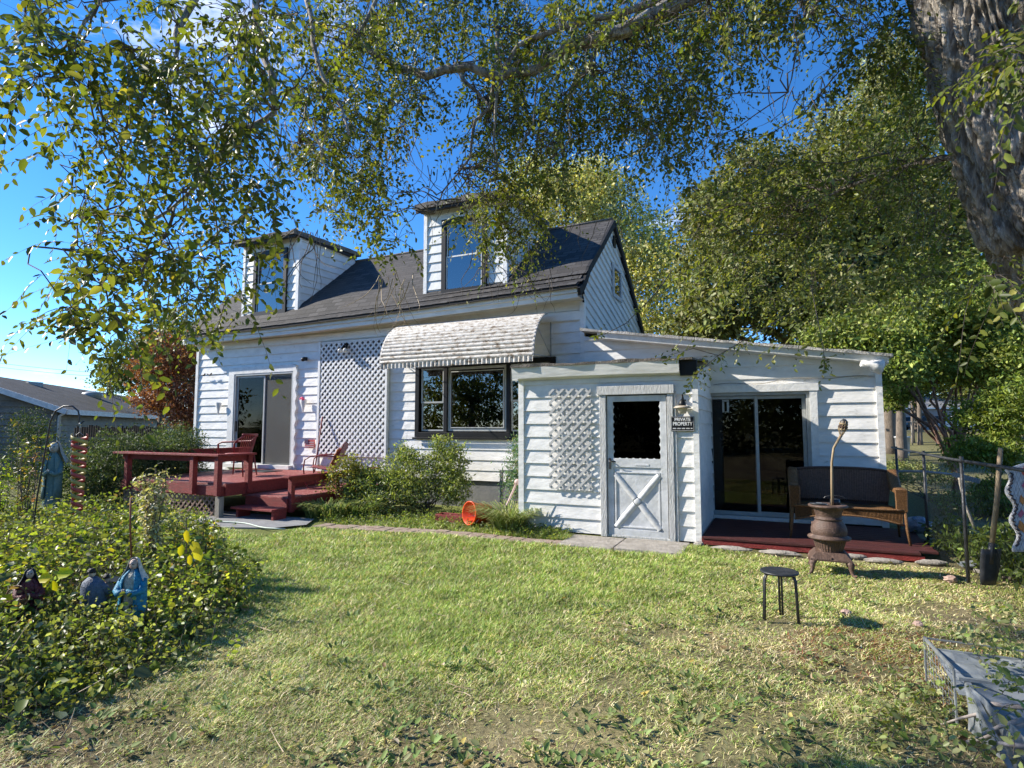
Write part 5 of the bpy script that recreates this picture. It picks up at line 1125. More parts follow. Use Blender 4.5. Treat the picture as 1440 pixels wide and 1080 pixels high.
bg_tree('pale_tree', 'tall pale yellow tree top left of the big rough trunk', foot(1250, 27), 6, .3,
        [Bp(1245, 180, 26, 2.0, 2, 2.6, 3), Bp(1250, 100, 26, 1.4, 1.5, 1.6, 1.5), Bp(1290, 190, 26.5, 1.5, 1.5, 2.4, 1.5), Bp(1200, 260, 26, 1.8, 2, 1.8, 2), Bp(1300, 280, 26, 2, 2, 2.2, 2)], 34000, .13, [(.30, .30, .12), (.24, .25, .10), (.17, .19, .07)], [3, 3, 2], spread=.28)
bg_tree('maple_tree', 'bright green maple on a forked pinkish trunk behind the wire fence', foot(1338, 12.5), .8, .075,
        [Bp(1230, 480, 12, .95, 1.1, .5, 2.2), Bp(1300, 440, 12.5, 1.3, 1.4, .5, 2.6), Bp(1380, 460, 12.5, 1.3, 1.4, .65, 2.4), Bp(1250, 520, 11.5, .55, .7, .38, 1.2), Bp(1340, 520, 12.5, 1.3, 1.2, .32, 1.5), Bp(1430, 500, 11.5, .9, 1, .55, 1.5), Bp(1330, 400, 13, 1.5, 1.4, .6, 1.6), Bp(1180, 470, 12.3, .7, .8, .4, 1.0), Bp(1420, 420, 12.5, 1.3, 1.4, .7, 1.4), Bp(1255, 560, 12.6, .28, .4, .2, .3)], 66000, .085, BG, [4, 4, 2, 1], bark='pinkbark', sub=26, spread=.2, shell=.2)
mt = [o for o in bpy.data.objects if o.name == 'maple_tree'][0]
m = MB(); b = np.array(mt.location)
for tgt in [(1300, 590, 12.4), (1318, 580, 12.3), (1345, 570, 12.7), (1372, 560, 12.4), (1290, 560, 12), (1360, 585, 13)]:
    q = D(*tgt); m.tube([b+np.array([0, 0, .55]), b+(q-b)*.5+np.array([0, 0, .35]), q+np.array([0, 0, .2]), q+(q-b)*.5], [.048, .036, .026, .014], 7, jit=.08)
m.build('limb', M['pinkbark'], mt)
# trees further away behind the fence
for i, (px, d, r, hh, lab) in enumerate([(1266, 24, .19, 5, 'thick pale trunked tree nearest the side wall beyond the far fence'), (1293, 30, .11, 5, 'slim pale trunked tree just right of the thick pale trunk'), (1283, 31, .08, 5, 'thin dark trunked tree between the two pale trunks')]):
    p = foot(px, d); bg_tree('yard_tree', lab, p, hh, r, [(p[0]-.5, p[1], 6.2, 2.2, 2.5, 1.8, 1), (p[0]+1.2, p[1]+1, 5.4, 2, 2.2, 1.4, 1), (p[0]-1.5, p[1]+1, 4.8, 1.8, 2.2, 1.1, 1)], 9000, .14, MG, group='trees beyond the far fence')
bl = []
for i, (px, d, hh, w, cols) in enumerate([(1420, 34, 9, 5, MG), (1330, 78, 11, 8, DG), (1230, 80, 12, 8, DG), (1120, 60, 12, 7, MG), (1010, 60, 9, 7, DG), (930, 48, 8, 5, MG)]):
    p = foot(px, d); zz = p[2]
    bg_tree('distant_tree', ['dark leafy tree behind the right shrub and maple', 'dark tree behind the parked cars', 'dark tree far behind the side wall corner', 'tall tree far behind the dense green tree', 'low dark tree behind the yellow tree foot', 'green tree far behind the right end of the gable'][i], p, hh*.4, .3,
            [(p[0], p[1], zz+hh*.62, w*.45, w*.45, hh*.3, 2), (p[0]-w*.3, p[1]+.5, zz+hh*.45, w*.35, w*.4, hh*.22, 1), (p[0]+w*.3, p[1]-.5, zz+hh*.45, w*.35, w*.4, hh*.22, 1), (p[0]+.6, p[1], zz+hh*.28, w*.5, w*.4, hh*.15, 1)], 9000, .30, cols, group='distant trees', sub=30, spread=.5, nl=4)
for i, (px, d, z, r_) in enumerate([(1200, 42, 6.2, 4.0), (1290, 44, 6.6, 4.2), (1385, 40, 6.0, 4.0), (1470, 38, 5.6, 4)]):
    p = foot(px, d); bg_tree('street_tree', ['broad dark street tree just right of the low side room roof', 'broad dark street tree above the dark blue car', 'broad dark street tree above the white car', 'broad dark street tree at the right edge behind the yellow green shrub'][i], p, 3, .3, [(p[0], p[1], z, r_, r_, 2.1, 2), (p[0]+1.5, p[1], z-1.2, r_*.8, r_*.8, 1.2, 1), (p[0]-1.8, p[1], z-1.1, r_*.7, r_*.8, 1.2, 1), (p[0], p[1], z+3, r_*.9, r_*.9, 1.8, 1.4)], 15000, .2, MG, group='street trees', spread=.4)
P_, c_ = blob_points([(-30+i*6.5, -20+1.2*math.sin(i*2.1), 2.2+.5*math.sin(i), 4, 1.5, 2.8+.5*math.cos(i*1.7)) for i in range(10)], 26000, 40, .5, .3); n_ = len(P_); tag(leaf_object('hedgerow', P_, rdir(n_, -.2), rdir(n_, .8), np.full(n_, .3), np.full(n_, .18), palette(n_, MG), M['leaffar'], simple=True), 'long dark hedgerow closing the garden behind the viewer', 'hedge', kind='stuff')
# left: conifer, green tree, red maple
p = foot(150, 30)
t = thing('spruce_tree', 'slim dark spruce top above the neighbour roof', 'tree', p); m = MB(); m.tube([p, (p[0], p[1], 5.9)], [.18, .02], 7); m.build('trunk', M['barkbg'], t)
ns = 260; zz = RNG.uniform(1.5, 5.9, ns); rr = (6.1-zz)*.26*RNG.uniform(.4, 1.1, ns); aa = RNG.uniform(0, 2*PI, ns)
Pp = np.stack([p[0]+np.cos(aa)*rr*.2, p[1]+np.sin(aa)*rr*.2, zz], 1); sprays('crown', Pp, np.stack([np.cos(aa), np.sin(aa), np.full(ns, .05)], 1), rr+.15, .16, 14, [(.03, .06, .035), (.04, .07, .04)], None, t, sag=.25, wr=.18, simple=True, leafmat_=M['leaffar'])
bg_tree('green_tree', 'mid green tree between the spruce and the left end of the house', foot(225, 27), 2.0, .2, [Bp(205, 505, 26, 1.5, 1.5, 1.3, 2), Bp(250, 480, 26, 1.5, 1.5, 1.5, 2), Bp(175, 530, 26, 1.2, 1.3, .8, 1), Bp(255, 530, 26, 1.3, 1.3, 1.0, 1), Bp(300, 520, 27, 1.5, 1.5, 1.5, 1)], 20000, .13, [(.08, .12, .03), (.12, .16, .04), (.16, .19, .06)])
bg_tree('red_maple', 'bronze red leaved tree at the left corner of the house', foot(262, 16.2), 1.3, .09, [Bp(225, 515, 16, .65, .7, .55, 1.4), Bp(262, 500, 16.3, .65, .7, .65, 1.2), Bp(215, 560, 16, .6, .6, .42, 1), Bp(255, 560, 16, .8, .8, .55, 1.6), Bp(222, 480, 16.1, .2, .3, .3, .3), Bp(265, 590, 15.8, .5, .5, .35, .8)], 17000, .075, [(.26, .10, .06), (.34, .15, .085), (.16, .065, .045), (.40, .23, .14)], [3, 3, 2, 1], sub=24, spread=.16)
# trees behind the viewer: seen mirrored in the windows only
for i, (x, y, hh, w) in enumerate([(-19, -15, 9.5, 6), (-13, -19, 9, 6), (-25, -9, 8, 6), (1.5, -15, 8, 7), (8, -13, 9, 7), (-27, 1, 6.5, 6), (-7, -24, 9, 6)]):
    bg_tree('mirrored_tree', ['tree behind the viewer mirrored left in the picture window', 'tree behind the viewer mirrored right in the picture window', 'tree behind the viewer mirrored at the left of the deck door', 'tree behind the viewer mirrored in the right glass door', 'tree behind the viewer mirrored at the right of the right glass door', 'low tree behind the viewer mirrored in the deck door', 'tree behind the viewer between the two mirrored window trees'][i], (x, y, 0), hh*.35, .25,
            [(x, y, hh*.6, w*.45, w*.45, hh*.33, 2), (x-w*.3, y, hh*.4, w*.3, w*.35, hh*.25, 1), (x+w*.3, y, hh*.4, w*.35, w*.35, hh*.25, 1), (x, y, hh*.2, w*.55, w*.4, hh*.14, 1)], 7000, .26, MG, group='trees behind the viewer', spread=.5, nl=3)

# ================================================================== SHRUBS AND BED
def shrub(name, label, base, blobs, n, size, cols, w=None, cat='shrub', spread=.09, sub=18, shell=.35, stems=9, near=False, group=None, wr=.45, stem_m='twig'):
    t = thing(name, label, cat, tuple(base), group=group)
    c = crown('foliage', blobs, n, size, cols, w, t, sub, spread, shell, mat=M['leaf'] if near else M['leaffar'], simple=not near, wr=wr)
    m = MB(); limbs(m, base, [c[i]-np.array([0, 0, .04]) for i in RNG.choice(len(c), min(stems, len(c)), replace=False)], .012, n=5); m.build('stem', M[stem_m], t)
    return t
b = G(215, 712); b = np.array([-11.9, 8.0, 0])
shrub('rounded_shrub', 'large rounded dark green shrub beside the left end of the deck', b, [(-11.75, 7.0, .72, .85, .75, .78, 2.4), (-11.75, 8.1, .95, .75, .7, .62, 1.5), (-12.3, 6.7, .5, .7, .7, .6, 1.2), (-11.2, 7.5, .85, .45, .6, .5, 1), (-12.2, 8.3, .95, .9, .6, .66, 1)], 46000, .055, [(.07, .11, .045), (.11, .15, .06), (.045, .075, .03), (.15, .18, .09)], [3, 3, 3, 1], wr=.35)
shrub('willowy_shrub', 'loose light green shrub in front of the picture window', (-5.75, 8.75, 0), [(-5.95, 8.75, .65, .5, .42, .5, 2), (-5.35, 8.9, .8, .36, .3, .52, 1.4), (-6.25, 8.7, .9, .22, .2, .42, .6), (-5.2, 8.8, .45, .35, .3, .35, 1), (-6.55, 8.4, .55, .42, .35, .38, 1.5), (-6.9, 8.3, .4, .3, .3, .28, .8), (-6.0, 8.4, .4, .5, .3, .3, 1), (-5.55, 8.85, 1.15, .16, .14, .3, .4)], 19000, .06, [(.26, .31, .10), (.18, .23, .07), (.36, .40, .18), (.10, .14, .045)], [3, 3, 2, 2], spread=.07, stems=22, near=True, wr=.3)
shrub('low_shrub', 'lower dusty green bush with pale flower tips left of the window shrub', (-6.6, 8.3, 0), [(-6.75, 8.25, .35, .4, .3, .3, 1.5), (-6.35, 8.0, .22, .4, .25, .2, 1)], 4200, .05, [(.13, .18, .07), (.20, .24, .12), (.3, .28, .06)], [3, 2, .5], near=True, wr=.35)
shrub('blue_green_vine', 'tall wispy blue green plant against the left edge of the shed', (-3.78, 8.6, 0), [(-3.85, 8.65, .95, .2, .2, .42, 2), (-3.95, 8.6, .6, .2, .2, .3, 1), (-3.78, 8.55, 1.25, .12, .1, .2, .5)], 3000, .045, [(.10, .19, .12), (.14, .23, .15), (.2, .2, .1)], [3, 2, 1], near=True, wr=.35, cat='plant', stems=12)
shrub('potted_plant', 'yellowish plant in a red pot right of the metal lawn chair', (-7.05, 8.3, 0), [(-7.05, 8.2, .82, .2, .2, .22, 1.4), (-6.85, 8.2, .6, .2, .2, .25, 1), (-7.25, 8.0, .55, .16, .2, .25, 1)], 1900, .05, [(.26, .26, .06), (.16, .19, .05), (.30, .26, .12)], [2, 3, 1], near=True, cat='plant')
m = MB(); m.lathe([(.10, 0), (.15, .28), (.17, .28), (.17, .34), (.14, .34), (.12, .05)], (-7.0, 8.42, .22), 18); m.box(-7.2, -6.8, 8.25, 8.6, 0, .21); tag(m.build('plant_pot', M['red']), 'dark red pot on a block at the end of the landing rail', 'pot')
def blades(name, label, cat, cx, cy, rx, ry, n, h, cols, wd=.012, arch=.8, group=None, kind=None):
    a = RNG.uniform(0, 2*PI, n); r = np.sqrt(RNG.random(n)); x = cx+np.cos(a)*r*rx; y = cy+np.sin(a)*r*ry; o = RNG.uniform(0, 2*PI, n) if arch < 1 else a+RNG.normal(0, .5, n)
    D1 = np.stack([np.cos(o)*.45*arch, np.sin(o)*.45*arch, np.ones(n)], 1); H = h*RNG.uniform(.55, 1.1, n)[:, None]; P0 = np.stack([x, y, np.zeros(n)], 1); P1 = P0+D1*H*.55; P2 = P1+(D1*[1.9, 1.9, .45])*H*.42; P3 = P2+(D1*[2.2, 2.2, -.25])*H*.28
    s = np.stack([-np.sin(o), np.cos(o), 0*o], 1)*wd/2
    V = np.stack([P0-s, P0+s, P1-s, P1+s, P2-s*.8, P2+s*.8, P3-s*.1, P3+s*.1], 1).reshape(-1, 3); F = (np.arange(n)*8)[:, None, None]+np.array([[0, 1, 3, 2], [2, 3, 5, 4], [4, 5, 7, 6]])[None]
    ob = raw_mesh(name, V, F.reshape(-1, 4), np.repeat(palette(n, cols), 8, 0), M['grassblade']); tag(ob, label, cat, group, kind); return ob
GB = [(.18, .26, .06), (.25, .31, .09), (.32, .34, .12), (.12, .17, .04)]
blades('daylily_clump', 'strappy green clump at the foot of the red landing rail', 'plant', -6.95, 7.55, .38, .3, 420, .36, GB, .014, 1.1)
blades('daylily_clump', 'strappy green clump between the landing and the low dusty bush', 'plant', -6.55, 7.9, .3, .3, 260, .32, GB, .014, 1.1)
blades('ornamental_grass', 'arching pale green grass clump at the left corner of the shed', 'plant', -3.62, 7.72, .22, .2, 620, .48, [(.30, .36, .11), (.38, .40, .18), (.2, .27, .07)], .012, 1.25)
# low weeds in the strip under the wall
def ground_cover(name, label, pts, h, leaf, cols, w, K=7, sag=.2, mat=None, wr=.55, up=.9):
    t = thing(name, label, 'plants', (float(pts[0][0]), float(pts[0][1]), 0)); n = len(pts)
    st = np.stack([pts[:, 0], pts[:, 1], np.zeros(n)], 1); d = RNG.normal(0, .45, (n, 3)); d[:, 2] = up
    sprays('foliage', st, d, h, leaf, K, cols, w, t, sag=sag, trad=.002, wr=wr)
    for o in list(t.children): o['kind'] = 'stuff'
    t['kind'] = 'stuff'; return t
n = 1900; x = RNG.uniform(-6.7, -2.7, n); y = path_front(x)+.38+RNG.random(n)*np.where(x < -3.5, 1.5, .55); pts = np.stack([x, y], 1)
ground_cover('wall_weeds', 'low tangled weeds between the brick path and the wall', pts, RNG.uniform(.05, .2, n), .035, [(.18, .25, .07), (.25, .31, .09), (.12, .17, .04), (.36, .36, .12)], [3, 2, 2, .6])
n = 500; x = RNG.uniform(-9.9, -8.55, n); y = RNG.uniform(6.3, 6.62, n); k = RNG.random(n) < .3+.0*x; pts = np.stack([x, y], 1)[k]
ground_cover('deck_weeds', 'small weeds growing along the deck lattice skirt', pts, RNG.uniform(.06, .22, len(pts)), .035, [(.13, .19, .05), (.25, .28, .06)], None)
# the planted bed on the left
HC = [D(189, 900, 3.9), D(136, 900, 4.0), D(46, 900, 4.0), D(160, 940, 3.4), D(80, 940, 3.5)]
def HIDE(x, y): return np.clip(sum(np.exp(-((x-c[0])**2+(y-c[1])**2)/.13) for c in HC), 0, 1)
def bed():
    def region(n, dmin, dmax, pw=1.0, umax=-.30):
        u = RNG.uniform(-1.08, umax, n); d = dmin*np.exp(RNG.random(n)**pw*math.log(dmax/dmin)); x = d*(cF[0]+u*cR[0]); y = d*(cF[1]+u*cR[1])
        e = np.interp(y, [.9, 1.45, 1.7, 2.4, 3.2, 3.9, 4.6, 5.4, 6.2, 8, 9], [-7, -4.2, -3.65, -3.5, -4.0, -4.55, -5.55, -7.2, -8.9, -10.8, -11]); dist = (e-x)*.8+.12*RNG.normal(0, 1, n)
        k = (dist > 0) & (y > .5); return x[k], y[k], dist[k], d[k]
    hide = lambda x, y: HIDE(x, y)      # low foliage in front of the figures
    x, y, ds, d = region(8800, 1.9, 9.5, .8); H = np.clip(.09+.75*ds, 0, .40)*(.75+.7*fbm(x, y, 1.4))*np.where(y > 4.2, .95, 1); H *= 1-.44*hide(x, y)
    n = len(x); t = thing('garden_bed_plants', 'dense sunlit leafy weeds and perennials filling the left bed', 'plants', (-5, 3, 0)); t['kind'] = 'stuff'
    sp = fbm(x*1.3+11, y*1.3, 1.1); H = H*(.55+.9*vn(x-4, y+8, 1.9))
    PAL = [([(.14, .18, .05), (.22, .26, .09), (.085, .11, .03), (.32, .34, .18)], [3, 3, 2, 1.5], .05, 7, 1.1, .6), ([(.22, .28, .045), (.33, .38, .065), (.11, .15, .03), (.46, .44, .08)], [3, 2, 2, .8], .052, 8, 1.0, .62), ([(.13, .18, .04), (.19, .24, .055), (.07, .10, .025), (.27, .19, .10)], [3, 3, 2, .7], .07, 7, .9, .58)]
    for q, (cols, w, lf, K, hm, wr) in enumerate(PAL):
        k = (sp < .47) if q == 0 else ((sp >= .47) & (sp < .56) if q == 1 else sp >= .56); nk = int(k.sum()); d3 = RNG.normal(0, .42, (nk, 3)); d3[:, 2] = .95
        sprays('foliage', np.stack([x[k], y[k], H[k]*RNG.uniform(0, .25, nk)], 1), d3, H[k]*1.12*hm, lf, K, cols, w, t, sag=.15, trad=.0022, wr=wr, cj=.28)
    x, y, ds, d = region(1300, 2, 9, .8); n = len(x); H = np.clip(.10+.75*ds, 0, .44)*RNG.uniform(.6, 1.15, n)*(1-.7*hide(x, y)); a = RNG.uniform(0, 2*PI, n)
    L = RNG.uniform(.06, .12, n); A = np.stack([np.cos(a), np.sin(a), RNG.uniform(-.6, .3, n)], 1); leaf_object('broad_leaves', np.stack([x, y, H], 1), A, rdir(n, 1.6, .5), L, L*.6, palette(n, [(.16, .21, .05), (.22, .27, .05), (.14, .17, .09), (.4, .38, .05)], [3, 2, 2, .35]), M['leaf'], t)
    m = MB()
    for _ in range(260):
        i = RNG.integers(len(x)); p = np.array([x[i], y[i], 0]); q = p+np.array([random.gauss(0, .12), random.gauss(0, .12), H[i]*random.uniform(.7, 1.3)]); m.tube([p, (p+q)/2+np.array([.02, 0, 0]), q], [.004, .003, .0015], 4)
    m.build('stems', M['bamboo'], t)
    for o in t.children: o['kind'] = 'stuff'
bed()
def stalk_plant(name, label, base, h, n, spread, cols, w=None, leaf=.045, r=.008, sub=12, group=None, topw=.6, nst=3):
    base = np.array(base, float); t = thing(name, label, 'plant', tuple(base), group=group); m = MB(); S_ = []; Dd = []
    for _ in range(nst):
        q = base+np.array([random.gauss(0, spread*.6), random.gauss(0, spread*.6), h*random.uniform(.8, 1.0)]); pts = [base+(q-base)*f+np.array([random.gauss(0, .01), random.gauss(0, .01), 0])*(f > 0) for f in np.linspace(0, 1, 7)]; m.tube(pts, list(np.linspace(r, r*.35, 7)), 5)
        for _ in range(n//nst):
            f = random.uniform(1-topw, 1); k = f*6; i = min(int(k), 5); S_.append(pts[i]+(pts[i+1]-pts[i])*(k-i)); Dd.append(np.array([random.gauss(0, .6), random.gauss(0, .6), random.uniform(-.1, .9)]))
    m.build('stem', M['twig'], t); sprays('foliage', S_, np.array(Dd), [random.uniform(.05, .16) for _ in S_], leaf, 6, cols, w, t, sag=.35, trad=.0015, wr=.45); return t
PALE = [(.42, .38, .26), (.34, .34, .22), (.28, .30, .16), (.5, .46, .36)]
p = G(212, 822); stalk_plant('dried_stalk_plant', 'tall pale dried plant with drooping seed heads in front of the deck', (p[0], p[1], 0), 1.22, 300, .2, PALE, leaf=.05, topw=.72, nst=6, r=.011)
p = G(245, 800); stalk_plant('leafy_stalk', 'shorter green stalk right of the tall dried plant', (p[0], p[1], 0), .62, 50, .16, [(.14, .19, .05), (.2, .24, .08), (.36, .36, .1)], leaf=.05)
p = G(290, 812); stalk_plant('leafy_stalk', 'bushy stalk with yellow leaves at the right end of the bed', (p[0], p[1], 0), .62, 60, .16, [(.15, .2, .05), (.45, .42, .06), (.2, .13, .06)], [3, 1, 1], leaf=.055)
p = G(330, 840); stalk_plant('leafy_stalk', 'low sprig reaching out of the bed over the lawn', (p[0], p[1], 0), .30, 36, .2, [(.2, .25, .05), (.3, .33, .06)], leaf=.05)
p = G(150, 800); stalk_plant('broad_leaf_plant', 'big leaved green plant just behind the painted figures', (p[0], p[1], 0), .5, 40, .2, [(.10, .16, .035), (.14, .2, .04)], leaf=.11)
p = G(10, 760); stalk_plant('lime_shrub', 'bright lime leaved shrub at the left edge of the photo', (p[0]-.2, p[1], 0), 1.2, 90, .16, [(.32, .40, .05), (.22, .3, .04), (.15, .2, .04)], leaf=.06, topw=.8, nst=5)
p = G(45, 770); stalk_plant('pink_stalk', 'thin reddish flower stalk beside the hooked pole', (p[0], p[1], 0), 1.3, 14, .05, [(.3, .12, .08), (.4, .2, .12)], leaf=.035, topw=.5, nst=1)
p = G(20, 790); stalk_plant('green_shrub', 'darker green leafy shrub left of the hooked pole', (p[0]-1.0, p[1]+.5, 0), 1.6, 120, .22, [(.08, .12, .03), (.12, .16, .04), (.3, .22, .06)], leaf=.06, topw=.7, nst=7)
yl = G(70, 866)
t = thing('yellow_leaf_plant', 'sprig of four big glowing yellow leaves near the crouched figures', 'plant', tuple(yl)); q = D(75, 812, 3.9)
P = np.array([q+cR*.02+[0, 0, .02], q-cR*.01, q-cR*.02-[0, 0, .01], q+[0, 0, -.02]]); leaf_object('yellow_leaf', P, np.array([cR*1+cU*.15, -cR+cU*-.1, -cR*.6-cU*.6, cR*.3-cU]), np.tile(-cF+cU*.5, (4, 1)), [.12, .10, .08, .08], [.08, .075, .06, .06], palette(4, [(.62, .58, .02)], jit=.05), M['leaf'], t)
m = MB(); m.tube([yl, (yl+q)/2, q], [.005, .004, .003], 5); m.build('stem', M['twig'], t)
yl = G(262, 842); t = thing('yellow_leaf_plant', 'hanging yellow leaves at the right side of the bed above the blue robed figure', 'plant', tuple(yl)); q = D(262, 745, 4.6)
P = np.array([q+cR*x_+cU*z_ for x_, z_ in ((.0, 0), (.05, -.09), (-.03, -.12), (.08, -.14), (.03, -.2))]); leaf_object('yellow_leaf', P, np.array([-cU+cR*.1, -cU+cR*.5, -cU-cR*.2, -cU+cR*.3, -cU]), np.tile(-cF+cU*.2+cR*.2, (5, 1)), [.11, .12, .10, .12, .09], [.05, .08, .06, .09, .05], palette(5, [(.6, .55, .03), (.5, .45, .05)], jit=.05), M['leaf'], t)
m = MB(); m.tube([yl, (yl+q)/2+[0, 0, .05], q+cU*.1, q], [.006, .005, .004, .003], 5); m.build('stem', M['twig'], t)
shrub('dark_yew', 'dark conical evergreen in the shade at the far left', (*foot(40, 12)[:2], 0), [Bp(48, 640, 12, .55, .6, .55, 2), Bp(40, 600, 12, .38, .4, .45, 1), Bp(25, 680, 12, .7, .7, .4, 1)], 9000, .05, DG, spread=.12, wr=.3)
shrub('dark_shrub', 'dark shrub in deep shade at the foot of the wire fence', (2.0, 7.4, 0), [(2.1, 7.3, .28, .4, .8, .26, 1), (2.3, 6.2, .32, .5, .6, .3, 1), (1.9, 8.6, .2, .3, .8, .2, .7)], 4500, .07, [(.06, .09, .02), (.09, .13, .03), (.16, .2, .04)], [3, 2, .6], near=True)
shrub('yellow_green_shrub', 'sunny yellow green shrub behind the wooden stake at the right', (*foot(1400, 10.5)[:2], 0), [Bp(1410, 585, 10.5, .8, .8, .45, 2), Bp(1390, 635, 10.3, .7, .7, .35, 1.6), Bp(1440, 560, 10.3, .6, .7, .5, 1), Bp(1420, 700, 9.6, .5, .7, .3, 1), Bp(1395, 690, 10, .35, .5, .2, .5)], 15000, .08, [(.24, .29, .06), (.18, .23, .05), (.12, .17, .04)], near=True, wr=.4)
shrub('low_perennials', 'low sunlit plants along the far side of the wire fence', (*foot(1300, 12)[:2], 0), [Bp(1300, 672, 12.5, 1.0, .6, .14, 1), Bp(1370, 705, 10, .8, .6, .2, 1), Bp(1270, 655, 14, .8, .6, .12, 1)], 5000, .06, [(.2, .24, .08), (.28, .3, .12)], cat='plant')

# ---------------------------------------------------------------- figures in the bed
def robed(name, label, px, py_top, d, h, wid, robe, cloak, veil, skin, lean=0, face=True, group=None, rz=0, vrows=10):
    top = D(px, py_top, d); z1 = top[2]; z0 = max(z1-h, 0); base = np.array([top[0], top[1], z0]); L = base
    t = thing(name, label, 'figurine', tuple(base), rz, group)
    m = MB(); n = 30; prof = [(.50, 0), (.50, .05), (.45, .2), (.40, .4), (.43, .60), (.42, .70), (.30, .77), (.14, .81), (.12, .84)]
    def ring(r, z, fx=0): return [(r*wid*math.cos(a)*(1+.05*math.sin(a*7+z*6)*(z < .65)), r*wid*.72*math.sin(a)*(1+.05*math.cos(a*6)*(z < .65))-lean*h*z**1.5, z*h) for a in np.linspace(0, 2*PI, n, endpoint=False)]
    vs = []; fs = []
    for i, (r, z) in enumerate(prof): vs += ring(r, z)
    for i in range(len(prof)-1):
        for k in range(n): fs.append((i*n+k, i*n+(k+1) % n, (i+1)*n+(k+1) % n, (i+1)*n+k))
    m.mesh(vs, fs, 0, True)
    hd = np.array([0, -lean*h*1.05-.0, h*.90]); m.ball(hd, h*.062, h*.068, h*.082, n=16, m=1); m.ball(hd+[0, -h*.066, -h*.005], h*.010, h*.014, h*.018, n=8, m=1)
    for s in (-1, 1): m.ball(hd+[s*h*.022, -h*.060, h*.012], h*.012, h*.008, h*.009, n=6, m=2)
    m.ball(hd+[0, -h*.060, -h*.036], h*.014, h*.006, h*.004, n=6, m=3)
    m.build('body', [robe, skin, M['black'], cmat('lip', (.35, .1, .08))], t, False)
    # cloak: open shell over back and shoulders with arms forward
    m = MB(); T = []
    for i, (r, z) in enumerate([(.60, .14), (.56, .32), (.54, .5), (.53, .64), (.44, .73), (.27, .79), (.16, .83)]):
        T.append([(r*wid*math.cos(a), r*wid*.8*math.sin(a)-lean*h*z**1.5+.004, z*h) for a in np.linspace(math.radians(-62), math.radians(242), 26)])
    m.grid(T)
    for s in (-1, 1): m.tube([(s*wid*.45, -lean*h*.5, h*.68), (s*wid*.52, -wid*.25-lean*h*.4, h*.52), (s*wid*.30, -wid*.5-lean*h*.4, h*.50), (s*wid*.06, -wid*.56-lean*h*.4, h*.55)], [wid*.14, wid*.15, wid*.13, wid*.09], 10)
    m.build('cloak', cloak, t, False, solid=.005)
    m = MB()
    for s in (-1, 1): m.ball((s*wid*.03, -wid*.62-lean*h*.4, h*.56), wid*.045, wid*.05, wid*.08, n=8)
    m.build('hands', skin, t, False)
    m = MB(); T = []
    for i in range(vrows):
        f = i/9; th = -.15+f*2.2; T.append([])
        for a in np.linspace(math.radians(-25), math.radians(205), 16):
            if i < 6: rr = math.sin(min(.25+f*2.0, PI/2))*.085*h; z = hd[2]+math.cos(min(.1+f*2.4, PI*.6))*.098*h
            else: rr = (.085+.03*(i-5))*h; z = hd[2]-.03*h-(i-5)*.05*h
            T[-1].append((rr*math.cos(a), hd[1]+.012*h+rr*.9*math.sin(a), z))
    m.grid(T); m.build('veil', veil, t, False, solid=.004)
    return t
def cm2(name, c, rough=.6): return pm(name, c, tuple(q*.55 for q in c), sc=38, rough=rough, bump=.5, bsc=90, c3=(.16, .14, .11), sc3=26, th3=.6)
skin = cm2('painted_skin', (.55, .42, .34)); 
robed('praying_figurine', 'painted figurine of a woman in a bright blue cloak and pale veil', 189, 784, 4.1, .47, .165, cm2('robe_cream', (.45, .42, .34)), cm2('cloak_blue', (.02, .22, .36)), cm2('veil_white', (.62, .60, .55)), skin, rz=math.radians(25))
robed('kneeling_figurine', 'dark haired figurine in a slate blue cloak seen from behind', 136, 797, 4.25, .38, .16, cm2('robe_slate', (.14, .18, .25)), cm2('cloak_slate', (.10, .13, .19), .6), cm2('hair_black', (.015, .014, .014)), skin, vrows=6, lean=-.08, rz=math.radians(190))
robed('kneeling_figurine', 'figurine in a tan robe half hidden right of the slate blue cloak', 152, 806, 4.35, .38, .18, cm2('robe_tan', (.28, .20, .13)), cm2('cloak_tan', (.30, .21, .14)), cm2('hair_dark', (.02, .018, .015)), skin, vrows=6, rz=math.radians(160))
robed('kneeling_figurine', 'leaning figurine in a wine red robe at the left of the bed', 44, 797, 4.2, .40, .14, cm2('robe_wine', (.16, .04, .05)), cm2('cloak_wine', (.17, .045, .055)), cm2('hair_grey', (.05, .06, .06)), skin, lean=.14, rz=math.radians(60))
m = MB(); q = D(22, 858, 4.05); m.lathe([(.045, 0), (.075, .06), (.08, .085), (.07, .085), (.06, .03), (.001, .02)], q, 18); m.tube([q+cR*.075*math.cos(a)+np.array([0, 0, .08+.09*math.sin(a)]) for a in np.linspace(0, PI, 11)], .006, 6); tag(m.build('basket', M['wick']), 'small round handled basket beside the wine red figurine', 'basket')
m = MB(); q = D(168, 832, 4.45); a = math.radians(25); m.box(-.12, .12, -.08, .08, -.25, .10); o = m.build('black_box', M['black'], bevel=.006); o.location = tuple(q); o.rotation_euler = (0, 0, a); tag(o, 'black box shape behind the blue cloaked figurine', 'box')
q = D(77, 621, 10.5)
t = robed('garden_statue', 'weathered blue green statue with a pale head under the hooked pole', 77, 620, 10.5, 1.22, .27, cmat('verdigris', (.10, .18, .17), .8, (.17, .24, .21)), cmat('verdigris2', (.12, .21, .20), .8, (.19, .26, .23)), cmat('pale_stone2', (.42, .42, .36)), cmat('pale_stone3', (.40, .42, .38)), rz=math.radians(40))
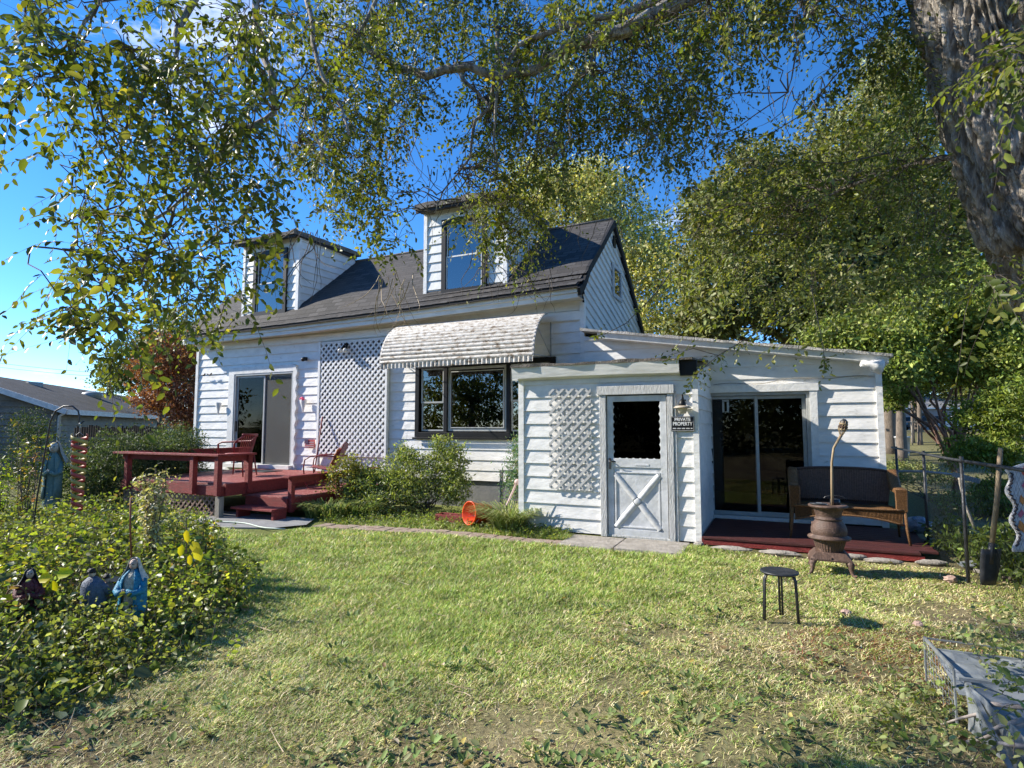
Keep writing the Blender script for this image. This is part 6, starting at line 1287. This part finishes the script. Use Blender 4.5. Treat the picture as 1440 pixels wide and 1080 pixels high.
# shepherd hook and spinner
t = thing('shepherd_hook', 'black curved hook pole standing in the left bed', 'hook', tuple(G(43, 800, 0)))
pts = [G(40, 800), D(52, 700, 6.05), D(66, 620, 6.0), D(71, 592, 6.0), D(78, 578, 6.0), D(90, 571, 6.0), D(102, 571, 6.0), D(110, 578, 6.0), D(112, 588, 6.0), D(111, 593, 6), D(114, 596, 6), D(118, 592, 6)]
m = MB(); m.tube(pts, .0085, 8); m.build('pole', M['blackmetal'], t)
t = thing('wind_spinner', 'hanging red and olive spiral ribbon spinner on the hooked pole', 'spinner', tuple(D(112, 600, 6)))
c = D(112, 612, 6.0); e = D(108, 722, 6.0)
for ph, mt_ in ((0, cmat('ribbon_red', (.42, .07, .06))), (PI, cmat('ribbon_olive', (.40, .33, .10)))):
    m = MB(); rows = []; n = 150
    for i in range(n+1):
        f = i/n; a = ph+f*2*PI*5.5; p = c+(e-c)*f; r = .075*(1-.35*f); rows.append([p+(cR*math.cos(a)+np.array([-cR[1], cR[0], 0])*math.sin(a))*r+np.array([0, 0, s]) for s in (.02, -.02)])
    m.grid(rows); m.build('ribbon', mt_, t, solid=.003)
m = MB(); m.tube([D(113, 596, 6), c+[0, 0, .03]], .003, 5); m.tube([c+[0, 0, .03], c-cR*.04], .002, 4); m.tube([c+[0, 0, .03], c+cR*.04], .002, 4); m.ball(D(113, 596, 6), .014, n=8); m.build('hanger', M['alu'], t)
m = MB(); q = G(182, 845); m.tube([q, q+np.array([.0, 0, .35]), D(183, 740, 4.95), D(184, 700, 4.95)], .008, 6); tag(m.build('garden_stake', cmat('rusty_red', (.28, .08, .04))), 'thin rusty red stake in front of the tall dried plant', 'stake')

# things near the shed corner
p = np.array([-4.42, 7.93, 0]); t = thing('bucket', 'orange plastic bucket lying on its side by the shed corner', 'bucket', (p[0], p[1], .15), 0); 
m = MB(); m.lathe([(.001, .0), (.125, .0), (.15, .30), (.162, .30), (.162, .33), (.148, .33), (.12, .012), (.001, .01)], (0, 0, 0), 28); o = m.build('bucket_body', cmat('orange_plastic', (.75, .08, .015), .35), t, False, solid=.0)
m = MB(); m.tube([(.16*math.cos(a), .16*math.sin(a)*.4-.1, .31-.1*abs(math.sin(a))) for a in np.linspace(0, PI, 9)], .003, 5); m.build('handle', M['alu'], t, False)
t.location = (-4.12, 8.0, .175); t.rotation_mode = 'XYZ'; t.scale = (1.12, 1.12, 1.12)
from mathutils import Vector as V3_
t.rotation_euler = V3_((-.42, -.86, .10)).to_track_quat('Z', 'Y').to_euler()
m = MB()
for (a, b, c_, d_) in [(-5.0, -4.5, 7.85, 7.875), (-5.0, -4.5, 8.05, 8.075), (-5.0, -4.975, 7.875, 8.05), (-4.525, -4.5, 7.875, 8.05), (-4.975, -4.525, 7.875, 8.05)]: m.box(a, b, c_, d_, 0, .13 if d_-c_ < .1 or b-a < .1 else .08)
tag(m.build('planter_box', M['red'], bevel=.006), 'long dull red planter box beside the orange bucket', 'planter')
t = thing('hose_reel', 'dark round hose reel on a post against the wall under the window', 'reel', (-4.25, 9.3, 0)); m = MB(); m.tube([(-4.25+.17*math.cos(a), 9.3, .55+.17*math.sin(a)) for a in np.linspace(0, 2*PI, 25)], .02, 6); m.tube([(-4.25+.1*math.cos(a), 9.29, .55+.1*math.sin(a)) for a in np.linspace(0, 2*PI, 19)], .02, 6)
for k in range(6): m.tube([(-4.25, 9.3, .55), (-4.25+.17*math.cos(k*PI/3), 9.3, .55+.17*math.sin(k*PI/3))], .008, 5)
m.build('wheel', M['foot'], t); m = MB(); m.box(-4.55, -4.50, 9.28, 9.33, 0, .75); m.box(-4.5, -4.25, 9.29, 9.32, .70, .75); m.build('post', M['foot'], t)
m = MB(); m.tube([(-3.95, 8.0, 0), (-3.72, 8.15, .62)], .016, 8); m.ball((-3.70, 8.17, .66), .05, n=10); tag(m.build('garden_tool', cmat('pale_pink_handle', (.55, .40, .36))), 'pale handled garden tool leaning in the shed corner', 'tool')

# ---------------------------------------------------------------- fences, rug, stake on the right
t = thing('wire_fence', 'black pipe and wire mesh fence running back beside the low side room', 'fence', (1.6, 8, 0))
m = MB(); A_ = (1.62, 10.6, 1.2); B_ = (1.62, 4.3, 1.2); m.tube([A_, (1.62, 7.4, 1.18), B_], .015, 8); m.build('top_rail', M['blackmetal'], t)
for y in (10.4, 8.6, 7.0, 5.3):
    m = MB(); m.tube([(1.64, y, 0), (1.64, y, 1.22)], .017, 8); m.build('fence_post', M['blackmetal'], t)
m = MB()
for i in range(90):
    y = 10.6-i*.075
    for s in (-1, 1):
        y2 = y+s*1.15; a, b = y, y2; z0, z1 = .05, 1.18
        if b > 10.6: z1 = .05+1.13*(10.6-a)/1.15; b = 10.6
        if b < 4.3: z1 = .05+1.13*(a-4.3)/1.15; b = 4.3
        m.bar((1.62, a, z0), (1.62, b, z1), .001, .001)
m.build('wire_mesh', M['blackmetal'], t)
m = MB(); m.tube([D(1240, 662, 9.1), D(1300, 663, 8.9), D(1348, 668, 8.7)], .018, 8); m.bar(D(1340, 667, 8.7), D(1378, 677, 8.4), .03, .07); tag(m.build('horizontal_pole', M['galv']), 'grey pole lying level across the wire fence', 'pole')
m = MB(); m.tube([D(1349, 672, 6.3), D(1358, 712, 6.2), D(1372, 745, 6.1)], .016, 8); tag(m.build('leaning_pole', M['greywood']), 'thin grey pole leaning on the wire fence', 'pole')
t = thing('garden_spade', 'long wooden handled spade standing upright at the right fence', 'spade', tuple(G(1393, 830))); m = MB(); a = D(1407, 630, 4.75); b = D(1394, 772, 4.75); m.tube([a, a+(b-a)*.5+cR*.01, b], [.018, .02, .02], 8); m.build('handle', M['bamboo'], t)
m = MB(); q = b; dn = nrm(b-a); side = cR; m.grid([[q+dn*(.30*i/6)+side*(.085*(j/2-1)*(1-.25*(i/6)**3))-cF*.012*(1-(j/2-1)**2) for j in range(5)] for i in range(7)]); m.tube([b-dn*.05, b+dn*.12], .022, 8); m.build('blade', M['blackmetal'], t, solid=.004)
m = MB(); q = G(1375, 800); 
for k in range(5): m.bar(q+np.array([random.uniform(-.2, .1), random.uniform(-.1, .1), .03]), q+np.array([random.uniform(.1, .3), random.uniform(-.1, .15), .02+.12*random.random()]), .07, .012)
tag(m.build('metal_scrap', M['galv']), 'grey bent metal scraps on the ground at the foot of the spade', 'scrap')
def rug():
    W, H = .95, .68; o0 = D(1412, 650, 4.45); ax = nrm(cR*.92+cF*-.1+np.array([0, 0, 0])); ax[2] = 0; dn = np.array([0, 0, -1.0]); nr = nrm(np.cross(ax, dn)); nr = nr if np.dot(nr, -cF) > 0 else -nr
    t = thing('woven_rug', 'white rug with red and orange diamonds hung over the right fence', 'rug', tuple(o0-np.array([0, 0, H])))
    def S_(u, v): # u 0..W, v 0..H
        edge = .022*math.sin(v*26)*max(0, 1-u/.12); rise = .06*max(0, 1-u/.16)**1.5
        return o0+ax*(u+edge+.02*v)+dn*(v+rise*(1-v/H)-.05*min(u, .5)*(v > .0)+.06*v*u)+nr*(.018*math.sin(u*11+v*3)+.03*v)
    m = MB(); m.grid([[S_(W*j/40, H*i/28) for j in range(41)] for i in range(29)]); m.build('cloth', pm('rug_white', (.62, .61, .60), (.5, .49, .48), sc=30, rough=.95, bump=.6, bsc=160), t, solid=.012)
    def dia(name, items, mat):
        m = MB()
        for (u, v, r) in items: m.poly([S_(u, v-r)+nr*.011, S_(u+r*.62, v)+nr*.011, S_(u, v+r)+nr*.011, S_(u-r*.62, v)+nr*.011])
        m.build(name, mat, t, solid=.003)
    dia('red_diamonds', [(.125, .07, .05), (.31, .42, .05), (.5, .15, .06), (.62, .5, .05)], cmat('rug_red', (.62, .10, .05)))
    dia('pink_diamonds', [(.115, .17, .035), (.065, .38, .035), (.4, .28, .05), (.56, .36, .05)], cmat('rug_pink', (.5, .12, .2)))
    dia('orange_diamonds', [(.075, .275, .04), (.06, .48, .05), (.38, .10, .04), (.44, .56, .05)], cmat('rug_orange', (.75, .26, .05)))
    m = MB(); m.tube([S_(.012+.012*(i % 2), .03+.6*i/34)+nr*.012 for i in range(35)], .008, 5)
    for b0 in (.24, .34): m.tube([S_(b0+.03*abs((i % 8)-4)/4, .03+.6*i/34)+nr*.012 for i in range(35)], .004, 5)
    m.build('dark_zigzag', cmat('rug_black', (.03, .03, .04)), t)
rug()
m = MB(); q = D(1290, 738, 7.6); m.ball(q, .17, .14, .11, n=11, jit=.12); tag(m.build('plastic_bag', pm('bag', (.30, .34, .40), (.12, .16, .24), sc=14, rough=.4)), 'crumpled pale blue bag in the shade right of the loveseat', 'bag')
# cut branches in the lower right corner
t = thing('branch_pile', 'cut leafy branches dumped over the metal cage', 'branches', tuple(G(1420, 1040)))
m = MB()
for P_ in [[(1440, 1018, 2.55), (1400, 1030, 2.6), (1375, 1040, 2.65), (1345, 1048, 2.75), (1310, 1054, 2.85), (1285, 1062, 2.9), (1283, 1080, 2.85)], [(1440, 1012, 2.5), (1405, 1022, 2.55), (1372, 1038, 2.6)], [(1440, 995, 2.6), (1395, 990, 2.7), (1380, 1003, 2.75), (1350, 1010, 2.8), (1320, 1020, 2.9)], [(1285, 1062, 2.9), (1270, 1040, 3.0), (1262, 1022, 3.05)], [(1440, 1050, 2.4), (1405, 1045, 2.45), (1390, 1060, 2.5)]]:
    m.tube([D(*q) for q in P_], list(np.linspace(.013, .004, len(P_))), 7, jit=.1)
m.build('branch', pm('grey_branch', (.34, .30, .27), (.2, .17, .15), sc=30, rough=.9), t)
st = []; dd_ = []
for (px, py, rx, ry, d, n) in [(1405, 915, 45, 22, 2.95, 22), (1430, 975, 22, 26, 2.6, 14), (1370, 900, 40, 14, 3.2, 12), (1340, 945, 20, 14, 3.1, 3), (1290, 1020, 60, 22, 3.0, 34), (1250, 1045, 40, 20, 2.8, 22), (1400, 1068, 60, 16, 2.4, 16), (1430, 890, 20, 30, 3.0, 16), (1330, 1062, 40, 14, 2.7, 10)]:
    for _ in range(n):
        a = random.uniform(0, 2*PI); r = math.sqrt(random.random()); p = D(px+math.cos(a)*rx*r, py+math.sin(a)*ry*r, d+random.gauss(0, .1)); p[2] = max(p[2], .03); st.append(p); dd_.append([random.gauss(-.2, .7), random.gauss(0, .7), random.gauss(.25, .4)])
sprays('leaves', st, np.array(dd_), [random.uniform(.1, .22) for _ in st], .042, 8, [(.24, .28, .11), (.17, .22, .06), (.32, .34, .15)], None, t, sag=.2, wr=.6)
p = G(1430, 790); stalk_plant('lime_leaf_plant', 'lime green big leaved sprigs below the hanging rug', (p[0], p[1], 0), .42, 14, .12, [(.30, .42, .06), (.2, .3, .05)], leaf=.10, topw=.9)

# far fence, street, cars, building
fp = [foot(px, 30) for px in (1180, 1225, 1282, 1316, 1351, 1400, 1460)]
t = thing('far_fence', 'low chain link fence across the sunny yard in front of the street', 'fence', fp[3])
for p in fp:
    m = MB(); m.tube([(p[0], p[1], p[2]-.1), (p[0], p[1], p[2]+1.25)], .035, 6); m.build('fence_post', M['greywood'], t)
m = MB()
for z in (.12, .65, 1.22): m.tube([(p[0], p[1], p[2]+z) for p in fp], .022 if z > 1 else .01, 6)
m.build('rail', M['greywood'], t)
r0, r1 = np.array(foot(900, 62)), np.array(foot(1700, 62)); dv = nrm(np.array([cR[0], cR[1], 0])); nv = np.array([-dv[1], dv[0], 0])
m = MB(); c = np.array(foot(1330, 62)); m.poly([c-dv*60-nv*3.4+[0, 0, .006], c+dv*60-nv*3.4+[0, 0, .006], c+dv*60+nv*3.4+[0, 0, .006], c-dv*60+nv*3.4+[0, 0, .006]]); tag(m.build('road', pm('asphalt', (.09, .09, .09), (.07, .07, .07), rough=.9)), 'quiet street beyond the far fence', kind='structure')
def car(label, px, d, paint, heading, van=False):
    p = foot(px, d); t = thing('parked_car', label, 'car', p, heading, 'cars parked on the street')
    L, W = 4.5, 1.75; low = [(-2.2, .35), (-2.25, .6), (-2.2, .85), (-1.1, .95), (1.9, .98), (2.2, .9), (2.25, .5), (2.15, .32)]; 
    m = MB(); n = len(low); vs = [(x, -W/2, z) for x, z in low]+[(x, W/2, z) for x, z in low]; m.mesh(vs, [tuple(range(n)), tuple(range(2*n-1, n-1, -1))]+[(i, i+n, (i+1) % n+n, (i+1) % n) for i in range(n)])
    m.box(-.45, 1.5 if van else 1.2, -W/2+.16, W/2-.16, 1.40, 1.46); m.build('body', paint, t, False, bevel=.06)
    up = [(-1.2, .96), (-.45, 1.40), (1.4 if van else 1.15, 1.40), (1.95, .98)]; n = 4; m = MB(); vs = [(x, -W/2+.08+.1*(z > 1), z) for x, z in up]+[(x, W/2-.08-.1*(z > 1), z) for x, z in up]; m.mesh(vs, [tuple(range(n)), tuple(range(2*n-1, n-1, -1))]+[(i, i+n, (i+1) % n+n, (i+1) % n) for i in range(n)]); m.build('window', M['black'], t, False)
    for x in (-1.4, 1.4):
        for s in (-1, 1):
            m = MB(); m.tube([(x, s*(W/2-.18), .33), (x, s*(W/2+.01), .33)], .33, 18); w_ = m.build('wheel', M['black'], t, False)
            m = MB(); m.tube([(x, s*(W/2-.02), .33), (x, s*(W/2+.02), .33)], .2, 14); m.build('rim', M['alu'], w_, False)
hd_ = math.atan2(dv[1], dv[0])
car('dark blue parked car left of the forked maple trunk', 1300, 58, cmat('car_navy', (.02, .03, .05), .25), hd_)
car('white parked car right of the forked maple trunk', 1352, 57, cmat('car_white', (.7, .7, .7), .3), hd_)
car('silver parked car just right of the pale tree trunk', 1272, 61, cmat('car_silver', (.35, .36, .38), .3), hd_, True)
p = foot(1268, 26); m = MB(); m.lathe([(.25, 0), (.3, .8), (.32, .8), (.32, .86), (.001, .9)], p, 12); tag(m.build('yard_bin', cmat('pale_bin', (.5, .5, .5))), 'pale bin beside the thick tree trunk', 'bin')
def house_box(name, label, c, ax, L, W, H, RH, wm, rm, lap=True, over=.4, gable_front=True, win=()):
    """simple gabled building: ax = ridge direction, c = near corner"""
    c = np.array(c, float); ax = nrm(np.array([ax[0], ax[1], 0])); bx = np.array([ax[1], -ax[0], 0]); bx = -bx if np.dot(bx, c) < 0 else bx; up = np.array([0, 0, 1.0])
    t = thing(name, label, 'building', tuple(c)); m = MB(); P = lambda a, b, z, o=(0, 0): c+ax*a+bx*b+up*z
    if lap:
        siding(m, [[(0, 0), (L, 0), (L, H), (0, H)]], lambda s, z, o: c+ax*s+up*z-bx*o, exposure=.2, off=.04, joints=False)
        siding(m, [[(0, 0), (W, 0), (W, H), (W/2, H+RH), (0, H)]], lambda s, z, o: c+bx*s+up*z-ax*o, exposure=.2, off=.04, joints=False)
    else: m.poly([P(0, 0, 0), P(L, 0, 0), P(L, 0, H), P(0, 0, H)]); m.poly([P(0, 0, 0), P(0, W, 0), P(0, W, H), P(0, W/2, H+RH), P(0, 0, H)])
    m.poly([P(L, 0, 0), P(L, W, 0), P(L, W, H), P(L, W/2, H+RH), P(L, 0, H)]); m.poly([P(0, W, 0), P(L, W, 0), P(L, W, H), P(0, W, H)]); m.build('wall', wm, t)
    m = MB(); k = RH/(W/2); o = over; sl = math.hypot(W/2+o, k*(W/2+o))
    for s in (0, 1):
        e = -o if s == 0 else W+o; z0 = H-k*o; q = [P(-o, e, z0), P(L+o, e, z0), P(L+o, W/2, H+RH), P(-o, W/2, H+RH)]
        m.poly([v+up*.06 for v in q], uv=[(0, 0), (L+2*o, 0), (L+2*o, sl), (0, sl)]); m.poly([v-up*.02 for v in q])
    r = m.build('roof', rm, t)
    m = MB(); e = -o; z0 = H-k*o; m.bar(P(-o, e-.02, z0-.02), P(L+o, e-.02, z0-.02), .05, .17); m.bar(P(-o-.02, e, z0-.02), P(-o-.02, W/2, H+RH-.02), .05, .17); m.bar(P(-o-.02, W+o, z0-.02), P(-o-.02, W/2, H+RH-.02), .05, .17); m.build('fascia', M['trim'], t)
    return t, P, r
C0 = np.array(D(80, 602, 19)); C0[2] = 0
nb, P, r = house_box('neighbour_garage', 'neighbour garage with dark shingle roof and pale lap siding at the far left', C0, (-.672, .74), 22, 6.2, 2.2, 1.15, pm('beige_siding', (.26, .235, .19), (.17, .155, .13), sc=4, rough=.6), shingle('charcoal_shingles', (.040, .038, .034), (.020, .0195, .018), (.048, .045, .04), .35, .17))
m = MB(); m.tube([P(-.38, -.42, 2.05), P(-.12, -.1, 1.9), P(-.1, -.08, .1)], .05, 8); m.build('downspout', M['trim'], nb)
m = MB(); q = P(.6, 3.2, 3.2); m.tube([q, q+[0, 0, .55]], .12, 8); m.tube([q+[0, 0, .5], q+[0, 0, .6]], .17, 8); m.build('vent_pipe', M['greywood'], nb)
m = MB(); q = P(8.2, 1.9, 2.98); m.lathe([(.3, -.2), (.42, 0), (.40, .12), (.2, .2), (.001, .22)], q, 18); m.build('round_vent', M['alu'], nb)
m = MB(); q = P(4.6, 2.7, 3.25); m.box(q[0]-.25, q[0]+.25, q[1]-.25, q[1]+.25, q[2]-.2, q[2]+.08); m.build('box_vent', M['alu'], nb)
t = thing('board_fence', 'dark weathered board fence under the neighbour eave', 'fence', tuple(np.array(foot(110, 16)))); a = np.array(foot(106, 16.5)); b = np.array(foot(235, 19)); m = MB(); n = 44; dr2 = nrm(b-a); L_ = np.linalg.norm(b-a)
for k in range(n):
    q = a+dr2*(L_*k/n); m.bar(q, q+[0, 0, 1.55+random.uniform(-.05, .05)], L_/n-.01, .02, up=np.array([-dr2[1], dr2[0], 0]))
m.build('boards', pm('dark_boards', (.07, .06, .05), (.04, .035, .03), sc=5, rough=.9), t); m = MB(); m.bar(a+[0, 0, 1.2], b+[0, 0, 1.2], .05, .08); m.build('rail', M['greywood'], t)
c = np.array(foot(1385, 74)); gb, P, r = house_box('street_house', 'grey building with a white eave line behind the parked cars', c, -dv, 16, 8, 3.0, 1.6, pm('grey_wall', (.22, .22, .24), (.18, .18, .2)), shingle('pale_shingles', (.25, .24, .23), (.2, .2, .19), (.28, .27, .26)), lap=False)
m = MB()
for k in (3, 8, 12): q = P(k, -.03, 1.0); m.bar(q, q+[0, 0, 1.2], 1.4, .03, up=nv)
m.build('window', M['black'], gb)
for k, (ya, yb) in enumerate([(503, 511), (509, 515)]):
    a = D(-60, ya, 60); b = D(420, yb+9, 60); m = MB(); m.tube([a+(b-a)*f-np.array([0, 0, 1.1*math.sin(PI*f)]) for f in np.linspace(0, 1, 12)], .02, 5)
    tag(m.build('power_line', M['black']), ['upper thin power line crossing the sky over the neighbour roof', 'lower thin power line crossing the sky over the neighbour roof'][k], 'cable', 'power lines')

# ================================================================== LIGHT, SKY, CAMERA
W = bpy.data.worlds.new('World'); S.world = W; W.use_nodes = True; nt = W.node_tree; L = nt.links.new; bg = nt.nodes['Background']
sky = nt.nodes.new('ShaderNodeTexSky'); sky.sky_type = 'NISHITA'; sky.sun_disc = False
el = math.asin(SUN[2]); az = math.atan2(SUN[0], SUN[1]); sky.sun_elevation = el; sky.sun_rotation = az; sky.air_density = .8; sky.dust_density = 0.0; sky.ozone_density = 4.5; sky.altitude = 300
tc = nt.nodes.new('ShaderNodeTexCoord'); mp = nt.nodes.new('ShaderNodeMapping'); mp.inputs['Scale'].default_value = (1, 1, 2.6); L(tc.outputs['Generated'], mp.inputs[0])
no = N(nt, 'ShaderNodeTexNoise', Scale=3.1, Detail=9.0, Roughness=.6); L(mp.outputs[0], no.inputs['Vector'])
rr = N(nt, 'ShaderNodeMapRange'); rr.inputs[1].default_value = .63; rr.inputs[2].default_value = .80; L(no.outputs[0], rr.inputs[0])
mx = N(nt, 'ShaderNodeMixRGB'); mx.inputs[2].default_value = (7.5, 7.7, 8.0, 1); tn = N(nt, 'ShaderNodeHueSaturation'); tn.inputs['Saturation'].default_value = 1.22; tn.inputs['Value'].default_value = 1.12; tn.inputs['Hue'].default_value = .503; L(sky.outputs[0], tn.inputs['Color']); L(rr.outputs[0], mx.inputs[0]); L(tn.outputs[0], mx.inputs[1]); L(mx.outputs[0], bg.inputs['Color'])
bg.inputs['Strength'].default_value = .125
ld = bpy.data.lights.new('sun', 'SUN'); ld.energy = 5.0; ld.angle = math.radians(.53); ld.color = (1, .93, .82); lo = bpy.data.objects.new('sun', ld); COL.objects.link(lo)
from mathutils import Vector, Matrix
lo.rotation_euler = Vector(SUN).to_track_quat('Z', 'Y').to_euler(); lo.location = (-20, -12, 14)
cd = bpy.data.cameras.new('camera'); cam = bpy.data.objects.new('camera', cd); COL.objects.link(cam); S.camera = cam
cd.sensor_width = 36; cd.lens = 36*FPX/1440; cd.clip_end = 3000; cd.clip_start = .05
mat = Matrix(((cR[0], cU[0], -cF[0], 0), (cR[1], cU[1], -cF[1], 0), (cR[2], cU[2], -cF[2], EYE), (0, 0, 0, 1))); cam.matrix_world = mat
S.view_settings.view_transform = 'Standard'; S.view_settings.look = 'None'; S.view_settings.exposure = 1.0; S.view_settings.gamma = 1
S.render.resolution_x = 1024; S.render.resolution_y = 768
S.cycles.max_bounces = 8; S.cycles.transparent_max_bounces = 16
